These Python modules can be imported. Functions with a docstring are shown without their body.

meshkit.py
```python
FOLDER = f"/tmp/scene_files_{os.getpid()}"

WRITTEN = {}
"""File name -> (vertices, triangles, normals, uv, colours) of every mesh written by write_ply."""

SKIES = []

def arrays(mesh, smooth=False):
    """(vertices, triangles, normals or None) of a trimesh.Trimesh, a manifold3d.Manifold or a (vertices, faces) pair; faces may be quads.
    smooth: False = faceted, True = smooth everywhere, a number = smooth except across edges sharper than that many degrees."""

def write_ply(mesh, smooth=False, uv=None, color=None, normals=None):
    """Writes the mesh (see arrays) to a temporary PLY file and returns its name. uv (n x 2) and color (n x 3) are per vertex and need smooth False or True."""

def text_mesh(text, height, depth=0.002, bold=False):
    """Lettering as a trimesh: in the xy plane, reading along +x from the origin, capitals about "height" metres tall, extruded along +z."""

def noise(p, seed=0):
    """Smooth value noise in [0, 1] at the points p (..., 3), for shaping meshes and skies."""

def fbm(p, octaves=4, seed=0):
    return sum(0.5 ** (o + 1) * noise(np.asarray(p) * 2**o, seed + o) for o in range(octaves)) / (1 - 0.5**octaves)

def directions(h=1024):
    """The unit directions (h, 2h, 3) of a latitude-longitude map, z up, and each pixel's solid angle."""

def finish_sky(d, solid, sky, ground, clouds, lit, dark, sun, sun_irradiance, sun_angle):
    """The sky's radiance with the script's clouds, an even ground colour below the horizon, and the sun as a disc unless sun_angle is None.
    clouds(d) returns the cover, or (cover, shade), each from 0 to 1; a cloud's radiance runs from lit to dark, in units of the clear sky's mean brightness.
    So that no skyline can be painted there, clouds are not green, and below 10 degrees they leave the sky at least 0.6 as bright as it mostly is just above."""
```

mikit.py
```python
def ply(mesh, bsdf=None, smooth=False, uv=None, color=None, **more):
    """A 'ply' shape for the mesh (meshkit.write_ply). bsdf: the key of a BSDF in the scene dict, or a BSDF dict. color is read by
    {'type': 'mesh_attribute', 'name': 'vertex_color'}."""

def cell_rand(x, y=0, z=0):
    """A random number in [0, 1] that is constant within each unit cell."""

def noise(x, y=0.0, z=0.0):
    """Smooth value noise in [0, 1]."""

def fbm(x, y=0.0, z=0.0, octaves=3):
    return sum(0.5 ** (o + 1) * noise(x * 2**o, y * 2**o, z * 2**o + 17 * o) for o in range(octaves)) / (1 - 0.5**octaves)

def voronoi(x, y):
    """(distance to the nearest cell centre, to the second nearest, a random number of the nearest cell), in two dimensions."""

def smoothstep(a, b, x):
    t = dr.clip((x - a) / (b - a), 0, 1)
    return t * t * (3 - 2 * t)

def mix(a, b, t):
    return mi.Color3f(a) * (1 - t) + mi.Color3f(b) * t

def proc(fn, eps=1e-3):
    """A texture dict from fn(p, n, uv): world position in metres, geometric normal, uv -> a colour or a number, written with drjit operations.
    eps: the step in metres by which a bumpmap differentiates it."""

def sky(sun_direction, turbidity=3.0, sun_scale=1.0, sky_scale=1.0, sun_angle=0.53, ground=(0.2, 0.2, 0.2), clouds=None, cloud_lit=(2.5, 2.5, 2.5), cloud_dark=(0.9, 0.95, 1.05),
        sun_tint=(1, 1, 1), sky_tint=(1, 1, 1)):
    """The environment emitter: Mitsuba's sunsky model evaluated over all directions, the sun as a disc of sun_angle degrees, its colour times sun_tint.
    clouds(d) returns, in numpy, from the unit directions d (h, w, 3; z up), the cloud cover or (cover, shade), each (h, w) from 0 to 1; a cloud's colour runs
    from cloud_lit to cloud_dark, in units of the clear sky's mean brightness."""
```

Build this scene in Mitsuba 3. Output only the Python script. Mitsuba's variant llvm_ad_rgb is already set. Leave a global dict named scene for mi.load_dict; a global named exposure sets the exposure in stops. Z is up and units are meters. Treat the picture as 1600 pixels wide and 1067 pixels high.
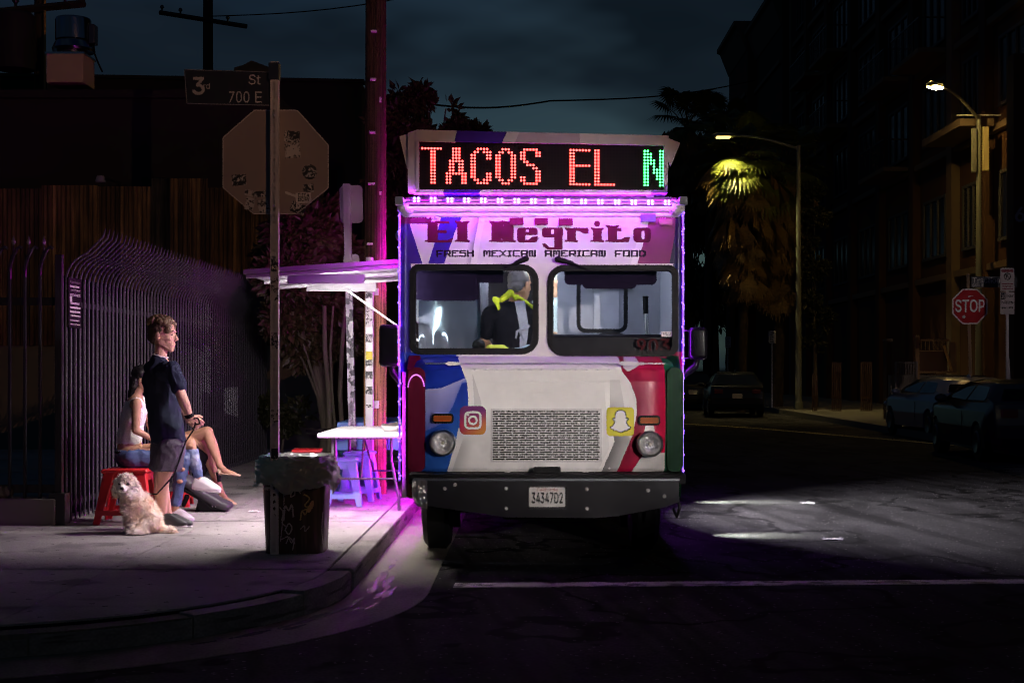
import math, random
import numpy as np, trimesh, drjit as dr, mitsuba as mi, mikit, meshkit
import manifold3d as m3
from shapely.geometry import Polygon, box as sbox, Point, LineString, MultiPolygon
from shapely.ops import unary_union
from shapely import affinity
from mikit import noise, fbm, cell_rand, smoothstep, mix, proc, voronoi

T = mi.ScalarTransform4f
scene, labels = {}, {}
rng = np.random.default_rng(7)
random.seed(7)

# ------------------------------------------------------------------ camera, sky, lamps outside the frame, exposure
FPX, CU, CV, EYE = 2222.0, 831.0, 577.0, 1.5          # focal length and horizon measured in the 1600 px photograph
exposure = 4.0                                         # a long night exposure: the lamps below are given for exposure 0 and scaled by KE
KE = 2.0 ** -exposure
scene['camera'] = {'type': 'perspective', 'fov': math.degrees(2 * math.atan(800 / FPX)), 'fov_axis': 'x',
                   'principal_point_offset_x': -(CU - 800) / 1600, 'principal_point_offset_y': -(CV - 533.5) / 1067,
                   'near_clip': 0.1, 'far_clip': 2000.0,
                   'to_world': T().look_at(origin=[0, 0, EYE], target=[0, 10, EYE], up=[0, 0, 1])}


def dusk_clouds(d):
    p = d * np.array([3.4, 2.6, 9.0])
    a = meshkit.fbm(p + 3.1, 5)
    return np.clip((a - 0.40) * 5.5, 0, 0.92), np.clip((meshkit.fbm(p * 1.7 + 9, 4) - 0.28) * 2.2, 0, 1)


sk = mikit.sky((0.1, 1.0, 0.12), turbidity=3, sun_scale=0.0, sky_scale=0.20 * KE, sky_tint=(0.34, 0.88, 2.30), ground=(0.05, 0.05, 0.05),
               clouds=dusk_clouds, cloud_lit=(0.85, 1.5, 2.4), cloud_dark=(0.30, 0.60, 1.0))
sk['sampling_weight'] = 2.0
scene['sky'] = sk


def rgb(r, g, b):
    return {'type': 'rgb', 'value': [float(r), float(g), float(b)]}


def spot(key, pos, to, inten, cut, beam, w=1.0):
    scene[key] = {'type': 'spot', 'to_world': T().look_at(origin=list(pos), target=list(to), up=[0, 0.01, 1]), 'intensity': rgb(*(KE * q for q in inten)),
                  'cutoff_angle': float(cut), 'beam_width': float(beam), 'sampling_weight': float(w)}


def glow(r, g, b, k=1.0, w=1.0):
    k = k * KE
    return {'type': 'area', 'radiance': rgb(r * k, g * k, b * k), 'sampling_weight': float(w)}


# ------------------------------------------------------------------ measuring and naming helpers
def P(u, v, y):
    """The point at distance y that the photograph shows at pixel u, v."""
    return np.array([(u - CU) * y / FPX, y, EYE - (v - CV) * y / FPX])


def GR(u, v, z=0.0):
    y = FPX * (EYE - z) / (v - CV)
    return np.array([(u - CU) * y / FPX, y, z])


def numbered(k):
    if k not in taken:
        taken.add(k)
        return k
    i = 1
    while f'{k}_{i:03d}' in taken:
        i += 1
    k = f'{k}_{i:03d}'
    taken.add(k)
    return k


taken = set()


def thing(name, label, cat, group=None):
    key = numbered(name)
    labels[key] = {'label': label, 'category': cat}
    if group:
        labels[key]['group'] = group
    return key


def put(parent, name, mesh, bsdf, smooth=False, **kw):
    key = numbered(parent + '__' + name if parent else name)
    if isinstance(mesh, dict):
        scene[key] = {**mesh, 'bsdf': {'type': 'ref', 'id': bsdf}, **kw}
    else:
        if isinstance(mesh, (list,)):
            mesh = cat(mesh)
        scene[key] = mikit.ply(mesh, bsdf, smooth=smooth, **kw)
    return key


def single(name, mesh, bsdf, label, cat_, smooth=False, group=None, **kw):
    key = put(None, name, mesh, bsdf, smooth, **kw)
    labels[key] = {'label': label, 'category': cat_}
    if group:
        labels[key]['group'] = group
    return key


def struct(name, mesh, bsdf, smooth=False, kind='structure', label=None):
    key = put(None, name, mesh, bsdf, smooth)
    labels[key] = {'kind': kind}
    if label:
        labels[key]['label'] = label
    return key


# ------------------------------------------------------------------ mesh helpers
def cat(ms):
    ms = [tm(m) for m in ms]
    return trimesh.util.concatenate(ms)


def tm(m):
    if hasattr(m, 'to_mesh'):
        q = m.to_mesh()
        return trimesh.Trimesh(q.vert_properties[:, :3], q.tri_verts, process=False)
    if isinstance(m, tuple):
        v, f = np.asarray(m[0], float), np.asarray(m[1], int)
        if f.shape[1] == 4:
            f = np.vstack([f[:, [0, 1, 2]], f[:, [0, 2, 3]]])
        return trimesh.Trimesh(v, f, process=False)
    return m


def box(x0, x1, y0, y1, z0, z1):
    x0, x1, y0, y1, z0, z1 = min(x0, x1), max(x0, x1), min(y0, y1), max(y0, y1), min(z0, z1), max(z0, z1)
    m = trimesh.creation.box(extents=[x1 - x0, y1 - y0, z1 - z0])
    m.apply_translation([(x0 + x1) / 2, (y0 + y1) / 2, (z0 + z1) / 2])
    return m


def rbox(x0, x1, y0, y1, z0, z1, r=0.01, seg=12):
    """A box with rounded edges."""
    s = m3.Manifold.sphere(r, seg)
    pts = [s.translate([a, b, c]) for a in (x0 + r, x1 - r) for b in (y0 + r, y1 - r) for c in (z0 + r, z1 - r)]
    return tm(m3.Manifold.batch_hull(pts))


def tube(pts, r, n=8, cap=True):
    p = np.asarray(pts, float)
    r = np.broadcast_to(np.asarray(r, float), (len(p),))
    t = np.gradient(p, axis=0)
    t /= np.linalg.norm(t, axis=1, keepdims=True) + 1e-12
    a = np.cross(t, np.where(np.abs(t[:, 2:]) < 0.9, [0, 0, 1.0], [1.0, 0, 0]))
    for i in range(1, len(p)):                      # carry the frame along
        b = a[i - 1] - t[i] * (a[i - 1] @ t[i])
        if np.linalg.norm(b) > 1e-6:
            a[i] = b
    a /= np.linalg.norm(a, axis=1, keepdims=True) + 1e-12
    b, ang = np.cross(t, a), np.arange(n) * 2 * np.pi / n
    v = (p[:, None] + r[:, None, None] * (np.cos(ang)[None, :, None] * a[:, None] + np.sin(ang)[None, :, None] * b[:, None])).reshape(-1, 3)
    i, j = np.meshgrid(np.arange(len(p) - 1), np.arange(n), indexing='ij')
    q = np.stack([i * n + j, i * n + (j + 1) % n, (i + 1) * n + (j + 1) % n, (i + 1) * n + j], -1).reshape(-1, 4)
    f = np.vstack([q[:, [0, 1, 2]], q[:, [0, 2, 3]]])
    if cap:
        k = len(v)
        v = np.vstack([v, p[:1], p[-1:]])
        j = np.arange(n)
        f = np.vstack([f, np.stack([j * 0 + k, (j + 1) % n, j], 1), np.stack([j * 0 + k + 1, (len(p) - 1) * n + j, (len(p) - 1) * n + (j + 1) % n], 1)])
    return trimesh.Trimesh(v, f, process=False)


def rod(a, b, r, n=10):
    return tube([a, b], r, n)


def front(poly, y, depth, holes=()):
    """A shape given in (x, z), its face at y towards the viewer, depth metres thick behind it."""
    if not hasattr(poly, 'geom_type'):
        poly = Polygon(poly, holes)
    poly = poly.buffer(0)
    ms = []
    for g in getattr(poly, 'geoms', [poly]):
        if g.geom_type != 'Polygon' or g.area < 1e-9:
            continue
        m = trimesh.creation.extrude_polygon(g, depth, engine='earcut')
        v = m.vertices
        m = trimesh.Trimesh(np.stack([v[:, 0], y + depth - v[:, 2], v[:, 1]], 1), m.faces, process=False)
        ms.append(m)
    return cat(ms)


def extr(poly, h):
    if not hasattr(poly, 'geom_type'):
        poly = Polygon(poly)
    poly = poly.buffer(0)
    return trimesh.util.concatenate([trimesh.creation.extrude_polygon(g, h, engine='earcut') for g in getattr(poly, 'geoms', [poly]) if g.geom_type == 'Polygon' and g.area > 1e-9])


def side(poly, x, depth):
    """A shape given in (y, z), extruded along +x from x."""
    v = (m := extr(poly, depth)).vertices
    return trimesh.Trimesh(np.stack([x + v[:, 2], v[:, 0], v[:, 1]], 1), m.faces, process=False)


def plan(poly, z, h):
    m = extr(poly, h)
    m.apply_translation([0, 0, z])
    return m


def rrect(x0, x1, z0, z1, r):
    return sbox(x0 + r, z0 + r, x1 - r, z1 - r).buffer(r, 8)


def lathe(profile, n=24, at=(0, 0, 0), axis='z'):
    m = trimesh.creation.revolve(np.asarray(profile, float), sections=n)
    if axis == 'y':
        m.apply_transform(trimesh.transformations.rotation_matrix(math.pi / 2, [1, 0, 0]))
    if axis == 'x':
        m.apply_transform(trimesh.transformations.rotation_matrix(math.pi / 2, [0, 1, 0]))
    m.apply_translation(at)
    return m


def rot(m, deg, axis, at=(0, 0, 0)):
    m = tm(m).copy()
    m.apply_transform(trimesh.transformations.rotation_matrix(math.radians(deg), axis, at))
    return m


def mv(m, d):
    m = tm(m).copy()
    m.apply_translation(d)
    return m


def grid(fn, us, vs):
    """A sheet from fn(u, v) -> (x, y, z) arrays."""
    U, V = np.meshgrid(us, vs, indexing='ij')
    p = np.stack(fn(U, V), -1).reshape(-1, 3)
    n = len(vs)
    i, j = np.meshgrid(np.arange(len(us) - 1), np.arange(n - 1), indexing='ij')
    q = np.stack([i * n + j, (i + 1) * n + j, (i + 1) * n + j + 1, i * n + j + 1], -1).reshape(-1, 4)
    return tm((p, q))


def ball(c, r, seg=20):
    return m3.Manifold.sphere(1.0, seg).scale([r, r, r] if np.isscalar(r) else list(r)).translate(list(map(float, c)))


def flesh(bones, length=0.02, smooth=8, extra=(), seg=18):
    """One continuous skin over bones (p0, r0, p1, r1)."""
    parts = [m3.Manifold.batch_hull([ball(a, ra, seg), ball(b, rb, seg)]) for a, ra, b, rb in bones] + list(extra)
    m = m3.Manifold.batch_boolean(parts, m3.OpType.Add).refine_to_length(length)
    m = tm(m)
    m.merge_vertices()
    trimesh.smoothing.filter_taubin(m, lamb=0.5, nu=0.51, iterations=smooth)
    return m


# ------------------------------------------------------------------ materials
def mat(key, c, rough=0.6, metal=0.0, spec=0.5, bump=None, two=True, **kw):
    b = {'type': 'principled', 'base_color': rgb(*c) if not isinstance(c, dict) else c, 'roughness': rough, 'metallic': metal, 'specular': spec, **kw}
    if bump:
        b = {'type': 'bumpmap', 'relief': bump, 'scale': 1.0, 'bsdf': b}
    scene[key] = {'type': 'twosided', 'bsdf': b} if two else b


def flat(key, c):
    scene[key] = {'type': 'twosided', 'bsdf': {'type': 'diffuse', 'reflectance': rgb(*c) if not isinstance(c, dict) else c}}


def asphalt_c(p, n, uv):
    a = fbm(p.x * 0.9, p.y * 0.5, 1.0, 3)
    g = noise(p.x * 90, p.y * 90, 3.0)
    st = noise(p.x * 1.3 + 0.6 * noise(p.x, p.y), p.y * 0.24, 5.0)
    tyre = smoothstep(0.45, 0.8, fbm(p.x * 6.0 + p.y * 0.9, p.y * 0.35, 8.0, 3))
    crack = smoothstep(0.035, 0.012, dr.abs(fbm(p.x * 1.1, p.y * 1.1, 2.0, 4) - 0.5))
    v = (0.020 + 0.050 * a * a + 0.022 * st) * (0.7 + 0.6 * g) * (1 - 0.45 * tyre) * (1 - 0.7 * crack) * (1 - 0.4 * smoothstep(0.55, 0.72, fbm(p.x * 2.3 + 4, p.y * 1.1, 6.0, 3)))
    spk = dr.select(cell_rand(dr.floor(p.x * 70), dr.floor(p.y * 70)) > 0.992, 0.12, 0.0)
    v = v + spk
    return mi.Color3f(v, v * 0.97, v * 0.95)


def concrete_c(p, n, uv):
    a = fbm(p.x * 1.7, p.y * 1.7, p.z * 1.7 + 4, 4)
    g = noise(p.x * 120, p.y * 120, p.z * 120)
    st = smoothstep(0.52, 0.75, fbm(p.x * 3.1 + 7, p.y * 3.1, p.z * 2, 3))
    gum = dr.select(voronoi(p.x * 3.3, p.y * 3.3)[0] < 0.055, 0.45, 1.0)
    v = (0.18 + 0.17 * a) * (0.82 + 0.36 * g) * (1 - 0.45 * st) * gum
    return mi.Color3f(v, v * 0.95, v * 0.9)


def kerb_c(p, n, uv):
    a = fbm(p.x * 9, p.y * 3.0, p.z * 9 + 4, 4)
    g = noise(p.x * 90, p.y * 90, p.z * 90)
    scr = smoothstep(0.55, 0.7, fbm(p.x * 4, p.y * 2.2, p.z * 26, 3))
    v = (0.10 + 0.24 * a) * (0.75 + 0.5 * g) * (1 - 0.55 * scr)
    return mi.Color3f(v, v * 0.93, v * 0.86)


def gutter_c(p, n, uv):
    a = fbm(p.x * 5, p.y * 1.2, 4, 4)
    g = noise(p.x * 100, p.y * 100, 1)
    v = (0.07 + 0.14 * a) * (0.75 + 0.5 * g)
    return mi.Color3f(v, v * 0.95, v * 0.72)


def grit(k, h):
    return proc(lambda p, n, uv: h * (noise(p.x * k, p.y * k, p.z * k) + 0.6 * noise(p.x * k * 0.3, p.y * k * 0.3, p.z * k * 0.3)), eps=0.3 / k)


mat('asphalt', proc(asphalt_c), 0.85, spec=0.08, bump=grit(130, 0.004))
mat('concrete', proc(concrete_c), 0.85, spec=0.1, bump=grit(110, 0.0016))
mat('kerb_stone', proc(kerb_c), 0.8, spec=0.15, bump=grit(70, 0.004))
mat('gutter_mat', proc(gutter_c), 0.6, spec=0.15, bump=grit(60, 0.003))
def paint_line_c(p, n, uv):
    w = smoothstep(0.5, 0.68, fbm(p.x * 7, p.y * 9, 2, 4))
    g = noise(p.x * 80, p.y * 80, 4)
    return mix((0.62, 0.6, 0.55), (0.09, 0.088, 0.085), dr.minimum(w * 0.9 + dr.select(g > 0.75, 0.5, 0.0), 1))


mat('line_paint', proc(paint_line_c), 0.6)
flat('yellow_paint', (0.62, 0.52, 0.26))
mat('water', (0.05, 0.05, 0.05), 0.3, spec=0.8)
mat('iron_black', (0.03, 0.028, 0.034), 0.38, spec=0.35)
mat('iron_bars', (0.095, 0.088, 0.105), 0.45, spec=0.12)
flat('mesh_black', (0.012, 0.011, 0.014))
mat('black_rubber', (0.006, 0.006, 0.007), 0.5, spec=0.12)
mat('black_gloss', (0.007, 0.006, 0.009), 0.16, spec=0.3)
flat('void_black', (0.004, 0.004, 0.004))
mat('galvanised', (0.56, 0.54, 0.53), 0.5, 0.05)
mat('white_print', (0.62, 0.6, 0.57), 0.55)
mat('black_print', (0.009, 0.009, 0.010), 0.5, spec=0.1)
mat('chrome', (0.75, 0.75, 0.78), 0.12, 1.0)
mat('dark_steel', (0.12, 0.115, 0.12), 0.3, 0.85)


def steel_c(p, n, uv):
    g = noise(p.x * 400, p.y * 8, p.z * 8)
    v = 0.5 + 0.12 * g
    return mi.Color3f(v, v, v * 1.03)


mat('brushed_steel', proc(steel_c), 0.22, 1.0)


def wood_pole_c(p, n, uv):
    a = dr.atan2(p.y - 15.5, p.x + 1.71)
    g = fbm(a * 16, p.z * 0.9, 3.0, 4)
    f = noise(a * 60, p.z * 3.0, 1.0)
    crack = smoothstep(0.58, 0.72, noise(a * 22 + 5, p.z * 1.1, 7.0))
    v = (0.10 + 0.42 * g) * (0.65 + 0.6 * f) * (1 - 0.7 * crack) * 1.25 * (1 - 0.82 * smoothstep(2.3, 3.1, p.z + 0.5 * g))   # lamp-lit foot and shaded top are put into the colour
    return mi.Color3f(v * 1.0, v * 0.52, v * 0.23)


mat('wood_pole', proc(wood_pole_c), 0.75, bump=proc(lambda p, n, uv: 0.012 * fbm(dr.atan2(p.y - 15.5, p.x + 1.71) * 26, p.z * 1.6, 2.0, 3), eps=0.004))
mat('dark_wood', (0.05, 0.032, 0.022), 0.8)


def rust_c(p, n, uv):
    s = cell_rand(dr.floor(p.x * 5.2), 2.0)
    a = fbm(p.x * 14, p.z * 0.8, p.y, 4)
    st = fbm(p.x * 3, p.z * 2.4, 4.0, 3)
    v = (0.03 + 0.34 * a * a) * (0.45 + 0.9 * s) * (0.5 + st)
    return mi.Color3f(v, v * 0.62, v * 0.23)


mat('rusty_sheet', proc(rust_c), 0.7)
mat('dark_stucco', (0.02, 0.018, 0.017), 0.85)
# ------------------------------------------------------------------ the setting: ground, pavement, kerb, markings
KX0, KX1 = -1.38, -1.21                        # kerb, inner and outer edge
KY, KR = 9.55, 2.3                             # where the kerb begins to turn into the side street, and its radius
struct('road', box(-60, 90, -12, 220, -0.3, 0.0), 'asphalt')
struct('ground', box(-400, 400, -100, 900, -1.2, -0.31), 'dark_stucco')


def kerb_path(off, n=14):
    """The plan line of the kerb, off metres towards the road, from far to near and round the corner."""
    x = KX1 + off
    pts = [(x, 60.0), (x, KY)]
    r = KR + off
    for i in range(1, n + 1):
        a = math.radians(90 * i / n)
        pts.append((KX1 - KR + r * math.cos(a), KY - r * math.sin(a)))
    pts.append((-40.0, KY - r))
    return pts


def ribbon(o0, o1):
    a, b = kerb_path(o0), kerb_path(o1)
    return Polygon(a + b[::-1]).buffer(0)


gut = ribbon(0.0, 0.52)
struct('gutter', plan(gut, 0.0, 0.004), 'gutter_mat')
kerb_shape = ribbon(-0.17, 0.0)
kerb_key = struct('kerb', plan(ribbon(-0.165, -0.012), -0.05, 0.17), 'gutter_mat')
cuts = [KY + 0.1 + i * 1.55 for i in range(20)]
for a, b in zip(cuts[:-1], cuts[1:]):
    if b < 40:
        put(kerb_key, 'kerb_section', rbox(KX0, KX1, a + 0.006, b - 0.006, -0.06, 0.15, 0.018), 'kerb_stone', 30)
arc = kerb_path(0.0, 12)[1:-1]
arc_in = kerb_path(-0.17, 12)[1:-1]
for i in range(0, 12, 3):
    poly = Polygon(arc[i:i + 4] + arc_in[i:i + 4][::-1]).buffer(-0.006)
    put(kerb_key, 'kerb_section', plan(poly, -0.06, 0.21 - 0.02 * i / 3), 'kerb_stone')
walk_area = Polygon(kerb_path(-0.176) + [(-40.0, 60.0)]).buffer(0)
pav = struct('pavement', plan(walk_area, -0.05, 0.185), 'mesh_black')
sx, sy = 1.48, 1.52
for i in range(8):
    for j in range(18):
        x1 = KX0 - 0.008 - i * sx
        y0 = 6.6 + j * sy
        slab = Polygon([(x1 - sx + 0.007, y0 + 0.007), (x1, y0 + 0.007), (x1, y0 + sy - 0.007), (x1 - sx + 0.007, y0 + sy - 0.007)]).intersection(walk_area.buffer(-0.004))
        if slab.is_empty or slab.area < 0.05:
            continue
        z = 0.146 + random.uniform(0, 0.004)
        if slab.geom_type == 'Polygon':
            m = plan(slab, 0.0, z)
            put(pav, 'slab', m, 'concrete')
# markings
line = Polygon([(-0.54, 9.78), (14, 10.43), (14, 10.62), (-0.54, 9.97)])
struct('stop_line', plan(line, 0.0, 0.004), 'line_paint')
struct('lane_line', plan(LineString([(3.6, 40.3), (5.6, 36.5), (7.9, 29.6), (9.6, 24.2)]).buffer(0.09), 0.0, 0.004), 'yellow_paint')
wet = []
rw_ = random.Random(3)
def gut_pt(y, off):
    if y > KY:
        return np.array([KX1 + off, y])
    a = math.asin(min(1, (KY - y) / (KR + off)))
    return np.array([KX1 - KR + (KR + off) * math.cos(a), KY - (KR + off) * math.sin(a)])


for k in range(3):
    t = np.arange(7.7 + k * .5, 11.2 - k * .7, .035)
    c = np.array([gut_pt(y, .12 + .07 * k + .10 * (meshkit.fbm(np.array([[y * 2.2, k * 5.0, 1.0]]), 4)[0] - .4)) for y in t])
    w = .004 + .020 * np.clip(meshkit.fbm(np.stack([t * 5, t * 0 + k, t * 0], -1), 4) - .42, 0, 1) * 4
    for p_, q_, w_ in zip(c[:-1], c[1:], w):
        if w_ > .007:
            wet.append(LineString([p_, q_]).buffer(w_, 3))
struct('water_trickle', plan(unary_union(wet), 0.0035, 0.003), 'water', kind='stuff', label='thin trickle of water in the gutter')

# ------------------------------------------------------------------ the food truck
truck = thing('food_truck', 'food truck in flag colours with a lit red and green text sign and purple strips', 'food truck')
yN, yB, yU = 10.90, 11.28, 10.60
N = lambda u, v: (float(P(u, v, yN)[0]), float(P(u, v, yN)[2]))
F = lambda u, v: (float(P(u, v, yB)[0]), float(P(u, v, yB)[2]))
B = lambda u, v: (float(P(u, v, yU)[0]), float(P(u, v, yU)[2]))
TX, HB, HN = 0.074, 1.105, 1.062            # middle, half widths of body and nose
XL, XR = TX - HB, TX + HB
ZR = 2.72                                   # underside of the roof moulding
YE = 17.6


def pl(z, pts):
    """Piecewise linear value of z through pts [(z, value), ...] with rising z."""
    r = mi.Float(pts[0][1])
    for (a, va), (b, vb) in zip(pts[:-1], pts[1:]):
        r = r + (vb - va) * dr.clip((z - a) / (b - a), 0, 1)
    return r


def edge(fn, px):
    return sorted([(fn(u, v)[1], fn(u, v)[0]) for u, v in px])


WHITE, BLUE, RED, GREEN, MAROON = (0.72, 0.70, 0.69), (0.018, 0.055, 0.32), (0.30, 0.008, 0.045), (0.012, 0.11, 0.05), (0.17, 0.008, 0.045)
e_blue = edge(N, [(713, 556), (722, 578), (730, 598), (732, 628), (728, 664), (722, 690), (704, 742)])
e_fold = edge(N, [(724, 660), (722, 690), (712, 742)])
e_wave_t = [(-1.0, N(667, 612)[1]), (N(690, 606)[0], N(690, 606)[1]), (N(728, 590)[0], N(728, 590)[1])]
e_wave_b = [(-1.0, N(667, 690)[1]), (N(690, 662)[0], N(690, 662)[1]), (N(708, 634)[0], N(708, 634)[1]), (N(722, 598)[0], N(722, 598)[1])]
e_red = edge(N, [(968, 556), (972, 580), (985, 598), (994, 622), (995, 645), (988, 680), (962, 742)])
e_green = edge(N, [(1036, 556), (1040, 580), (1041, 660), (1039, 742)])
e_fold1 = edge(N, [(944, 600), (947, 640), (952, 700), (931, 742)])
e_fold2 = edge(N, [(953, 600), (953, 640), (960, 690), (938, 742)])
e_fold3 = edge(N, [(957, 600), (968, 660), (972, 690), (950, 742)])
fe_l1 = edge(F, [(640, 335), (640, 350), (660, 412)])
fe_b1 = edge(F, [(690, 335), (682, 370), (669, 412)])
fe_b2 = edge(F, [(724, 335), (712, 360), (694, 412)])
fe_g1 = edge(F, [(738, 335), (733, 370), (728, 412)])
fe_g2 = edge(F, [(750, 335), (743, 370), (735, 412)])
fe_g3 = edge(F, [(760, 335), (752, 370), (745, 412)])
fe_r = edge(F, [(1016, 335), (1008, 370), (996, 412)])
fe_r0 = edge(F, [(1004, 335), (997, 370), (986, 412)])
fe_k = edge(F, [(1056, 335), (1054, 370), (1046, 412)])
ZH = 1.60


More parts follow.
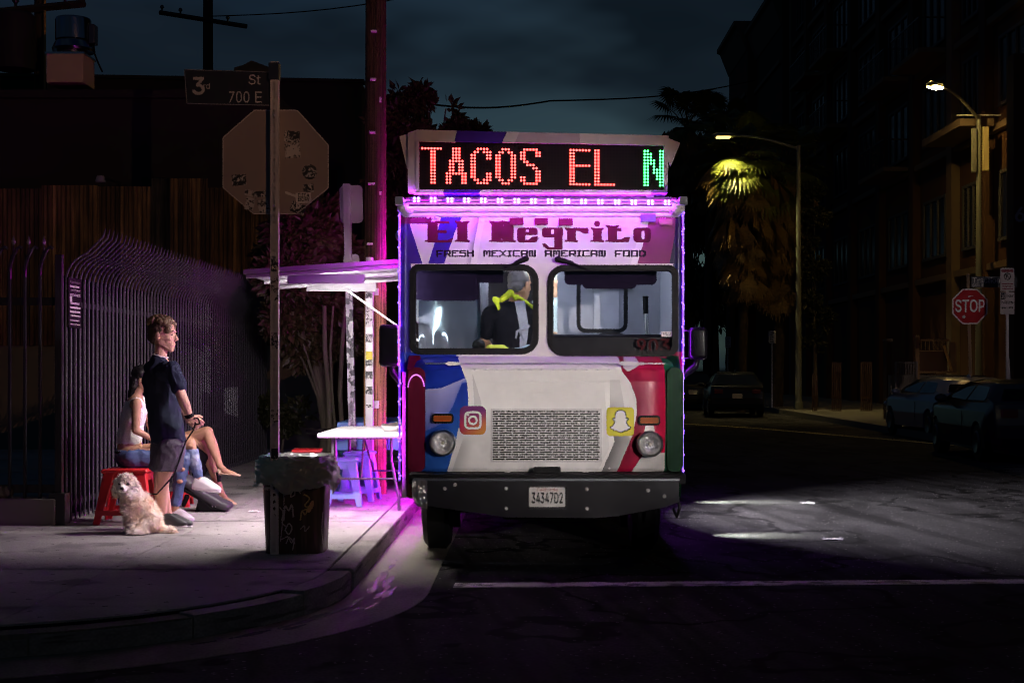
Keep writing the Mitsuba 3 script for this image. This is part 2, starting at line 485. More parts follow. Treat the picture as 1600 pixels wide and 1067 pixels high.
def paint_c(p, n, uv):
    x, z = p.x, p.z
    d = fbm(x * 7, z * 7, 1.0, 3)
    # hood, a printed waving flag
    c = mi.Color3f(WHITE) * (0.93 + 0.10 * d)
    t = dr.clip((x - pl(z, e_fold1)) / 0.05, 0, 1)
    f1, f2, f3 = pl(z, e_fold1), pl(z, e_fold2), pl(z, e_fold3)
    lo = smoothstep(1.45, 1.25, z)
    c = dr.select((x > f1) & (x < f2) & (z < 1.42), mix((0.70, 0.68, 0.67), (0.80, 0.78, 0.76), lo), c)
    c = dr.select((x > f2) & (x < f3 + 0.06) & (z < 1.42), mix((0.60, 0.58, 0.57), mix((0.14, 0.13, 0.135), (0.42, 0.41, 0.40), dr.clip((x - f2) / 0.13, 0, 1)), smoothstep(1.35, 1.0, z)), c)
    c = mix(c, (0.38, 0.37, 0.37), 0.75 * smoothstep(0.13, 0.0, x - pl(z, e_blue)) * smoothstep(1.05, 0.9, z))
    tri = (x > pl(z, [(1.25, N(741, 640)[0]), (1.46, N(738, 590)[0])])) & (x < pl(z, [(1.25, N(752, 640)[0]), (1.46, N(739, 590)[0])])) & (z > 1.2) & (z < 1.46)
    c = dr.select(tri, mi.Color3f(0.55, 0.53, 0.53), c)
    # blue field left of it with a pale wave
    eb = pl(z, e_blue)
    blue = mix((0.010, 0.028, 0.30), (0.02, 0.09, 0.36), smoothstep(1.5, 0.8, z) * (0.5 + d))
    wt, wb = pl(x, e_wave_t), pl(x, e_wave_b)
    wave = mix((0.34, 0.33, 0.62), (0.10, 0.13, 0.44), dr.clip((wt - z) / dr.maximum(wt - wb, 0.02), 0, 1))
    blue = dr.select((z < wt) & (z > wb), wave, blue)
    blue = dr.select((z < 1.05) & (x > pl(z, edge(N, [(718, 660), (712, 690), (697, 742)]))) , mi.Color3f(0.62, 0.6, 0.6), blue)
    c = dr.select(x < eb, blue, c)
    # red and green to the right of it
    er, eg = pl(z, e_red), pl(z, e_green)
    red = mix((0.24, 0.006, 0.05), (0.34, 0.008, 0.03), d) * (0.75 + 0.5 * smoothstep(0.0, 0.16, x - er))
    wp = (z < 0.86) & (x > pl(z, [(0.70, N(985, 738)[0]), (0.86, N(1006, 712)[0])]))
    red = dr.select(wp, mi.Color3f(0.58, 0.56, 0.55), red)
    wp2 = (z < N(0, 664)[1]) & (z > N(0, 690)[1]) & (dr.abs(x - N(1015, 0)[0]) < 0.03 + 0.25 * (N(0, 664)[1] - z))
    red = dr.select(wp2, mi.Color3f(0.58, 0.56, 0.55), red)
    star = (z > N(0, 580)[1]) & (z < ZH) & (x > pl(z, [(N(0, 580)[1], N(980, 0)[0]), (N(0, 574)[1], N(974, 0)[0]), (N(0, 558)[1], N(977, 0)[0])])) & (x < pl(z, [(N(0, 580)[1], N(984, 0)[0]), (N(0, 570)[1], N(1001, 0)[0]), (N(0, 558)[1], N(996, 0)[0])]))
    red = dr.select(star, mi.Color3f(0.6, 0.57, 0.58), red)
    c = dr.select(x > er, red, c)
    c = dr.select(x > eg, mi.Color3f(0.010, 0.085, 0.042) * (0.7 + 0.6 * d), c)
    # front of the body above the windscreen
    b = mi.Color3f(0.66, 0.62, 0.66) * (0.94 + 0.08 * d)
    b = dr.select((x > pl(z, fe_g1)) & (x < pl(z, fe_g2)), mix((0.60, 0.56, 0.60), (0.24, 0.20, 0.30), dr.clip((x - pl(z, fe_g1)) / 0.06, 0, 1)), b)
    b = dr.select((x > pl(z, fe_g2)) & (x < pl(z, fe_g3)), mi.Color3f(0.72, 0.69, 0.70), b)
    b = dr.select((x > pl(z, fe_b1)) & (x < pl(z, fe_b2)), mi.Color3f(0.045, 0.02, 0.27), b)
    b = dr.select(x < pl(z, fe_l1), mi.Color3f(0.05, 0.02, 0.22), b)
    b = dr.select((x < pl(z, [(2.3, F(650, 0)[0]), (2.68, F(674, 0)[0])])) & (z > F(0, 350)[1]), mi.Color3f(0.14, 0.012, 0.07), b)
    b = dr.select((x > pl(z, fe_r0)), mi.Color3f(0.74, 0.70, 0.73), b)
    b = dr.select((x > pl(z, fe_r)), mi.Color3f(0.21, 0.035, 0.12), b)
    b = dr.select((x > pl(z, fe_k)), mi.Color3f(0.03, 0.03, 0.06), b)
    # frame between and beside the windows
    zf = F(0, 412)[1]
    w = mi.Color3f(0.66, 0.62, 0.62)
    w = dr.select(x < F(642, 0)[0], mi.Color3f(0.04, 0.025, 0.22), w)
    w = dr.select(x > F(1052, 0)[0], mi.Color3f(0.02, 0.03, 0.09), w)
    sill = dr.select(x < F(713, 0)[0], mi.Color3f(0.012, 0.03, 0.30), dr.select(x > F(968, 0)[0], mi.Color3f(0.26, 0.01, 0.06), w))
    w = dr.select(z < F(0, 550)[1], sill, w)
    b = dr.select(z > zf, b, w)
    # the sign box above the roof
    s = mi.Color3f(0.68, 0.64, 0.68)
    s1, s2 = pl(z, [(2.75, F(688, 0)[0]), (3.45, F(718, 0)[0])]), pl(z, [(2.75, F(738, 0)[0]), (3.45, F(800, 0)[0])])
    s = dr.select((x > s1) & (x < s2), mi.Color3f(0.06, 0.02, 0.30), s)
    s = dr.select((x > s2 + 0.10) & (x < F(905, 0)[0]), mi.Color3f(0.52, 0.42, 0.52), s)
    s = dr.select((x > F(1016, 0)[0]) & (z < 2.95), mi.Color3f(0.22, 0.16, 0.34), s)
    b = dr.select(z > 2.88, s, b)
    grime = 1 - 0.25 * smoothstep(0.5, 0.75, fbm(x * 4, z * 4, p.y * 3, 4)) * smoothstep(1.3, 0.7, z)
    return dr.select(p.y < yB - 0.015, dr.select(z > 2.6, b, c), b) * grime


mat('truck_paint', proc(paint_c), 0.32, spec=0.12, clearcoat=0.12, clearcoat_gloss=0.97)
mat('grille_metal', (0.50, 0.48, 0.48), 0.4, .2, spec=.2)
mat('truck_white', (0.66, 0.63, 0.64), 0.35, spec=.2)
mat('truck_maroon', (0.10, 0.004, 0.022), 0.25, spec=.15, clearcoat=0.2, clearcoat_gloss=.97)
mat('truck_green', (0.005, 0.035, 0.014), 0.2, spec=.2, clearcoat=0.3, clearcoat_gloss=.97)
mat('vinyl_maroon', (0.095, 0.002, 0.032), 0.5, spec=.1)
mat('vinyl_black', (0.012, 0.002, 0.016), 0.5, spec=.1)
mat('lens_amber', (0.26, 0.055, 0.004), 0.2, clearcoat=0.4)
mat('lens_clear', (0.75, 0.75, 0.74), 0.08, 0.75)
mat('lens_maroon', (0.13, 0.004, 0.045), 0.3, spec=.2)
mat('bumper_steel', (0.30, 0.29, 0.31), 0.15, 0.95, bump=proc(lambda p, n, uv: 0.02 * fbm(p.x * 1.6, p.z * 2.2, 3.0, 3), eps=0.02))
mat('bolt_metal', (.62, .60, .60), .4, .3)
mat('trim_steel', (0.55, 0.57, 0.62), 0.22, 1.0)
scene['window_glass'] = {'type': 'thindielectric', 'int_ior': 1.5}
mat('grey_panel', (0.30, 0.31, 0.35), 0.6)
mat('grey_panel_pale', (0.42, 0.43, 0.47), 0.6)
mat('dark_trim', (0.006, 0.005, 0.010), 0.4, spec=.15)

# nose: a sheet bent over at its sides and top
prof = np.array([(0.705, .03), (0.74, .0), (1.0, -0.012), (1.40, -0.004), (1.50, 0.02), (1.555, 0.07), (1.585, 0.16), (1.60, 0.30), (1.605, 0.40)])
tt = np.linspace(-1, 1, 81)
HG0, HG1 = N(768, 0)[0], N(938, 0)[0]


def nose(U, V):
    z = np.interp(V, np.linspace(0, 1, len(prof)), prof[:, 0])
    y = yN + np.interp(V, np.linspace(0, 1, len(prof)), prof[:, 1]) + 0.30 * np.abs(U) ** 14
    z = z - 0.06 * np.abs(U) ** 16 * (V > 0.4)
    return TX + 0.02 + HN * U, y, z


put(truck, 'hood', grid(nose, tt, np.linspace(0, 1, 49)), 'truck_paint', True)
for s in (-1, 1):
    fx = TX + 0.02 + s * (HN - 0.04)
    poly = Polygon([(11.1, 0.5), (11.24, 0.5), (11.9, 0.5), (11.9, 1.62), (11.3, 1.62), (11.08, 1.5), (11.02, 1.2), (11.02, 0.7)])
    put(truck, 'fender', side(poly, fx - 0.045, 0.09), 'truck_maroon' if s < 0 else 'truck_green')
# rounded corner panel left of the hood (dark red)
put(truck, 'corner_panel', front(rrect(N(637, 0)[0], N(664, 0)[0], N(0, 738)[1], N(0, 574)[1], 0.06), yN + 0.02, 0.12), 'truck_maroon', 25)
put(truck, 'corner_panel', front(rrect(N(1043, 0)[0], N(1068, 0)[0], N(0, 738)[1], N(0, 574)[1], 0.06), yN + 0.03, 0.12), 'truck_green', 25)
# cowl seams and the two catches
for v in (556.5, 569.5):
    (x0, z), (x1, _) = F(664, v), F(1040, v)
put(truck, 'cowl_seam', box(N(664, 0)[0], N(1040, 0)[0], yN + 0.012, yN + 0.03, N(0, 568)[1] - 0.004, N(0, 568)[1] + 0.004), 'trim_steel')
for u0, u1 in ((695, 718), (965, 1006)):
    (x0, z), (x1, _) = N(u0, 568), N(u1, 568)
    put(truck, 'hood_catch', front([(x0, z), (x0 + .03, z + .016), (x1, z + .01), (x1, z - .01), (x0 + .03, z - .016)], yN - 0.012, 0.03), 'truck_white')

# front of the body with the two window openings
w1 = rrect(F(641, 0)[0], F(841, 0)[0], F(0, 553)[1], F(0, 414)[1], 0.13)
w2 = rrect(F(856, 0)[0], F(1059, 0)[0], F(0, 556)[1], F(0, 415)[1], 0.13)
w1 = w1.union(sbox(F(641, 0)[0], F(0, 553)[1] + .06, F(760, 0)[0], F(0, 414)[1] - 0.05).union(rrect(F(641, 0)[0], F(760, 0)[0], F(0, 553)[1], F(0, 414)[1], 0.07)))
w2 = w2.union(rrect(F(940, 0)[0], F(1059, 0)[0], F(0, 556)[1], F(0, 415)[1], 0.08))
wall = sbox(XL + 0.03, 1.48, XR - 0.03, ZR + 0.14)
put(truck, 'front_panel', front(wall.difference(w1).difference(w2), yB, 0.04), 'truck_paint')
for w in (w1, w2):
    k = put(truck, 'window_gasket', front(w.buffer(0.004).difference(w.buffer(-0.045)), yB - 0.022, 0.06), 'black_rubber', 30)
    gm = front(w.buffer(-0.02), yB + 0.012, 0.001)
    x0, z0, x1, z1 = w.buffer(-0.02).bounds
    gp = w.buffer(-0.02)
    vv, ff = trimesh.creation.triangulate_polygon(gp, engine='earcut')
    put(truck, 'windscreen', trimesh.Trimesh(np.stack([vv[:, 0], vv[:, 0] * 0 + yB + 0.014, vv[:, 1]], 1), ff[:, ::-1], process=False), 'window_glass')
# roof, sides, back, floor
hatch = sbox(11.8, 1.32, 13.7, 1.92)
put(truck, 'side_wall', side(sbox(yB + 0.02, 0.48, YE, ZR).difference(hatch), XL, 0.03), 'truck_white')
put(truck, 'side_wall', side(sbox(yB + 0.02, 0.48, YE, ZR), XR - 0.03, 0.03), 'truck_green')
put(truck, 'roof', rbox(XL - 0.005, XR + 0.005, yB - 0.02, YE + 0.02, ZR - 0.02, ZR + 0.07, 0.03), 'truck_white', 30)
put(truck, 'rear_wall', box(XL + 0.03, XR - 0.03, YE - 0.04, YE, 0.5, ZR - 0.02), 'kitchen_dark')
mat('kitchen_dark', (.035, .026, .045), .6)
put(truck, 'floor', box(XL + 0.03, XR - 0.03, 11.3, YE - 0.05, 0.62, 0.70), 'dark_trim')
# roof edge moulding along the front
cap = [(yB + 0.04 + 0.10 * -math.cos(a), F(0, 325)[1] + 0.055 * math.sin(a)) for a in np.linspace(-math.pi / 2, math.pi / 2, 12)]
put(truck, 'roof_moulding', side(Polygon(cap + [(yB + 0.06, F(0, 325)[1] + 0.055), (yB + 0.06, F(0, 325)[1] - 0.055)]), XL - 0.01, 2 * HB + 0.02), 'truck_white', 40)
for s, xx in ((-1, XL - 0.012), (1, XR + 0.012)):
    put(truck, 'corner_cap', cat([tm(ball((xx - s * 0.05, yB + 0.0, F(0, 325)[1] + 0.0), (0.075, 0.085, 0.07)))]), 'truck_white', True)
    put(truck, 'corner_lamp', cat([rbox(xx - 0.035, xx + 0.035, yB - 0.10, yB - 0.02, F(0, 316)[1] - 0.035, F(0, 316)[1] + 0.035, 0.012)]), 'lens_clear', 30)
# body corner posts
for s, xx in ((-1, XL + 0.02), (1, XR - 0.02)):
    put(truck, 'corner_post', rod((xx, yB + 0.035, 1.48), (xx, yB + 0.035, F(0, 332)[1]), 0.042, 14), 'truck_paint', 40)

# grille: slotted plate over a black sheet standing for the shade behind it
gx0, gz0 = N(770, 719)
gx1, gz1 = N(937, 641)
rows = 21
rh = (gz1 - gz0) / rows
pitch = (gx1 - gx0) / 8.0
slots = []
for r in range(rows):
    z = gz1 - (r + 0.5) * rh
    o = 0 if r % 2 == 0 else -0.5 * pitch
    for k in range(9):
        a, b = gx0 + o + k * pitch, gx0 + o + k * pitch + pitch * 0.90
        a, b = max(a, gx0), min(b, gx1)
        if b - a > 0.02:
            slots.append(sbox(a, z - rh * 0.29, b, z + rh * 0.29))
plate = sbox(gx0 - 0.015, gz0 - 0.012, gx1 + 0.015, gz1 + 0.012).difference(unary_union(slots))
put(truck, 'grille', front(plate, yN - 0.021, 0.006), 'grille_metal')
labels[f'{truck}__grille'] = {'label': 'white radiator grille of short staggered slots'}
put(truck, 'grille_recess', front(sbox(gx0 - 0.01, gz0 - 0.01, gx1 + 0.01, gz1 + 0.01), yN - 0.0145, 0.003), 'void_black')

# lamps of the nose
for u, v in ((692.5, 691), (1014, 693)):
    x, z = N(u, v)
    yh = yN - 0.075
    def dish(U, V):
        a = U * 2 * np.pi
        r_ = .080 * V
        d = .062 * (1 - V ** 2) + .0030 * np.cos(a * 9) * V * (V < .97) + .0035 * np.sin(V * 19) * (V < .97) + .004 * np.cos(a * 2 + 1) * V * (1 - V)
        return x + r_ * np.cos(a), yh - .018 + d, z + r_ * np.sin(a)
    h = put(truck, 'headlight', grid(dish, np.linspace(0, 1, 73), np.linspace(0, 1, 26)), 'reflector', False)
    put(h, 'rim', lathe([(0.080, -0.01), (0.086, 0.022), (0.098, 0.022), (0.103, 0.0), (0.103, -0.09), (0.080, -0.09), (0.080, -0.01)], 32, (x, yh, z), 'y'), 'chrome', 30)
    put(h, 'bulb', cat([rod((x, yh + .03, z), (x, yh - .015, z), .011, 10), tm(ball((x, yh - .017, z), .013, 12))]), 'bulb_glass', True)
    put(h, 'retaining_ring', lathe([(.078, .016), (.086, .03), (.092, .026), (.086, .012)], 32, (x, yh, z), 'y'), 'chrome', 30)
    put(h, 'lens', lathe([(0.0, 0.046), (0.03, 0.043), (0.055, 0.034), (0.078, 0.018)], 32, (x, yh, z), 'y'), 'headlight_glass', True)
mat('reflector', (.88, .88, .90), .3, 1.0)
mat('bulb_glass', (.5, .48, .42), .1, spec=.8)
scene['headlight_glass'] = {'type': 'thindielectric', 'int_ior': 1.5}
for u0, u1, v0, v1 in ((675, 709, 646, 661), (997, 1031, 649, 664)):
    x0, z1 = N(u0, v0)
    x1, z0 = N(u1, v1)
    t = put(truck, 'turn_signal', front(rrect(x0, x1, z0, z1, 0.024), yN - 0.034, 0.04), 'black_rubber', 30)
    put(t, 'amber_lens', front(rrect(x0 + .014, x1 - .014, z0 + .014, z1 - .014, 0.012), yN - 0.042, 0.012), 'lens_amber', 30)

# bumper
bt = [(645, 749), (1061, 751), (1061, 784), (1040, 792), (965, 806), (930, 809), (790, 808), (735, 800), (668, 790), (645, 776)]
bp = Polygon([B(u, v) for u, v in bt])
bump_key = put(truck, 'bumper', front(bp, yU, 0.22), 'bumper_steel', 30)
put(bump_key, 'top_trim', box(B(645, 0)[0], B(1062, 0)[0], yU - 0.006, yU + 0.23, B(0, 751)[1], B(0, 747.5)[1]), 'trim_steel')  # bright lip added for the sky glint along the bumper edge
for u, v in ((695, 763), (711, 757), (791, 763), (917, 764), (1012.5, 766), (791, 794), (917, 794.5), (1038, 775)):
    x, z = B(u, v)
    put(bump_key, 'bolt', lathe([(0.0, 0.016), (0.009, 0.013), (0.015, 0.004), (0.015, -.004)], 12, (x, yU, z), 'y'), 'bolt_metal', True)


def foil(U, V):
    q = np.stack([U * 13, V * 9, U * 0 + 2], -1)
    x = np.interp(U, [0, 1], [B(645, 0)[0] - .005, B(668, 0)[0]])
    z0 = np.interp(U, [0, 0.35, 1], [B(0, 776)[1], B(0, 790)[1], B(0, 795)[1]])
    return x, yU - 0.014 - 0.03 * meshkit.fbm(q * 0.55, 3) + 0.012, z0 + (B(0, 750)[1] - z0) * V


put(bump_key, 'dented_end_plate', grid(foil, np.linspace(0, 1, 26), np.linspace(0, 1, 34)), 'crumpled_metal', True)
labels[bump_key + '__dented_end_plate'] = {'label': 'crumpled bright metal end of the bumper'}
mat('crumpled_metal', (0.62, 0.58, 0.56), 0.2, 0.9)
put(truck, 'step_rubber', box(N(643, 0)[0], N(1066, 0)[0], yU + 0.05, yN + 0.08, N(0, 752)[1], N(0, 737)[1]), 'black_rubber')
put(truck, 'tow_box', front(rrect(N(833, 0)[0], N(876, 0)[0], N(0, 745)[1], N(0, 729)[1], 0.012), yN - 0.07, 0.08), 'black_rubber', 30)
for u in (793, 915):
    x, z = N(u, 740)
    put(truck, 'hood_stop', rbox(x - .028, x + .028, yN - .05, yN + .03, z - .016, z + .016, .012), 'truck_white', 30)
put(truck, 'front_rod', rod((N(765, 0)[0], yN - .11, N(0, 743.5)[1]), (N(912, 0)[0], yN - .11, N(0, 743.5)[1]), 0.006), 'trim_steel', 40)
# number plate
x0, z1 = B(826, 760)
x1, z0 = B(884, 793)
lp = put(truck, 'number_plate', front(rrect(x0, x1, z0, z1, 0.012), yU - 0.012, 0.008), 'white_print', 30)
labels[lp] = {'label': 'white number plate on the bumper reading 34347D2'}


def text(s, h, width=None, bold=True, depth=0.002):
    m = meshkit.text_mesh(s, h, depth, bold)
    b = m.bounds
    m.apply_translation([-b[0, 0], -b[0, 1], -b[0, 2]])
    if width:
        m.apply_scale([width / (b[1, 0] - b[0, 0]), 1, 1])
    return m


def text_front(s, x0, z0, y, h, width=None, bold=True, depth=0.002):
    """Lettering on an upright surface that faces the viewer, its lower left corner at x0, z0."""
    m = text(s, h, width, bold, depth)
    v = m.vertices
    return trimesh.Trimesh(np.stack([x0 + v[:, 0], y - v[:, 2], z0 + v[:, 1]], 1), m.faces, process=False)


put(lp, 'digits', text_front('34347D2', x0 + .022, z0 + .032, yU - 0.0125, 0.078, x1 - x0 - .044, True), 'black_print')
put(lp, 'state_name', text_front('California', x0 + .06, z1 - .032, yU - 0.0125, 0.022, x1 - x0 - .12, False), 'plate_red')
mat('plate_red', (0.4, 0.05, 0.04), 0.5)
fr = rrect(x0 - .006, x1 + .006, z0 - .006, z1 + .006, .014).difference(rrect(x0 + .004, x1 - .004, z0 + .008, z1 - .004, .01))
put(lp, 'frame', front(fr, yU - 0.018, 0.012), 'dark_steel')

# under the truck
for s in (-1, 1):
    for yc in (11.95, 16.0):
        xc = TX + s * 0.86
        w = put(truck, 'wheel', lathe([(0.0, -.10), (0.22, -.10), (0.34, -.11), (0.385, -.07), (0.39, 0.07), (0.34, .11), (0.22, .10), (0.0, .10)], 36, (xc, yc, 0.39), 'x'), 'black_rubber', 30)
        put(w, 'rim', lathe([(0.0, -.02), (0.19, -.03), (0.22, 0.03), (0.0, 0.03)], 24, (xc + s * .10, yc, 0.39), 'x'), 'dark_steel', 30)
put(truck, 'axle', rod((TX - .8, 11.95, .36), (TX + .8, 11.95, .36), .06), 'void_black')
put(truck, 'chassis', cat([box(TX - .5, TX - .42, 10.9, 17.2, .42, .6), box(TX + .42, TX + .5, 10.9, 17.2, .42, .6), box(TX - .42, TX + .42, 11.2, 11.4, .4, .62), box(TX - .3, TX + .3, 11.2, 12.2, .32, .62)]), 'void_black')
for s in (-1, 1):
    put(truck, 'mud_flap', box(TX + s * 0.70, TX + s * 1.03, 12.45, 12.47, 0.12, 0.62), 'black_rubber')
x, z = N(1046, 0)[0], 0
put(truck, 'tow_chain', tube([(XR - .05, 11.0, .52), (XR - .04, 10.95, .44), (XR - .06, 11.0, .36), (XR - .08, 11.05, .42)], .012, 6), 'dark_steel', True)

# lettering of the front
let = put(truck, 'shop_name', None or box(0, 0.001, 20, 20.001, -.29, -.289), 'vinyl_maroon')


def stem(x, z0, z1, w=0.105, serif=0.02):
    """A heavy upright stroke with a waved serif at head and foot."""
    s = [(x - w / 2, z0 + 0.02), (x - w / 2 - serif, z0 + 0.018), (x - w / 2 - serif, z0 + 0.006), (x, z0 + 0.004), (x + w / 2 + serif * .6, z0), (x + w / 2 + serif, z0 + 0.014), (x + w / 2, z0 + 0.022),
         (x + w / 2, z1 - 0.022), (x + w / 2 + serif, z1 - 0.006), (x + w / 2 + serif * .4, z1), (x, z1 - .006), (x - w / 2 - serif, z1 + .004), (x - w / 2 - serif * .8, z1 - .012), (x - w / 2, z1 - 0.024)]
    return Polygon(s).buffer(0)


zb, zx, zc = F(0, 379)[1], F(0, 356)[1], F(0, 345.5)[1]
fx_ = lambda u: F(u, 0)[0]
ww = fx_(16) - fx_(0)
shapes = []
E_ = [stem(fx_(676), zb, zc, ww), sbox(fx_(668), zb, fx_(705), zb + .018), Polygon([(fx_(690), zb), (fx_(706), zb), (fx_(708), zb + .035), (fx_(702), zb + .025)]), sbox(fx_(680), zc - .02, fx_(702), zc), sbox(fx_(680), (zb + zc) / 2 - .01, fx_(698), (zb + zc) / 2 + .012)]
shapes.append(unary_union(E_))
shapes.append(stem(fx_(722.5), zb, zc, ww))
shapes.append(unary_union([stem(fx_(775.5), zb, zc, ww * .95), stem(fx_(795), zb, zc + .0, ww * .95), Polygon([(fx_(768), zc - .02), (fx_(782), zc), (fx_(802), zb + .03), (fx_(788), zb)]), sbox(fx_(775), zc - .03, fx_(795), zc - .004)]))
e_ = rrect(fx_(808), fx_(840), zb, zx, .025).difference(sbox(fx_(821.5), zb + .083, fx_(826.5), zb + .103)).difference(Polygon([(fx_(821), zb + .022), (fx_(821), zb + .058), (fx_(845), zb + .058), (fx_(845), zb + .05), (fx_(832), zb + .046), (fx_(826), zb + .022)]))
shapes.append(e_.union(Polygon([(fx_(826), zb + .012), (fx_(829), zb + .03), (fx_(834), zb + .04), (fx_(842), zb + .036), (fx_(843), zb + .03), (fx_(837), zb + .02)])))
zg = F(0, 390)[1]
g_ = unary_union([rrect(fx_(847), fx_(880), zb + .04, zx, .02), sbox(fx_(866), zg, fx_(879), zx), Polygon([(fx_(846), zb - .012), (fx_(852), zb - .006), (fx_(858), zg + .018), (fx_(868), zg + .016), (fx_(879), zg), (fx_(856), zg), (fx_(850), zg + .02)])])
g_ = g_.difference(sbox(fx_(861), zb + .066, fx_(865.5), zb + .102))
shapes.append(g_)
shapes.append(unary_union([stem(fx_(893), zb, zx, ww * .85), Polygon([(fx_(896), zx), (fx_(919), zx - .002), (fx_(920), zx - .045), (fx_(913), zx - .05), (fx_(906), zx - .028), (fx_(896), zx - .024)])]))
shapes.append(unary_union([stem(fx_(933.5), zb, zx, ww * .85), Point(fx_(933), zx + .032).buffer(0.024)]))
shapes.append(unary_union([stem(fx_(957), zb + .0, F(0, 352)[1], ww * .9), sbox(fx_(955), zx - .028, fx_(971), zx - .002), Polygon([(fx_(955), zb + .002), (fx_(982), zb + .002), (fx_(985), zb + .04), (fx_(977), zb + .045), (fx_(971), zb + .026), (fx_(960), zb + .022)])]))
shapes.append(rrect(fx_(989.5), fx_(1017), zb, zx, .03).difference(rrect(fx_(1002.5), fx_(1007), zb + .025, zx - .025, .01)))
del scene[let]
for i, sh in enumerate(shapes):
    put(truck, 'letter', front(sh, yB - 0.003, 0.003), 'vinyl_maroon')
PIX = {'F': '11111,10000,10000,11110,10000,10000', 'R': '11111,10001,10001,11111,10010,10001', 'E': '11111,10000,11100,10000,10000,11111', 'S': '11111,10000,11111,00001,00001,11111',
       'H': '10001,10001,11111,10001,10001,10001', 'M': '11011,10101,10101,10101,10001,10001', 'X': '10001,01010,00100,00100,01010,10001', 'I': '111,010,010,010,010,111',
       'C': '11111,10000,10000,10000,10000,11111', 'A': '11111,10001,10001,11111,10001,10001', 'N': '11101,10101,10101,10101,10101,10111', 'O': '11111,10001,10001,10001,10001,11111',
       'D': '11110,10011,10001,10001,10011,11110'}


def pixel_word(wd, x0, x1, z0, z1):
    n = sum(len(PIX[c].split(',')[0]) + 1 for c in wd) - 1
    cw, ch, x, out = (x1 - x0) / n, (z1 - z0) / 6, x0, []
    for c in wd:
        rws = PIX[c].split(',')
        for r, row in enumerate(rws):
            for k, b in enumerate(row):
                if b == '1':
                    out.append(sbox(x + k * cw - cw * .22, z1 - (r + 1) * ch - ch * .06, x + (k + 1) * cw + cw * .22, z1 - r * ch + ch * .06))
        x += (len(rws[0]) + 1) * cw
    return unary_union(out)


for wd, u0, u1 in (('FRESH', 682, 740), ('MEXICAN', 755.5, 837), ('AMERICAN', 851.5, 946), ('FOOD', 961, 1009)):
    put(truck, 'word', front(pixel_word(wd, fx_(u0), fx_(u1), F(0, 401.3)[1], F(0, 391.2)[1]), yB - 0.002, 0.002), 'vinyl_black')
for u0, u1, v0, v1 in ((796, 818, 341, 352), (835, 856, 341.5, 352), (873, 895, 342, 353)):
    (x0, z1), (x1, z0) = F(u0, v0), F(u1, v1)
    put(truck, 'marker_light', front(rrect(x0, x1, z0, z1, .008), yB - .018, .02), 'lens_maroon', 30)
for k in range(3):
    x, z = F(669 + 6.5 * k, 341)
    put(truck, 'rivet', tm(ball((x, yB - .008, z), .012, 12)), 'chrome', True)
for u0, u1, v0, v1, mm in ((1001, 1024, 334, 347, 'vinyl_purple'), (1030, 1050, 343, 352, 'marker_pink')):
    (x0, z1), (x1, z0) = F(u0, v0), F(u1, v1)
    put(truck, 'marker_light', front(rrect(x0, x1, z0, z1, .006), yB - .02, .022), mm, 30)
mat('vinyl_purple', (0.10, 0.05, 0.22), 0.35)
mat('marker_pink', (0.36, 0.12, 0.18), 0.35)
# wipers, hung from above the windows
for (a, b, c) in (((822, 405), (806, 412), (790, 418)), ((871, 406), (893, 412), (915, 420))):
    pts = [np.array([F(*q)[0], yB - .05, F(*q)[1]]) for q in (a, b, c)]
    w = put(truck, 'wiper', cat([tm(m3.Manifold.batch_hull([ball(pts[0], .024, 12), ball(pts[1], .017, 12)])), rod(pts[1], pts[2], .009)]), 'black_rubber', 30)
# emblems
ix0, iz1 = N(718.5, 634)
ix1, iz0 = N(759.5, 679)


def insta_c(p, n, uv):
    x, z = (p.x - ix0) / (ix1 - ix0), (p.z - iz0) / (iz1 - iz0)
    t = dr.clip(1 - z, 0, 1)
    c = mix((0.13, 0.012, 0.12), (0.33, 0.010, 0.045), smoothstep(0.1, 0.75, t))
    return mix(c, (0.50, 0.20, 0.03), smoothstep(0.55, 1.25, t * 0.75 + x * 0.5))


mat('camera_badge', proc(insta_c), 0.35)
bad = put(truck, 'camera_emblem', front(rrect(ix0, ix1, iz0, iz1, .045), yN - 0.0165, 0.004), 'camera_badge')
labels[bad] = {'label': 'red and orange rounded square emblem with a white camera outline'}
cx, cz, hw = (ix0 + ix1) / 2, (iz0 + iz1) / 2, 0.066
ring = rrect(cx - hw, cx + hw, cz - hw * 1.05, cz + hw * 1.05, .036)
cam = unary_union([ring.difference(ring.buffer(-.016)), Point(cx, cz).buffer(.037, 16).difference(Point(cx, cz).buffer(.021, 16)), Point(cx - .036, cz + .042).buffer(.009)])
put(bad, 'outline', front(cam, yN - 0.0185, 0.002), 'white_print')
sx0, sz1 = N(947.5, 636)
sx1, sz0 = N(990.5, 681)
mat('badge_yellow', (0.52, 0.45, 0.01), 0.35)
bad2 = put(truck, 'ghost_emblem', front(rrect(sx0, sx1, sz0, sz1, .03), yN - 0.0165, 0.004), 'badge_yellow')
labels[bad2] = {'label': 'yellow rounded square emblem with a white ghost outline'}
cx = (sx0 + sx1) / 2 + 0.002
half = [(0, 0.1), (0.02, .098), (.036, .086), (.043, .066), (.044, .03), (.062, .034), (.066, .024), (.046, .008), (.05, -.006), (.062, -.03), (.086, -.046), (.08, -.056), (.06, -.06), (.056, -.072), (.036, -.068), (.018, -.082), (0, -.088)]
cz = (sz0 + sz1) / 2 - 0.004
hs = 0.88
gh = Polygon([(cx + hs * a, cz + hs * b) for a, b in half] + [(cx - hs * a, cz + hs * b) for a, b in half[::-1]]).buffer(0).buffer(.004).buffer(-.004)
put(bad2, 'outline', front(gh.buffer(.006).difference(gh.buffer(-.0005)), yN - .0185, .002), 'black_print')
put(bad2, 'ghost', front(gh, yN - .0182, .0018), 'white_print')
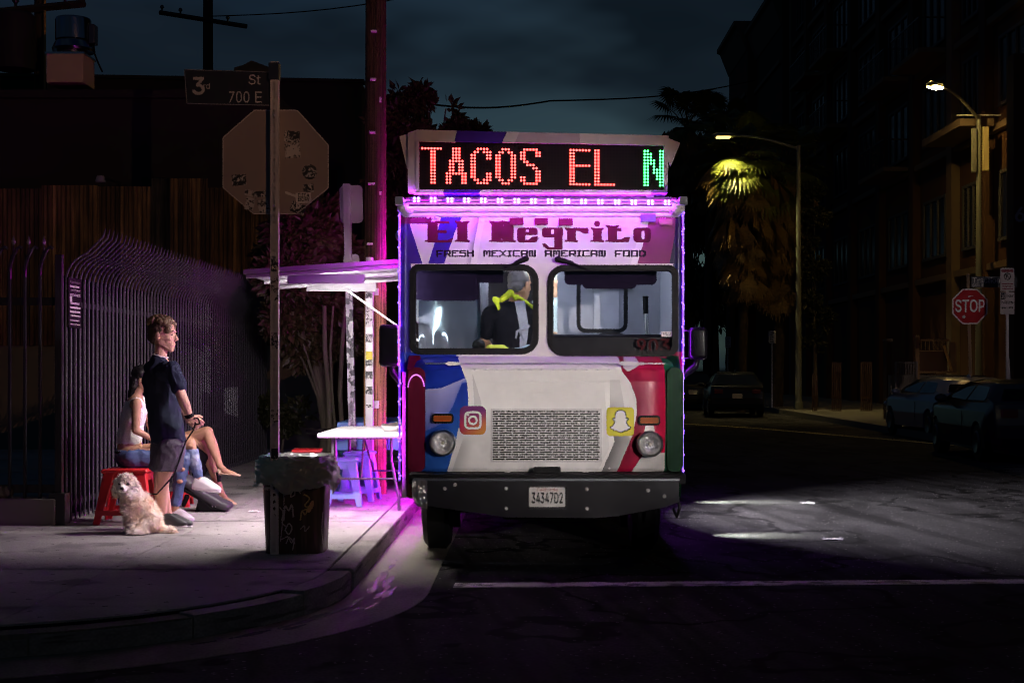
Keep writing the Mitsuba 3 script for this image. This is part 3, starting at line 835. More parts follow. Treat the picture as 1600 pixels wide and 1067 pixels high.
# red digits painted as a reflection, and a small permit sticker, right pane
put(truck, 'sticker_number', text_front('903', F(995, 0)[0], F(0, 551)[1], yB + .009, .105, F(1047, 0)[0] - F(995, 0)[0], True, .001), 'reflection_red')
mat('reflection_red', (0.042, 0.001, 0.004), 0.6, spec=.1)
x0, z1 = F(1034, 518)
x1, z0 = F(1050, 526)
st = put(truck, 'permit_sticker', front(sbox(x0, z0, x1, z1), yB + .008, .001), 'white_print')
put(st, 'print', text_front('YOU13', x0 + .008, z0 + .01, yB + .0075, .022, x1 - x0 - .016, True, .0005), 'black_print')

# mirrors
for s in (-1, 1):
    if s < 0:
        x0, z1 = F(592, 507)
        x1, z0 = F(627, 573)
    else:
        x0, z1 = F(1077, 511)
        x1, z0 = F(1106, 562)
    m = put(truck, 'mirror', rbox(x0, x1, yB - .02, yB + .10, z0, z1, .035), 'black_gloss', 30)
    put(m, 'arm', tube([((x0 + x1) / 2, yB + .05, z0 + .02), ((x0 + x1) / 2 + .02 * -s, yB + .04, z0 - .05), (XL + .02 if s < 0 else XR - .02, yB + .05, z0 - .16)], [.022, .03, .03], 10), 'black_gloss', 40)
    put(m, 'stay', rod((x0 + .03, yB + .04, z1 - .03), (XL + .03 if s < 0 else XR - .03, yB + .06, z1 - .02), .008), 'black_gloss', 40)
    put(m, 'stay', rod((x0 + .04, yB + .04, z0 + .02), (XL + .03 if s < 0 else XR - .03, yB + .06, z0 + .0), .006), 'black_gloss', 40)
# side clearance lamps at the left edge
for v in (366,):
    put(truck, 'side_lamp', tm(ball((XL - .02, yB + .12, F(0, v)[1]), (.045, .045, .05), 16)), 'chrome', True)
# rivets of the hood's lower and upper edges
for i in range(13):
    for v in (731.5, 577):
        u = 742 + i * 17.5
        if v > 700 and 825 < u < 885:
            continue
        x, z = N(u, v)
        put(truck, 'rivet', tm(ball((x, yN + (.0 if v > 700 else -.006), z), (.009, .008, .009), 10)), 'truck_white', True)
# ------------------------------------------------------------------ lit sign on the roof
yS = yB - 0.10
S = lambda u, v: (float(P(u, v, yS)[0]), float(P(u, v, yS)[2]))
sx0, sz1 = S(650, 204)
sx1, sz0 = S(1043, 301)
frame = sbox(sx0, sz0, sx1, sz1)
panel = Polygon([S(655, 221), S(1037, 228), S(1037, 297), S(655, 296)])
put(truck, 'sign_box', cat([front(Polygon([S(650, 203), S(1045, 212), S(1043, 302), S(650, 302)]).difference(panel.buffer(.002)), yS, 0.30)]), 'truck_paint')
labels[truck + '__sign_box'] = {'label': 'white and purple striped sign box on the roof edge'}
sp = put(truck, 'text_sign', front(panel, yS + 0.022, 0.05), 'sign_black')
labels[sp] = {'label': 'black dot panel lit with red and green lettering TACOS EL N'}
mat('sign_black', (0.016, 0.010, 0.014), 0.6, spec=.05)
put(truck, 'sign_bracket', cat([box(sx0 + .1, sx0 + .16, yS + .1, yS + .3, 2.74, sz0 + .02), box(sx1 - .16, sx1 - .1, yS + .1, yS + .3, 2.74, sz0 + .02)]), 'dark_steel')
put(sp, 'top_reflector', front(Polygon([S(656, 220.6), S(712, 221.6), S(712, 223), S(656, 222)]), yS - .004, .004), 'white_print')
LED = {'T': ['0123456'] + ['34'] * 11,
       'A': ['234', '234', '234', '234', '12345', '1245', '1245', '1245', '0123456', '0156', '0156', '0156'],
       'C': ['2345', '12456', '0156', '0156', '01', '01', '01', '01', '0156', '0156', '12456', '2345'],
       'O': ['234', '1245', '0156', '0156', '0156', '0156', '0156', '0156', '0156', '0156', '1245', '234'],
       'S': ['12345', '0156', '0156', '01', '12', '234', '45', '56', '56', '0156', '0156', '12345'],
       'E': ['0123456', '01', '01', '01', '01', '0123456', '01', '01', '01', '01', '01', '0123456'],
       'L': ['01'] * 11 + ['0123456'],
       'N': ['0156', '01256', '01256', '012356', '012356', '01356', '013456', '013456', '01456', '01456', '0156', '0156']}
oct8 = [(math.cos(a), math.sin(a)) for a in np.arange(8) * math.pi / 4]


def dot(x, y, z, r):
    v = [(x, y - r * .55, z)] + [(x + r * .62 * c, y - r * .45, z + r * .62 * s) for c, s in oct8] + [(x + r * c, y, z + r * s) for c, s in oct8]
    f = [(0, 1 + i, 1 + (i + 1) % 8) for i in range(8)]
    for i in range(8):
        j = (i + 1) % 8
        f += [(1 + i, 9 + i, 9 + j), (1 + i, 9 + j, 1 + j)]
    return np.array(v), np.array(f)


cp, rp = 4.86 / FPX * yS, 4.84 / FPX * yS
for ch, cell in (('T', 0), ('A', 1), ('C', 2), ('O', 3), ('S', 4), ('E', 6), ('L', 7), ('N', 9)):
    vs, fs, at = [], [], 0
    for r, row in enumerate(LED[ch]):
        for k in row:
            c = cell * 8 + int(k)
            u = 659.5 + c * 4.835
            x, z = S(u, 231.5 + r * 4.84 + (u - 655) * 0.0125)
            v, f = dot(x, yS + 0.016, z, 0.0095)
            vs.append(v)
            fs.append(f + at)
            at += len(v)
    m = trimesh.Trimesh(np.vstack(vs), np.vstack(fs), process=False)
    if m.face_normals[:, 1].mean() > 0:
        m.invert()
    if ch == 'N':
        put(sp, 'lit_letter', m, 'void_black', emitter=glow(0.40, 9.0, 1.2, 1.0, 0.2))
    else:
        put(sp, 'lit_letter', m, 'void_black', emitter=glow(12.0, 0.46, 0.42, 1.0, 0.15))
# unlit dots: too small to pick apart
vs, at = [], 0
un = []
for c in range(79):
    for r in range(15):
        u = 659.5 + c * 4.835
        x, z = S(u, 226.6 + r * 4.84 + (u - 655) * 0.0125)
        un.append((x, z))
un = np.array(un)
q = np.array([(-1, -1), (1, -1), (1, 1), (-1, 1)]) * .0055
pv = np.stack([(un[:, None, 0] + q[None, :, 0]), np.full((len(un), 4), yS + .0205), un[:, None, 1] + q[None, :, 1]], -1).reshape(-1, 3)
pf = (np.arange(len(un))[:, None] * 4 + np.array([[0, 1, 2, 0, 2, 3]])).reshape(-1, 3)
kk = put(sp, 'unlit_dots', trimesh.Trimesh(pv, pf, process=False), 'dark_trim')
labels[kk] = {'kind': 'stuff'}
# white side plates of the sign
for pts in (((636, 208), (623, 212), (635, 262), (637, 262)), ((1043, 214), (1064, 222), (1049, 259), (1043, 246))):
    pp = [S(*a) for a in pts]
    put(truck, 'sign_side_plate', front(Polygon(pp), yS + .05, .03), 'truck_white')
put(truck, 'sign_side_plate', front(Polygon([S(637, 207), S(650, 203), S(650, 302), S(637, 300)]), yS + .02, .12), 'truck_white')

# ------------------------------------------------------------------ purple light strips
PUR = (0.40, 0.02, 1.0)
MAG = (0.58, 0.015, 0.80)
mat('strip_violet', (0.42, 0.16, 0.60), 0.4)
mat('strip_white', (0.6, 0.55, 0.65), 0.4)
zst = F(0, 318)[1]
yst = yB - 0.105
st = put(truck, 'light_strip', box(F(636, 0)[0], F(1052, 0)[0], yst - .002, yst + .03, zst - .009, zst + .009), 'strip_violet')
labels[st] = {'label': 'row of purple light modules along the roof edge'}
for k in range(16):
    x = F(652.5 + k * 25.85, 0)[0]
    z = F(0, 315.0 + k * 0.30)[1]
    md = put(st, 'light_module', cat([rbox(x - .034, x + .034, yst - .012, yst - .002, z - .016, z + .016, .004, 8)]), 'strip_white', 30, emitter=glow(.50, .06, 1.2, 1.0, .06))
    leds = []
    for a in (-.015, .015):
        for b in (-.012, .012):
            v, f = dot(x + a, yst - .0125, z + b, .0105)
            mm = trimesh.Trimesh(v, f, process=False)
            leds.append(mm)
    mm = cat(leds)
    if mm.face_normals[:, 1].mean() > 0:
        mm.invert()
    put(md, 'diode', mm, 'void_black', emitter=glow(3.5, 1.7, 9.0, 1.0, 0.06))


# the strip's own light falls back on the moulding, the sign box and the brow of the body
wx0, wx1 = F(640, 0)[0], F(1048, 0)[0]
qv = np.array([(wx0, yst + .002, zst - .0165), (wx1, yst + .002, zst - .0165), (wx1, yst - .004 + .0, zst - .036), (wx0, yst - .004, zst - .036),
               (wx0, yst + .002, zst + .0165), (wx1, yst + .002, zst + .0165), (wx1, yst - .004, zst + .036), (wx0, yst - .004, zst + .036)])
wash = tm((qv, np.array([(0, 1, 2, 3), (7, 6, 5, 4)])))
if wash.face_normals[:, 1].mean() < 0:
    wash.invert()
put(st, 'light_line', wash, 'strip_violet', emitter=glow(0.50, 0.035, 1.0, 110.0, 2.8))


def strip_v(x, y, z0, z1, name, k, w, gap=0.0415, r=0.0075):
    """A clear tube with a purple diode every few centimetres, along the edge of the body."""
    key = put(truck, name, rod((x, y, z0), (x, y, z1), r, 8), 'strip_white', 40, emitter=glow(.20, .02, .95, 1.0, .08))
    ms = []
    z = z0 + .02
    i = 0
    while z < z1 - .01:
        for dz in (0, .022, .044):
            ms.append(tm(ball((x + .007 * math.sin(i * 2.3 + dz * 90), y - r * .9, z + dz), (.0095, .008, .0095), 8)))
        z += 0.146
        i += 1
    mk = put(key, 'diodes', cat(ms), 'void_black', True, emitter=glow(.85, .32, 4.5, 1.0, .08))
    s = -1 if x < TX else 1
    q = np.array([(x + s * r * 1.25, y + .001, z0), (x + s * r * 1.25, y + .001, z1), (x + s * r * .2, y + .008, z1), (x + s * r * .2, y + .008, z0)])
    put(key, 'light_line', tm((q, np.array([(0, 1, 2, 3)] if s < 0 else [(3, 2, 1, 0)]))), 'strip_white', emitter=glow(*(MAG if s < 0 else PUR), k, w))
    return key


zt, zbm = F(0, 335)[1], F(0, 572)[1]
strip_v(XL - .018, yB - .02, zbm, zt, 'light_strip', 700.0, 2.2)
strip_v(XR + .018, yB - .02, zbm, zt, 'light_strip', 150.0, 1.2)
strip_v(XL - .012, yB - .06, 0.62, zbm, 'light_strip', 120.0, .8)
strip_v(XR + .012, yB - .06, 0.66, zbm, 'light_strip', 70.0, .6)
# a curl of diodes on the red corner panel
cc = N(650, 606)
cur = [tm(ball((cc[0] + .062 * math.cos(a), yN + .012, cc[1] + .10 * math.sin(a)), .005, 8)) for a in np.linspace(.15, math.pi - .1, 17)]
put(truck, 'diode_curl', cat(cur), 'void_black', True, emitter=glow(0.75, .20, 1.0, 3.0, .05))
# strips that run back along both sides, and a short one added for the pole
def strip_y(x, z, y0, y1, k, w, s, up_=0, name='light_strip'):
    key = put(truck, name, box(x, x + s * .006, y0, y1, z - .012, z + .012), 'strip_white')
    m = box(x + s * .0065, x + s * .012, y0 + .03, y1 - .03, z - .005, z + .005)
    if up_:                                          # added short strip, turned upwards to tint the upper pole magenta
        m = tm((np.array([(x + s * .001, y0 + .03, z + .024), (x + s * .001, y1 - .03, z + .024), (x + s * .009, y1 - .03, z + .016), (x + s * .009, y0 + .03, z + .016)]), np.array([(3, 2, 1, 0)])))
        if m.face_normals[0, 2] < 0:
            m.invert()
    put(key, 'diodes', m, 'void_black', emitter=glow(*k, 1.0, w))


strip_y(XL, 2.62, 15.3, 15.8, (3000.0, 2.0, 3000.0), 1.7, -1, 1)
strip_y(XL, 0.60, 12.5, 16.9, (250.0, 2.0, 290.0), 2.4, -1)
strip_y(XR, 0.72, 11.6, 16.9, (14, 2.5, 34), 1.0, 1)
strip_y(XR, 2.55, 11.6, 16.9, (12.0, 3, 36), 1.0, 1)

# ------------------------------------------------------------------ service hatch: awning, lamps, shelf
AY = 11.5
AX0, AX1 = P(380, 428, AY)[0], XL - .01
AZ0, AZ1 = P(380, 428, AY)[2], P(625, 411, AY)[2]
aw = put(truck, 'awning', tm((np.array([(AX0, AY, AZ0), (AX1, AY, AZ1), (AX1, AY + 1.6, AZ1), (AX0, AY + 1.6, AZ0), (AX0, AY, AZ0 + .035), (AX1, AY, AZ1 + .035), (AX1, AY + 1.6, AZ1 + .035), (AX0, AY + 1.6, AZ0 + .035)]),
                              np.array([(0, 1, 2, 3), (7, 6, 5, 4), (0, 4, 5, 1), (3, 2, 6, 7), (0, 3, 7, 4), (1, 5, 6, 2)]))), 'awning_metal')
labels[aw] = {'label': 'raised white metal awning flap over the serving hatch'}
mat('awning_metal', (0.17, 0.165, 0.18), 0.45, 0.1)
slope = (AZ1 - AZ0) / (AX1 - AX0)
az = lambda x: AZ0 + (x - AX0) * slope
for y in (AY + .03, AY + .8, AY + 1.55):
    put(aw, 'rib', tube([(AX0 + .02, y, az(AX0 + .02) - .02), (AX1, y, az(AX1) - .02)], .018, 8), 'awning_metal', 40)
for (xa, xb, y) in ((-1.98, -1.42, AY + .28), (-2.0, -1.45, AY + 1.42)):
    hz = put(aw, 'lamp_batten', box(xa - .03, xb + .03, y - .034, y + .034, az(xa) - .026, az(xa) - .012), 'awning_metal')
    put(hz, 'shield', box(xa - .04, xb + .04, y - .036, y - .0345, az(xa) - .088, az(xa) - .012), 'void_black')  # added to stop the tube light short of the near pavement
    put(hz, 'cover', box(xa - .04, xb + .04, y - .039, y - .0365, az(xa) - .089, az(xa) - .010), 'awning_metal')
    tb3 = rod((xa, y, az(xa) - .040), (xb, y, az(xa) - .040), .009, 16)
    lowh = tb3.face_normals[:, 2] < -.15
    put(hz, 'tube', trimesh.Trimesh(tb3.vertices, tb3.faces[~lowh], process=False), 'truck_white', True)
    put(hz, 'lit_tube', trimesh.Trimesh(tb3.vertices, tb3.faces[lowh], process=False), 'void_black', True, emitter=glow(1.0, 0.92, 0.86, 1850.0, 4.5))
for u0, u1 in ((506, 531), (537, 557)):
    xa, xb = P(u0, 0, AY + .06)[0], P(u1, 0, AY + .06)[0]
    put(aw, 'marker_tube', rod((xa, AY + .05, az(xa) - .03), (xb, AY + .05, az(xb) - .03), .010, 8), 'void_black', True, emitter=glow(1, .93, .95, 6.0, .05))  # added dim tubes stand for the lit ones hidden behind the shields
put(aw, 'stay', rod((AX0 + .55, AY + 1.5, az(AX0 + .55) - .02), (XL, AY + 1.7, 1.75), .009), 'galvanised', 40)
put(truck, 'serving_shelf', rbox(XL - .09, XL - .002, 11.9, 13.7, 1.235, 1.265, .012), 'brushed_steel', 30)

# ------------------------------------------------------------------ the inside seen through the windscreen
scene['steel_wavy'] = {'type': 'twosided', 'bsdf': {'type': 'principled', 'base_color': rgb(.20, .23, .30), 'metallic': .75, 'roughness': 0.07, 'specular': .5}}


def wavy(U, V):
    x = np.interp(U, [0, 1], [XL + .035, P(749, 0, 12.5)[0]])
    z = np.interp(V, [0, 1], [1.1, 2.55])
    zf = P(0, 546, 12.5)[2]
    e = np.clip((z - zf) / .10, 0, 20)
    y = 12.5 - (x - XL) * .042 + (x - XL) * .056 * np.exp(-e * 1.3) + .0062 * np.sin(x * 46 + .6) * np.exp(-(e ** 2) * 1.1) + .0010 * np.sin(z * 9 + x * 4)
    return x, y, z


put(truck, 'steel_partition', grid(wavy, np.linspace(0, 1, 140), np.linspace(0, 1, 160)), 'steel_wavy', True)
put(truck, 'pillar_lamp', rod((XL + .043, yB + .085, 1.72), (XL + .043, yB + .085, 2.34), .011, 8), 'void_black', True, emitter=glow(.8, 1.0, .85, 55.0, .5))  # added tube, hidden behind the pillar, makes the glints in the steel
Q = lambda u, v, y: P(u, v, y)
put(truck, 'steel_partition_edge', box(Q(747, 0, 12.5)[0], Q(750.5, 0, 12.5)[0], 12.47, 12.56, .7, 2.6), 'chrome')
put(truck, 'side_lining', box(XR - .034, XR - .031, 11.4, 16, .7, 2.66), 'grey_panel')
put(truck, 'tread_plate', box(Q(750, 0, 13.2)[0], Q(763, 0, 13.2)[0], 13.2, 13.22, .7, 2.40), 'brushed_steel')
x0, x1 = Q(871, 0, 12.7)[0], XR - .035
put(truck, 'partition', box(x0, x1, 12.7, 12.73, .7, 2.66), 'grey_panel')
x0, z1 = Q(928, 455, 12.69)[0], Q(0, 430, 12.69)[2]
put(truck, 'locker_door', box(Q(928, 0, 12.68)[0], Q(967, 0, 12.68)[0], 12.672, 12.698, 1.3, Q(0, 432, 12.68)[2]), 'grey_panel_pale')
rr_ = rrect(Q(901, 0, 12.4)[0], Q(981, 0, 12.4)[0], Q(0, 520, 12.4)[2], Q(0, 428, 12.4)[2], .08)
put(truck, 'seat_frame', front(rr_.difference(rr_.buffer(-.035)), 12.4, .04), 'black_rubber', 30)
put(truck, 'header_panel', cat([box(XL + .04, Q(748, 0, 11.5)[0], 11.5, 11.52, Q(0, 468, 11.5)[2], 2.68), box(Q(748, 0, 11.5)[0], Q(786, 0, 11.5)[0], 11.5, 11.52, Q(0, 442, 11.5)[2], 2.68),
                                box(Q(786, 0, 11.5)[0], XR - .05, 11.5, 11.52, Q(0, 418, 11.5)[2], 2.68)]), 'visor_purple')
mat('visor_purple', (0.008, 0.003, 0.018), 0.6, spec=.05)
sv = rrect(Q(882, 0, 11.45)[0], Q(1026, 0, 11.45)[0], Q(0, 445, 11.45)[2], Q(0, 412, 11.45)[2], .04).union(rrect(Q(910, 0, 11.45)[0], Q(995, 0, 11.45)[0], Q(0, 451, 11.45)[2], Q(0, 412, 11.45)[2], .04))
put(truck, 'sun_visor', front(sv, 11.45, .02), 'visor_purple', 30)
sv = rrect(Q(657, 0, 11.45)[0], Q(745, 0, 11.45)[0], Q(0, 470, 11.45)[2], Q(0, 412, 11.45)[2], .03)
put(truck, 'sun_visor', front(sv, 11.45, .02), 'visor_purple', 30)
put(truck, 'dashboard', cat([rbox(Q(856, 0, 11.7)[0], XR - .05, 11.36, 11.95, 1.3, Q(0, 524, 11.7)[2], .03), rbox(XL + .05, Q(760, 0, 11.7)[0], 11.36, 11.8, 1.3, Q(0, 545, 11.7)[2], .03)]), 'dark_trim', 30)
wh = trimesh.creation.torus(0.235, 0.017, 40, 12)
wh = rot(wh, 62, [1, 0, 0])
c = Q(956, 556, 11.85)
sw = put(truck, 'steering_wheel', mv(wh, c + np.array([0, 0, -.02])), 'black_rubber', True)
put(sw, 'spoke', cat([rod(c + np.array([-.22, 0, -.05]), c + np.array([.22, 0, -.05]), .012), tm(ball(c + np.array([0, .02, -.05]), .05, 12))]), 'black_rubber', True)
lv = put(truck, 'lever', rod(Q(1012, 533, 12.0), Q(1009, 484, 12.0), .014), 'chrome', True)
put(lv, 'grip', tube([Q(1009, 490, 12.0), Q(1008.5, 463, 12.0)], [.022, .024], 10), 'black_rubber', True)
put(truck, 'cab_knob', tm(ball(Q(748, 540, 11.7), .055, 16)), 'black_rubber', True)
put(truck, 'towel', cat([flesh([(Q(765, 544, 11.75), .03, Q(785, 545, 11.75), .035), (Q(785, 545, 11.75), .035, Q(795, 550, 11.75), .03)], .012, 3)]), 'cloth_yellow', True)
put(truck, 'towel', cat([flesh([(Q(800, 548, 11.75), .022, Q(820, 547, 11.75), .025), (Q(820, 547, 11.75), .035, Q(836, 543, 11.75), .04)], .012, 3)]), 'cloth_blue', True)
mat('cloth_yellow', (0.50, 0.52, 0.06), 0.8)
mat('cloth_blue', (0.30, 0.40, 0.45), 0.8)
put(truck, 'counter', rbox(Q(858, 0, 13.6)[0], .75, 13.4, 14.6, 1.2, 1.7, .02), 'brushed_steel', 30)
put(truck, 'counter_pan', cat([lathe([(0.0, 0.0), (.14, 0.0), (.17, .10), (.16, .10), (.13, .01), (0, .01)], 24, (Q(866, 0, 13.6)[0] + .02, 13.55, 1.70))]), 'brushed_steel', 30)
# lamps inside: a bulkhead lamp over the windscreen and a tube over the counter
cl = put(truck, 'cab_lamp', box(TX - .55, TX + .65, 11.56, 11.62, 2.63, 2.66), 'truck_white')
put(cl, 'tube', rod((TX - .5, 11.60, 2.60), (TX + .6, 11.60, 2.60), .014, 8), 'void_black', True, emitter=glow(.68, .76, 1.0, 95.0, 1.5))
kl = put(truck, 'kitchen_lamp', box(.20, .30, 12.9, 15.8, 2.66, 2.69), 'truck_white')
put(kl, 'tube', rod((.25, 12.95, 2.64), (.25, 15.7, 2.64), .014, 8), 'void_black', True, emitter=glow(.95, 1.0, .97, 130.0, 1.8))

# ------------------------------------------------------------------ work lamps on the street side of the truck (they light the road)
for (y, z, tx, ty, k, cut, beam) in ((12.85, 0.42, 1.95, 12.85, 46, 19, 5), (16.1, 0.45, 2.3, 16.05, 60, 16, 5)):
    lk = put(truck, 'side_work_lamp', rbox(XR, XR + .09, y - .06, y + .06, z - .04, z + .05, .012), 'black_gloss', 30)
    put(lk, 'lens', box(XR + .0905, XR + .092, y - .045, y + .045, z - .025, z + .035), 'lens_clear')
    spot(lk + '_beam', (XR + .11, y, z), (tx, ty, 0.0), (k * .95, k, k * .9), cut, beam, .8)
fl = put(truck, 'side_flood_lamp', rbox(XR, XR + .10, 14.3, 14.6, 2.30, 2.46, .015), 'black_gloss', 30)
put(fl, 'lens', box(XR + .101, XR + .103, 14.33, 14.57, 2.33, 2.43), 'lens_clear')
spot(fl + '_beam', (XR + .13, 14.45, 2.36), (4.5, 14.3, 0.0), (84, 78, 87), 53, 34, 1.6)

# street lamp behind the viewer: it lights the fronts of things
# ------------------------------------------------------------------ lamp posts
mat('post_paint', (0.24, 0.25, 0.20), 0.5, .2)


def street_lamp(base, height, arm, label, inten, aim=None, cut=72, r0=.11, lit=(40, 33, 16), beam=None):
    """A round tapered post with a curved arm and a flat lamp head."""
    k = thing('street_lamp', label, 'street lamp')
    b = np.array(base, float)
    a = np.array(arm, float)
    put(k, 'post', tube([b, b + (0, 0, .4), b + (0, 0, .41), b + (0, 0, height)], [r0 * 1.5, r0 * 1.4, r0, r0 * .62], 14), 'post_paint', 30)
    top = b + np.array([0, 0, height - .12])
    pts = [top + a * t * np.array([1, 1, 0]) + np.array([0, 0, a[2] * math.sin(t * math.pi / 2)]) for t in np.linspace(0, 1, 12)]
    put(k, 'arm', tube(pts, np.linspace(.055, .035, 12), 10), 'post_paint', True)
    tip = pts[-1]
    d = a * np.array([1, 1, 0])
    d /= np.linalg.norm(d)
    n = np.array([-d[1], d[0], 0])
    hp = [ball(tip + d * t + np.array([0, 0, z]), r, 14) for t, z, r in ((-.05, 0, .05), (.2, .02, .09), (.55, .01, .10), (.72, 0, .05))]
    hp += [ball(tip + d * t + n * s * .13, .04, 10) for t in (.2, .6) for s in (-1, 1)]
    h = put(k, 'lamp_head', tm(m3.Manifold.batch_hull(hp)), 'post_paint', 40)
    lens = tm(m3.Manifold.batch_hull([ball(tip + d * t + n * s * .09 + np.array([0, 0, -.055]), (.06, .06, .045), 12) for t in (.2, .58) for s in (-1, 1)]))
    put(h, 'lens', lens, 'void_black', True, emitter=glow(*lit, 1.0, .6))
    c = tip + d * .4 + np.array([0, 0, -.16])
    spot(k + '_beam', c, aim if aim is not None else c + np.array([0.01, 0.01, -3]), inten, cut, cut * (beam or (.45 if cut < 80 else .85)), 1.0)
    return k


street_lamp((9.0, 48.0, 0), 9.05, (-2.15, .0, .45), 'slim street lamp in front of the palms with a curved arm and a glowing head', (52, 42, 18), cut=53, beam=.75, lit=(2.6, 1.75, .5))
l2 = street_lamp((13.2, 42.0, 0), 9.0, (-1.55, -1.6, .62), 'tall street lamp by the apartment house with its arm reaching towards the viewer', (12, 8, 2.5), cut=89, lit=(110, 70, 19))
put(l2, 'cross_bar', cat([box(12.55, 13.85, 41.97, 42.03, 8.98, 9.02)]), 'white_print')
put(l2, 'junction_box', rbox(12.98, 13.10, 41.85, 42.05, 7.3, 8.6, .02), 'post_paint', 30)
put(l2, 'side_box', rbox(13.3, 13.48, 41.9, 42.05, 7.35, 8.65, .02), 'sign_pale', 30)
mat('sign_pale', (0.5, 0.42, 0.2), .6)
# the lamp behind the viewer
l3 = street_lamp((12.5, -13.0, 0), 4.2, (-2.4, .2, .3), 'street lamp behind the viewer, hooded and turned on the truck', (1520, 1390, 1330), aim=(0.25, 11.0, 1.75), cut=4.0, r0=.09)
l4 = street_lamp((15.5, -10.0, 0), 8.6, (-3.2, .2, .4), 'tall street lamp behind the viewer with an orange glow', (225, 108, 62), aim=(-4.0, 17.0, 4.7), cut=13, r0=.11)
l5 = street_lamp((13.0, -4.0, 0), 8.4, (-2.6, .1, .4), 'street lamp behind the viewer on the right hand pavement', (260, 205, 190), aim=(9.55, 30.0, 2.6), cut=3.0, r0=.10)
# ------------------------------------------------------------------ sign posts on the left pavement
def perf_post(key, x, y, z0, z1, w, bs='galvanised', lean=0.0, name='post'):
    """A square steel post punched with holes every inch."""
    n = int((z1 - z0) / .0508)
    fr_ = sbox(-w / 2, 0, w / 2, z1 - z0).difference(unary_union([Point(0, .03 + i * .0508).buffer(w * .19, 4) for i in range(n)]))
    a = front(fr_, -w / 2, .003)
    c = front(fr_, w / 2 - .003, .003)
    m = cat([a, c, box(-w / 2, -w / 2 + .003, -w / 2 + .0035, w / 2 - .0035, 0, z1 - z0), box(w / 2 - .003, w / 2, -w / 2 + .0035, w / 2 - .0035, 0, z1 - z0), box(-w / 2 + .004, w / 2 - .004, -.002, .002, 0, z1 - z0)])
    m.apply_transform(trimesh.transformations.rotation_matrix(math.radians(lean), [0, 1, 0]))
    m.apply_translation([x, y, z0])
    return put(key, name, m, bs)


def sticker_mat(key, seed, dark):
    def c(p, n, uv):
        x, z = p.x * 46, p.z * 60
        g = (fbm(x + seed, z, seed, 3) > 0.5)
        fine = noise(p.x * 190, p.z * 150, seed) > 0.42
        on = g & fine
        a, b = ((.03, .03, .032), (.52, .5, .48)) if dark else ((.5, .48, .46), (.05, .045, .045))
        return dr.select(on, mi.Color3f(b), mi.Color3f(a))
    mat(key, proc(c), .5)


sticker_mat('sticker_dark', 3.0, True)
sticker_mat('sticker_light', 11.0, False)
mat('sign_back', (0.32, 0.27, 0.25), 0.6, .1, spec=.2)
mat('sign_back_pale', (0.34, 0.33, 0.34), 0.5, .3)
mat('street_name_blue', (0.018, 0.022, 0.034), 0.45)
yP = 10.40
D = lambda u, v, y=yP: P(u, v, y)
ss = thing('stop_sign_post', 'perforated post by the trash bin with street name plate and stickered octagonal sign back', 'sign post')
perf_post(ss, D(429.5, 0)[0], yP, .15, D(0, 98)[2], .058)
oc = [(513, 226), (513, 293), (463, 334), (395, 334), (347, 293), (347, 214), (396, 171), (464, 171)]
oc = [(379.5 + 50 + (u - 430) * 1.0, v) for u, v in oc]
op = Polygon([(D(u, v)[0], D(u, v)[2]) for u, v in oc]).buffer(-.02).buffer(.02, 4)
pl_ = put(ss, 'octagonal_plate', front(op, yP + .034, .003), 'sign_back')
put(pl_, 'rim', front(op.buffer(.001).difference(op.buffer(-.006)), yP + .0325, .0015), 'galvanised')
bx = [(D(u, v)[0], D(u, v)[2]) for u, v in ((288, 109), (424, 113), (424, 166), (292, 163))]
npz = put(ss, 'name_plate', front(Polygon(bx).buffer(-.01).buffer(.01, 4), yP - .008, .004), 'street_name_blue')
labels[npz] = {'label': 'dark blue street name plate reading 3rd St 700 E'}
put(npz, 'rim', front(Polygon(bx).difference(Polygon(bx).buffer(-.006)), yP - .0095, .0013), 'sign_grey')
mat('sign_grey', (0.20, 0.20, 0.21), .5)
mat('name_print', (0.50, 0.49, 0.48), .5)
for s, u, v, h in (('3', 301, 149, 26), ('rd', 318, 140, 9), ('St', 389, 133, 15), ('700', 358, 161, 17), ('E', 399, 161, 17)):
    x, _, z = D(u, v)
    put(npz, 'lettering', text_front(s, x, z, yP - .0085, h / FPX * yP, .150 if s == '700' else None, s == '3', .0014), 'name_print')
put(ss, 'post_cap', box(D(421, 0)[0], D(437, 0)[0], yP - .038, yP + .038, D(0, 126)[2], D(0, 100)[2]), 'dark_steel')
for s_, u, v in ((1, 429.5, 182), (1, 429.5, 322)):
    x, _, z = D(u, v)
    put(pl_, 'bolt', tm(ball((x, yP - .032, z), .010, 10)), 'chrome', True)
for (u0, v0, u1, v1, a, dk) in ((443, 204, 467, 222, -3, 1), (444, 223, 468, 246, 5, 0), (472, 256, 494, 280, 0, 2), (473, 287, 489, 300, 5, 1), (361, 272, 383, 289, 5, 1), (381, 296, 397, 306, -12, 0), (397, 298, 414, 307, 6, 1),
                                (382, 308, 396, 328, -14, 0), (402, 311, 418, 331, 14, 0), (461, 300, 485, 317, 4, 3), (453, 317, 476, 333, -22, 1), (444, 301, 462, 305, -20, 4)):
    c0, c1 = D(u0, v0), D(u1, v1)
    if dk == 2:
        sh = Point((c0[0] + c1[0]) / 2, (c0[2] + c1[2]) / 2).buffer(.055, 14)
    else:
        sh = affinity.rotate(sbox(c0[0], c1[2], c1[0], c0[2]), a)
    q = put(pl_, 'sticker', front(sh, yP + .0325, .0012), ['sticker_light', 'sticker_dark', 'sticker_dark', 'white_print', 'white_print'][dk])
    if dk == 3:
        for t, dz in (('CITA', .052), ('BOW', .012)):
            put(pl_, 'sticker_print', text_front(t, c0[0] + .018, c1[2] + .006 + dz * .72, yP + .032, .028, (c1[0] - c0[0]) * .74, True, .001), 'black_print')
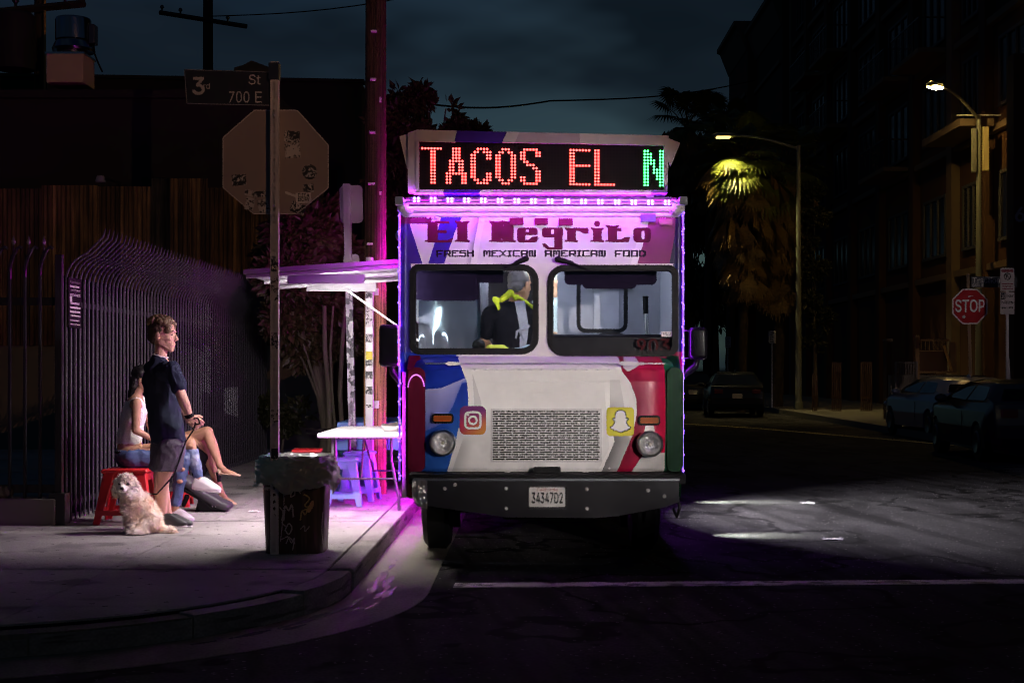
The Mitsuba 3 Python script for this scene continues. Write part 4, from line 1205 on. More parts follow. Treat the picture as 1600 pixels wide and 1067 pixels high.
# torn stickers and tape on the post itself
for v0, v1, dk in ((405, 424, 1), (432, 448, 0), (448, 470, 0), (520, 545, 1), (640, 660, 0), (700, 716, 1)):
    c0, c1 = D(425, v0), D(436, v1)
    put(ss, 'post_sticker', box(c0[0], c1[0], yP - .0315, yP - .030, c1[2], c0[2]), 'sticker_dark' if dk else 'sticker_light')

# trash bin with its liner bag
tb = thing('trash_bin', 'brown plastic trash bin scrawled with pale graffiti behind the perforated sign post', 'trash bin')
bx0, bx1 = D(412, 0, 10.55)[0], D(512, 0, 10.55)[0]
bcx, bhw = (bx0 + bx1) / 2, (bx1 - bx0) / 2


def bin_c(p, n, uv):
    a = fbm(p.x * 9, p.z * 6, p.y * 9, 4)
    s = smoothstep(.55, .75, fbm(p.x * 30, p.z * 2.0, 2, 3))
    return mi.Color3f(.062, .040, .026) * (.55 + .9 * a) * (1 + .7 * s)


mat('bin_plastic', proc(bin_c), .42)


def binbody(U, V):
    a = U * 2 * np.pi
    k = 1 / np.maximum(np.abs(np.cos(a)) ** 5 + np.abs(np.sin(a)) ** 5, 1e-6) ** .2
    r = bhw * (.90 + .10 * V) + (.012 * ((V > .93)))
    return bcx + r * k * np.cos(a), 10.62 + r * k * np.sin(a), .15 + .60 * V


put(tb, 'body', cat([grid(binbody, np.linspace(0, 1, 73), np.array([0, .03, .2, .4, .6, .8, .925, .935, 1.0])), plan(sbox(bcx - bhw * .8, 10.62 - bhw * .8, bcx + bhw * .8, 10.62 + bhw * .8), .152, .01)]), 'bin_plastic', 40)
for i in range(2):
    put(tb, 'stamp', box(bx0 + .03, bx0 + .16, 10.62 - bhw - .001, 10.62 - bhw * .985, .62 + .035 * i, .64 + .035 * i), 'sticker_light')
mat('tag_paint', (0.42, 0.38, 0.36), .6)
mat('tag_yellow', (0.50, 0.38, 0.13), .6)


def scrawl(pts, y, w=.006, sm=2):
    l = LineString(pts)
    for _ in range(sm):                              # corner cutting
        c = np.array(l.coords)
        c = np.vstack([c[:1]] + [np.array([a * .75 + b * .25, a * .25 + b * .75]) for a, b in zip(c[:-1], c[1:])] + [c[-1:]])
        l = LineString(c)
    return front(l.buffer(w, 3), y, .0015)


yb_ = 10.62 - bhw * 1.0
def Bn(u, v):
    q = P(u, v, 10.40)
    return q[0], q[2]


for pts, m_, w in (([Bn(444, 812), Bn(446, 786), Bn(452, 800), Bn(457, 784), Bn(459, 806)], 'tag_paint', .006), ([Bn(446, 828), Bn(452, 815), Bn(458, 824), Bn(452, 836), Bn(447, 828)], 'tag_paint', .005),
                   ([Bn(443, 768), Bn(455, 758), Bn(464, 772), Bn(452, 778), Bn(462, 760), Bn(470, 770)], 'tag_paint', .004), ([Bn(440, 842), Bn(452, 836), Bn(461, 848)], 'tag_paint', .004),
                   ([Bn(439, 845), Bn(446, 780), Bn(441, 752)], 'tag_paint', .003),
                   ([Bn(476, 772), Bn(487, 778), Bn(474, 790), Bn(486, 792)], 'tag_yellow', .005), ([Bn(470, 812), Bn(472, 796), Bn(478, 806), Bn(481, 794)], 'tag_yellow', .005), ([Bn(472, 798), Bn(490, 790)], 'tag_yellow', .004),
                   ([Bn(481, 797), Bn(490, 780), Bn(489, 790), Bn(483, 799)], 'tag_orange', .008), ([Bn(505, 800), Bn(503, 830), Bn(506, 850)], 'tag_paint', .003), ([Bn(448, 848), Bn(452, 838), Bn(456, 850), Bn(462, 836), Bn(458, 858)], 'tag_paint', .004), ([Bn(438, 792), Bn(444, 800), Bn(440, 815), Bn(447, 822)], 'tag_paint', .004), ([Bn(470, 826), Bn(478, 818), Bn(476, 832), Bn(484, 822)], 'tag_paint', .003), ([Bn(448, 752), Bn(458, 745), Bn(470, 752), Bn(478, 744)], 'tag_paint', .003)):
    put(tb, 'graffiti', scrawl(pts, yb_ - .004 - .05 * 0, w), m_)
mat('tag_orange', (0.62, 0.36, 0.16), .6)
mat('bag_film', proc(lambda p, n, uv: mix((.24, .52, .48), (.24, .26, .21), smoothstep(.35, .62, fbm(p.x * 3.0 + 2, p.y * 3, p.z * 2, 2) * .5 + (p.x + 2.2) * .9))), 0.14, spec=.9)
mat('bag_film_dark', (0.10, 0.10, 0.085), 0.2, spec=.8)


def bag(U, V):
    a = U * 2 * np.pi
    k = 1 / np.maximum(np.abs(np.cos(a)) ** 4 + np.abs(np.sin(a)) ** 4, 1e-6) ** .25
    q = np.stack([np.cos(a) * 2.2, np.sin(a) * 2.2, V * 3.0], -1)
    nz = meshkit.fbm(q + 5, 4) - .5
    n2 = (np.abs(meshkit.fbm(q * 3.0 + 9, 4) - .5) - .09) * 2.2
    r = np.interp(V, [0, .25, .5, .62, .8, 1.0], [.30, .29, .272, .245, .17, .0]) + nz * .07 * (1 - V * .5) + n2 * .03
    r = np.where(V > .99, 0.0, r)
    low = .63 + nz * .20 - .05 * np.cos(a + .4) * (np.cos(a) < 0)
    z = np.interp(V, [0, .25, .5, .62, .8, 1.0], [0, .42, .86, 1.0, .86, .8]) * (.865 - low) + low + n2 * .02
    return bcx + (r * k * np.cos(a)) * 1.0, 10.62 + r * k * np.sin(a), z


single('trash_bag', grid(bag, np.linspace(0, 1, 181), np.linspace(0, 1, 60)), 'bag_film', 'crumpled greenish plastic bag hung over the rim of the brown trash bin', 'trash bag', True)

# ------------------------------------------------------------------ posts and pole beside the awning
up = thing('utility_pole', 'stout wooden utility pole standing behind the awning with metal tags', 'utility pole')
PX, PY = -1.71, 15.5
def pole(U, V):
    a = U * 2 * np.pi
    q = np.stack([np.cos(a) * 3, np.sin(a) * 3, V * 40], -1)
    r = (.125 - .02 * V) * (1 + .06 * (meshkit.fbm(q, 3) - .5))
    return PX + r * np.cos(a) + .015 * V, PY + r * np.sin(a), .13 + 8.2 * V


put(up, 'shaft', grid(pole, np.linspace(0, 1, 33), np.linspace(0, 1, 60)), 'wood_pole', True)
for (u, v, w, h) in ((584, 49, 9, 3), (583, 124, 9, 3), (582, 207, 9, 3), (580, 287, 10, 3), (578, 381, 9, 3), (587, 456, 9, 11), (588, 632, 8, 12), (594, 156, 3, 8), (594, 302, 3, 5)):
    c = P(u, v, PY - .14)
    put(up, 'metal_tag', box(c[0] - w / 2 / 146, c[0] + w / 2 / 146, PY - .15, PY - .118, c[2] - h / 2 / 146, c[2] + h / 2 / 146), 'white_print')
gp = thing('galvanised_post', 'pale square metal post with stickers just in front of the wooden pole', 'post')
yG = 15.15
g0, g1 = P(570.5, 0, yG)[0], P(583, 0, yG)[0]
put(gp, 'shaft', rbox(g0, g1, yG, yG + .085, .15, P(0, 408, yG)[2], .008), 'pale_zinc', 30)
put(gp, 'cap', rod(((g0 + g1) / 2, yG + .04, P(0, 408, yG)[2]), ((g0 + g1) / 2, yG + .04, P(0, 402, yG)[2]), .04, 12), 'pale_zinc', 40)
mat('pale_zinc', (0.52, 0.52, 0.52), .4, .25)
for v0, v1, k in ((424, 436, 0), (452, 466, 1), (478, 512, 0), (522, 535, 1), (549, 562, 2), (562, 572, 1), (580, 592, 1), (604, 616, 3), (632, 638, 0)):
    a, b = P(571.5, v0, yG), P(582, v1, yG)
    put(gp, 'sticker', box(a[0], b[0], yG - .002, yG - .0005, b[2], a[2]), ['sticker_light', 'sticker_dark', 'sticker_yellow', 'sticker_dark'][k])
mat('sticker_yellow', (0.6, 0.52, 0.03), .5)
pp2 = thing('perforated_sign_post', 'leaning perforated post covered in stickers with two sign plates seen from behind', 'sign post')
y2 = 15.45
x_ = P(553, 760, y2)[0]
perf_post(pp2, x_, y2, .15, P(0, 288, y2)[2], .075, 'sticker_zinc', -1.35)
def zinc_c(p, n, uv):
    a = smoothstep(.46, .52, fbm(p.x * 22, p.z * 17, 1, 4))
    t = smoothstep(.35, .6, fbm(p.x * 3, p.z * 1.3, 5, 3))
    return mix((.40, .38, .42), (.05, .045, .06), a * t)
mat('sticker_zinc', proc(zinc_c), .45, .2)
for (u0, u1, v0, v1, rr) in ((530, 566, 289, 348, .05), (536, 561, 397, 457, .04)):
    a, b = P(u0, v0, y2), P(u1, v1, y2)
    k = put(pp2, 'sign_plate', rot(front(rrect(a[0], b[0], b[2], a[2], rr), y2 + .05, .004), -1.5, [0, 1, 0], ((a[0] + b[0]) / 2, y2, (a[2] + b[2]) / 2)), 'sign_back_pale')

# ------------------------------------------------------------------ tables, stools and what stands around
def folding_table(label, x0, x1, y0, y1, zt, top='table_white', leg='table_leg'):
    k = thing('folding_table', label, 'table')
    put(k, 'table_top', rbox(x0, x1, y0, y1, zt - .045, zt, .015), top, 30)
    for yy, s in ((y0 + .32, -1), (y1 - .32, 1)):
        for xx, sx_ in ((x0 + .10, -1), (x1 - .10, 1)):
            put(k, 'leg', tube([(xx - sx_ * .03, yy, zt - .05), (xx - sx_ * .03, yy, zt - .28), (xx, yy + s * .02, zt - .42), (xx + sx_ * .05, yy + s * .10, zt - .62), (xx + sx_ * .055, yy + s * .11, .155)], .014, 8), leg, 40)
        put(k, 'brace', cat([rod((x0 + .1, yy + s * .02, zt - .45), (x1 - .1, yy + s * .02, zt - .45), .010), rod((x0 + .13, yy, zt - .06), (x1 - .13, yy, zt - .06), .012),
                             rod((x0 + .38, yy, zt - .45), (x0 + .34, (y0 + y1) / 2, zt - .06), .009)]), leg, 40)
    return k


mat('table_white', (0.68, 0.67, 0.68), .4)
mat('table_leg', (0.09, 0.08, 0.10), .4, .4)
zt1 = .90
folding_table('white folding table with bent grey legs beside the kerb and blue stools', -2.02, -1.22, 13.35, 15.05, zt1)
folding_table('second folding table behind the wooden pole, under a blue cloth', -2.15, -1.35, 15.85, 17.5, .905, 'table_white')
ct = thing('tablecloth', 'blue plastic cloth hanging down from the table behind the wooden pole', 'tablecloth')
def cloth(x0, x1, y0, y1, zt, drop):
    def fn(U, V):
        x = np.interp(U, [0, .12, .88, 1], [x0, x0, x1, x1])
        d = np.maximum(np.interp(U, [0, .12, .88, 1], [1, 0, 0, 1]), np.interp(V, [0, .15, 1], [.45, 0, 0]))
        y = np.interp(V, [0, .15, 1], [y0, y0, y1])
        q = np.stack([x * 3, y * 7, d * 2], -1)
        w = (meshkit.fbm(q * 1.8, 4) - .5)
        hang = np.sin(y * 34 + 3 * w) * .022 * d + .06 * d * w
        sgn = np.where(U < .5, -1, 1)
        return x + sgn * (hang + .03 * d), y - .02 * (V < .15) * d + hang * (V < .1), zt + .004 - drop * d
    return grid(fn, np.linspace(0, 1, 90), np.linspace(0, 1, 90))


put(ct, 'sheet', cloth(-2.17, -1.33, 15.83, 17.52, .907, .68), 'cloth_vinyl_blue', True)
mat('cloth_vinyl_blue', (0.13, 0.25, 0.62), .25, spec=.7)
fo = thing('foil_tray', 'silver foil wrapped tray on the near end of the white table by the truck', 'tray')
def tray(U, V):
    a = U * 2 * np.pi
    q = np.stack([np.cos(a) * 3, np.sin(a) * 3, V * 4], -1)
    r = np.interp(V, [0, .5, .7, 1], [.8, 1, 1.05, 0]) * (1 + .25 * (meshkit.fbm(q, 3) - .5))
    return -1.31 + .14 * r * np.cos(a), 13.75 + .2 * r * np.sin(a), zt1 + .002 + np.interp(V, [0, .5, .7, 1], [0, .05, .065, .085]) + .03 * (meshkit.fbm(q * 2, 3) - .5) * (V > .3)
put(fo, 'wrap', grid(tray, np.linspace(0, 1, 40), np.linspace(0, 1, 16)), 'crumpled_metal', True)
rt = thing('round_table', 'dark round cafe table left of the white folding table', 'table')
c = P(522, 672, 15.9)
put(rt, 'table_top', lathe([(0, -.02), (.30, -.02), (.315, 0.0), (.31, .03), (0, .035)], 36, (c[0], 15.9, c[2] - .02)), 'black_gloss', 30)
put(rt, 'pedestal', rod((c[0] + .0, 15.9, .17), (c[0], 15.9, c[2] - .04), .035, 12), 'strip_white', 40)
put(rt, 'foot', lathe([(0, 0), (.22, 0), (.21, .03), (.04, .06), (0, .06)], 28, (c[0], 15.9, .15)), 'black_gloss', 30)


def stool(key, cx, cy, ang, top, foot, h, m_):
    """A moulded plastic stool: square seat with a hand hole, four splayed channel legs, ring of stretchers."""
    z0 = .150
    R = lambda q: rot(mv(q, (0, 0, 0)), ang, [0, 0, 1])
    place = lambda q: mv(R(q), (cx, cy, z0))
    a, b = top / 2, foot / 2
    seat = cat([rbox(-a, a, -a, a, h - .035, h, .016), ])
    hole = m3.Manifold.cylinder(.2, .018, .018, 16).translate([0, 0, h - .1])
    put(key, 'seat', place(seat), m_, 30)
    at = a - .03
    for sx_ in (-1, 1):
        for sy_ in (-1, 1):
            p0, p1 = np.array([sx_ * at, sy_ * at, h - .02]), np.array([sx_ * (b - .02), sy_ * (b - .02), 0])
            pts = [ball(p0 + np.array([dx, dy, 0]), .008, 8) for dx, dy in ((0, 0), (-sx_ * .07, 0), (0, -sy_ * .07))]
            l1 = m3.Manifold.batch_hull([ball(p0, .009, 8), ball(p0 + (-sx_ * .085, 0, 0), .009, 8), ball(p1, .009, 8), ball(p1 + (-sx_ * .04, 0, 0), .009, 8)])
            l2_ = m3.Manifold.batch_hull([ball(p0, .009, 8), ball(p0 + (0, -sy_ * .085, 0), .009, 8), ball(p1, .009, 8), ball(p1 + (0, -sy_ * .04, 0), .009, 8)])
            put(key, 'leg', place(tm(l1 + l2_)), m_, 30)
    for zz, t in ((.10, .12), (h - .075, 0.8)):
        w_ = b + (at - b) * (zz / h) - .01
        hh = .022 if t < .5 else .03
        ms = [box(-w_, w_, s * w_ - .006, s * w_ + .006, zz - hh, zz + hh) for s in (-1, 1)] + [box(s * w_ - .006, s * w_ + .006, -w_, w_, zz - hh, zz + hh) for s in (-1, 1)]
        put(key, 'stretcher', place(cat(ms)), m_, False)
    return key


mat('plastic_red', (0.56, 0.020, 0.025), .32, clearcoat=.4)
mat('plastic_blue', (0.28, 0.58, 0.78), .35, clearcoat=.4)
mat('plastic_teal', (0.03, 0.22, 0.27), .35)
s1 = stool(thing('plastic_stool', 'red plastic stool that the woman in the white top sits on, behind the dog', 'stool', None), P(192, 0, 12.45)[0], 12.62, 4, .40, .53, .475, 'plastic_red')
s2 = stool(thing('plastic_stool', 'red plastic stool whose seat shows behind the trash bin', 'stool'), P(480, 0, 15.2)[0], 15.2, 3, .31, .42, .50, 'plastic_red')
s3 = stool(thing('plastic_stool', 'light blue plastic stool right of the trash bin, nearest of the blue ones', 'stool'), P(540, 0, 14.0)[0] - .04, 14.15, 6, .29, .40, .47, 'plastic_blue')
s4 = stool(thing('plastic_stool', 'blue plastic stool behind the nearest blue one, under the white table', 'stool'), P(556, 0, 14.4)[0], 14.75, -8, .29, .40, .50, 'plastic_blue')
s5 = stool(thing('plastic_stool', 'teal plastic stool in the shade under the white table', 'stool'), P(548, 0, 14.6)[0] - .06, 15.25, 14, .29, .40, .47, 'plastic_teal')
# ------------------------------------------------------------------ iron fence with curved tops, corner towards the viewer
FX, FY = -4.10, 12.46
fence = thing('iron_fence', 'tall black iron fence with close bars bent over at the top along the pavement', 'fence')


def bar_pts(lean):
    """height profile of one bar: upright, then curling over and ending in a raised tip."""
    pts = [(0, .16), (0, 1.2), (0, 2.28)]
    for t in np.linspace(0, 1, 7)[1:]:
        a = t * math.radians(68)
        pts.append((.26 * (1 - math.cos(a)) * 1.1, 2.28 + .26 * math.sin(a)))
    pts += [(lean * .72, 2.60), (lean * .90, 2.665), (lean * .97, 2.74)]
    return pts


prof_bar = bar_pts(.36)
n_bar = 0
for i in range(75):
    y = FY + .06 + i * .1275
    m = tube([(FX + d, y, z) for d, z in prof_bar], [.0105] * (len(prof_bar) - 1) + [.003], 5)
    put(fence, 'bar', m, 'iron_bars', 50)
yEnd = FY + .06 + 75 * .1275
put(fence, 'rail', box(FX - .03, FX - .012, FY, yEnd, 2.06, 2.11), 'iron_black')
put(fence, 'rail', box(FX - .03, FX - .012, FY, yEnd, .28, .33), 'iron_black')
put(fence, 'backing_sheet', box(FX - .06, FX - .05, FY + .05, yEnd, .2, 2.33), 'backing_mesh')
flat('backing_mesh', (0.004, 0.003, 0.005))
put(fence, 'corner_post', box(FX - .06, FX + .0, FY - .06, FY, .15, 2.5), 'iron_black')
put(fence, 'corner_foot', box(FX - .10, FX + .04, FY - .10, FY + .04, .15, .42), 'iron_black')
nf = thing('iron_fence', 'widely spaced black iron bars with pointed tips above the low wall at the left edge', 'fence')
for i in range(8):
    x = FX - .20 - i * .133
    m = tube([(x, FY - .03 + d * .55, z) for d, z in prof_bar[:-4]] + [(x + .0, FY - .03 + .09, 2.50), (x, FY - .03 + .10, 2.60)], [.016] * (len(prof_bar) - 4) + [.014, .004], 5)
    put(nf, 'bar', m, 'iron_black', 50)
    arm = [(x + .09 * t, FY - .05 + .02 * t, 2.36 + .21 * math.sin(t * math.pi / 2)) for t in np.linspace(0, 1.25, 6)]
    put(nf, 'curled_arm', tube(arm, .016, 5), 'iron_black', 50)
    put(nf, 'spike', lathe([(0, .085), (.012, .04), (.02, .02), (.012, 0), (0, -.01)], 8, (x, FY + .07, 2.60)), 'spike_grey', True)
mat('spike_grey', (.16, .15, .16), .4)
for z in (2.06, .42):
    put(nf, 'rail', box(FX - 2.2, FX - .06, FY + .0, FY + .02, z, z + .07), 'iron_black')
lw = thing('low_wall', 'low concrete kerb wall under the iron bars at the left edge', 'wall')
mat('wall_concrete', (0.20, 0.175, 0.17), .8)
for a, b in ((-6.6, -5.42), (-5.41, -4.14)):
    put(lw, 'block', rbox(a, b, FY - .12, FY + .22, .14, .375, .012), 'wall_concrete', 30)
# notice on the fence
nt = thing('notice_sign', 'narrow black notice with lines of white print tied to the iron bars', 'sign')
n0, n1 = P(99, 433, 12.5), P(121, 513, 12.9)
ny0, ny1 = FY + .05, FY + .40
nx_ = FX + .02
put(nt, 'plate', box(nx_, nx_ + .006, ny0, ny1, P(0, 512, 12.6)[2], P(0, 434, 12.6)[2]), 'black_print')
zs0, zs1 = P(0, 512, 12.6)[2], P(0, 434, 12.6)[2]
for i in range(11):
    if i == 4:
        continue
    z = zs1 - .035 - i * .0375
    put(nt, 'line_of_print', box(nx_ + .0065, nx_ + .007, ny0 + .03 + .02 * (i % 3 == 2), ny1 - .03 - .03 * (i % 4 == 1), z - .012, z + .006), 'sticker_light')
put(nt, 'number', text_front('8', 0, 0, 0, .01) if False else box(nx_ + .0065, nx_ + .007, ny0 + .03, ny0 + .09, zs1 - .215, zs1 - .165), 'white_print')
mat('cloth_stripe', proc(lambda p, n, uv: dr.select(dr.abs(dr.sin(p.x * 52 + p.z * 16)) > .62, mi.Color3f(.17, .155, .11), mi.Color3f(.07, .062, .045))), .8)
bgc = P(28, 789, 12.5)
single('striped_cushion', flesh([((-5.0, 12.46, .435), .075, (-4.60, 12.46, .425), .06), ((-5.0, 12.52, .42), .06, (-4.62, 12.5, .42), .05)], .02, 5), 'cloth_stripe', 'striped cloth bundle lying on the low wall behind the iron bars', 'cushion', True)

# ------------------------------------------------------------------ yard behind the fence
yC = 24.0
cf = thing('corrugated_fence', 'rusty corrugated metal fence rising behind the iron fence', 'fence')
cx0, cx1 = -12.0, P(425, 0, yC)[0]
ztop = P(0, 290, yC)[2]
xs = np.arange(cx0, cx1, .93)
for i, x0 in enumerate(xs):
    x1 = min(x0 + .95, cx1)
    n = 38
    dz = random.uniform(-.08, .16)
    zb_ = 1.9 if i < 20 else 1.9
    sheet = grid(lambda U, V: (x0 + (x1 - x0) * U, yC - .004 * (i % 2) + .018 * np.sin((x0 + (x1 - x0) * U) * 2 * math.pi / .076), zb_ + (ztop + dz - zb_) * V), np.linspace(0, 1, n * 4), np.array([0, 1.0]))
    put(cf, 'sheet', sheet, 'rusty_sheet', True)
cw_ = thing('yard_wall', 'pale stained concrete wall below the corrugated metal fence', 'wall')
put(cw_, 'wall', box(-12.2, cx1 + 1.0, yC + .05, yC + .25, 0, 2.25), 'dark_concrete')
mat('dark_concrete', (0.16, 0.15, 0.12), .8)
wl = thing('wall_lamp', 'small pale unlit lamp on the dark wall above the corrugated fence', 'lamp')
c = P(157, 281, yC - .1)
put(wl, 'shade', lathe([(0, .07), (.06, .06), (.09, -.03), (.08, -.05), (0, -.02)], 14, tuple(c)), 'sign_back_pale', 30)
put(wl, 'bracket', rod(c + np.array([0, 0, .05]), c + np.array([0, 1.2, .08]), .02), 'dark_steel')
sh = thing('shed', 'dark flat roofed shed with a roof fan behind the corrugated fence', 'shed')
zr = P(0, 137, 25.0)[2]
put(sh, 'wall', box(-14, P(425, 0, 25)[0], 25.2, 27.4, 0, zr), 'dark_stucco')
put(sh, 'parapet', box(-14.1, P(425, 0, 25)[0] + .05, 25.1, 25.3, zr - .16, zr - .02), 'dark_stucco')
wa = thing('warehouse', 'long dark warehouse with a flat roofline against the dusk sky at the left', 'building')
yW = 30.0
za, zb2 = P(0, 118, yW)[2], P(0, 130, yW)[2]
xa, xb = -19.0, P(565, 0, yW)[0]
put(wa, 'wall', front([(xa, 0), (xb, 0), (xb, zb2), (P(140, 0, yW)[0], za), (xa, za + .1)], yW, 9.0), 'dark_stucco')
put(wa, 'roof_edge', front([(xb + .05, zb2), (xb + .05, zb2 + .07), (xa, za + .17), (xa, za + .1)], yW - .06, .3), 'dark_stucco')
for i in range(7):
    x = xa + 1.2 + i * 2.1
    w = put(wa, 'window', box(x, x + 1.1, yW - .03, yW + .02, 4.6, 5.7), 'black_gloss')
hp = thing('roof_hood', 'small pale gabled roof hood on top of the warehouse, above the street name plate', 'roof hood')
a, b = P(364, 113, 33), P(425, 95, 33)
put(hp, 'gable', front([(P(364, 0, 33)[0], P(0, 128, 33)[2]), (P(430, 0, 33)[0], P(0, 128, 33)[2]), (P(422, 0, 33)[0], P(0, 106, 33)[2]), (P(393, 0, 33)[0], P(0, 95, 33)[2]), (P(380, 0, 33)[0], P(0, 102, 33)[2]), (P(366, 0, 33)[0], P(0, 106, 33)[2])], 33, 1.2), 'hood_tan')
mat('hood_tan', (.16, .12, .07), .8)
put(hp, 'base', box(P(366, 0, 33)[0], P(428, 0, 33)[0], 33.1, 34.2, za - .5, P(0, 128, 33)[2]), 'dark_stucco')
# roof fan
fan = thing('roof_fan', 'shiny metal roof exhaust fan on a square duct at the upper left', 'exhaust fan')
yf = 25.6
sfx = yf / FPX
cxf = P(113, 0, yf)[0]
Zf = lambda v: P(0, v, yf)[2]
put(fan, 'duct', rbox(P(82, 0, yf)[0], P(139, 0, yf)[0], yf - .33, yf + .33, Zf(135), Zf(90), .012), 'duct_metal', 30)
put(fan, 'flange', box(P(80, 0, yf)[0], P(141, 0, yf)[0], yf - .35, yf + .35, Zf(91), Zf(88)), 'brushed_steel')
put(fan, 'skirt', lathe([(.0, Zf(80) - .0), (.36, Zf(82)), (.37, Zf(78)), (.32, Zf(68)), (.30, Zf(66)), (0, Zf(66))], 32, (cxf + .02, yf, 0)), 'fan_metal', 30)
put(fan, 'neck', lathe([(0, Zf(88)), (.26, Zf(88)), (.26, Zf(80)), (0, Zf(80))], 28, (cxf, yf, 0)), 'dark_steel', 30)
put(fan, 'drum', lathe([(0, Zf(66)), (.30, Zf(66)), (.315, Zf(64)), (.315, Zf(33)), (.30, Zf(30)), (.2, Zf(28)), (0, Zf(27.5))], 36, (cxf + .02, yf, 0)), 'fan_metal', 30)
mat('fan_metal', (0.36, 0.35, 0.36), .16, 1.0)
mat('duct_metal', (0.62, 0.50, 0.26), .42, .2)
put(fan, 'motor_box', rbox(P(141, 0, yf)[0], P(150, 0, yf)[0], yf - .1, yf + .12, Zf(70), Zf(40), .01), 'dark_steel', 30)
put(fan, 'cable', tube([P(146, 68, yf), P(148, 85, yf), P(153, 98, yf), P(160, 113, yf)], .016, 6), 'black_rubber', True)

# ------------------------------------------------------------------ utility poles of the background and wires
def far_pole(label, base_u, y, r, ztop_, arms):
    k = thing('utility_pole', label, 'utility pole')
    x = P(base_u, 0, y)[0]
    put(k, 'shaft', tube([(x, y, 0), (x, y, ztop_)], [r, r * .8], 14), 'dark_wood', 40)
    for (u0, v0, u1, v1) in arms:
        a, b = P(u0, v0, y - .2), P(u1, v1, y - .2)
        put(k, 'cross_arm', tube([a, b], .075, 4), 'dark_wood')
        for t in (.03, .24, .78):
            q = a + (b - a) * t
            put(k, 'insulator', lathe([(0, .2), (.04, .19), (.07, .12), (.03, .08), (.02, 0), (0, 0)], 10, (q[0], q[1], q[2] + .05)), 'dark_steel', True)
    return k


far_pole('dark utility pole with a cross arm rising behind the street name plate', 325, 45, .18, 17, ((249, 20, 386, 42),))
p65 = far_pole('dark utility pole at the upper left corner with a cross arm and a transformer', 62, 27, .12, 9.5, ((-10, 20, 133, 6),))
put(p65, 'conduit', rod(P(70, 0, 26.8) * np.array([1, 1, 0]) + np.array([0, 0, 3]), P(70, -60, 26.8), .022), 'conduit_orange', 40)
mat('conduit_orange', (.62, .32, .08), .4)
put(p65, 'transformer', lathe([(0, 0), (.34, 0), (.36, .06), (.36, 1.0), (.3, 1.06), (0, 1.08)], 24, (P(24, 0, 26.5)[0], 26.5, P(0, 110, 26.5)[2])), 'dark_stucco', 30)
# wires
def wire(pts, label, r=.02):
    p = [P(*q) for q in pts]
    d = []
    for a, b in zip(p[:-1], p[1:]):
        for t in np.linspace(0, 1, 12)[:-1]:
            d.append(a + (b - a) * t - np.array([0, 0, .25 * math.sin(t * math.pi)]))
    d.append(p[-1])
    return single('overhead_wire', tube(d, r, 5), 'black_rubber', label, 'wire')


wire([(600, 152, 36), (860, 158, 46), (1180, 126, 70)], 'thin overhead wire sagging across the sky above the truck sign', .028)
wire([(330, 26, 44), (760, -30, 40)], 'thin overhead wire crossing the top of the sky left of the tall pole', .018)
# ------------------------------------------------------------------ trees and shrubs
def leaf_c(a, b, s):
    return proc(lambda p, n, uv: mix(a, b, fbm(p.x * s, p.y * s, p.z * s, 3)) * (.6 + .8 * noise(p.x * 19, p.y * 19, p.z * 19)))


def leafmat(key, a, b, s=1.6):
    scene[key] = {'type': 'twosided', 'bsdf': {'type': 'principled', 'base_color': leaf_c(a, b, s), 'roughness': .5, 'specular': .4}}


leafmat('leaf_dark', (.020, .026, .010), (.060, .058, .022))
leafmat('leaf_tree', (.030, .022, .012), (.10, .075, .035))
leafmat('leaf_palm', (.05, .07, .012), (.17, .20, .04))
leafmat('frond_dead', (.07, .042, .014), (.30, .19, .07), 1.1)
mat('bark', proc(lambda p, n, uv: mix((.05, .04, .03), (.20, .165, .125), fbm(p.x * 14, p.y * 14, p.z * 2.5, 4))), .85)
mat('palm_bark', proc(lambda p, n, uv: mix((.02, .015, .011), (.10, .07, .045), fbm(p.x * 9, p.y * 9, p.z * 7, 4))), .85)


def leaves(centers, radii, n, size, seed, droop=.2, sq=.8):
    """Many small pointed leaves in clumps around the given centres."""
    r = np.random.default_rng(seed)
    c = np.asarray(centers)
    w = np.asarray(radii, float)
    idx = r.choice(len(c), n, p=w ** 2.5 / (w ** 2.5).sum())
    d = r.normal(size=(n, 3))
    d /= np.linalg.norm(d, axis=1, keepdims=True)
    rad = w[idx] * r.uniform(.35, 1.0, n) ** .6
    p = c[idx] + d * rad[:, None] * np.array([1, 1, sq])
    keep = meshkit.fbm(p * 1.9, 3, seed) > .42
    p, d = p[keep], d[keep]
    n = len(p)
    t = d * .8 + r.normal(size=(n, 3)) * .7 - np.array([0, 0, droop])
    t /= np.linalg.norm(t, axis=1, keepdims=True)
    s = np.cross(t, r.normal(size=(n, 3)))
    s /= np.linalg.norm(s, axis=1, keepdims=True)
    L = size * r.uniform(.6, 1.3, n)[:, None]
    W = L * .26
    up_ = np.cross(s, t) * L * .08
    v = np.stack([p, p + t * L * .45 + s * W + up_, p + t * L, p + t * L * .45 - s * W + up_], 1).reshape(-1, 3)
    f = (np.arange(n)[:, None] * 4 + np.array([[0, 1, 2, 0, 2, 3]])).reshape(-1, 3)
    return trimesh.Trimesh(v, f, process=False)


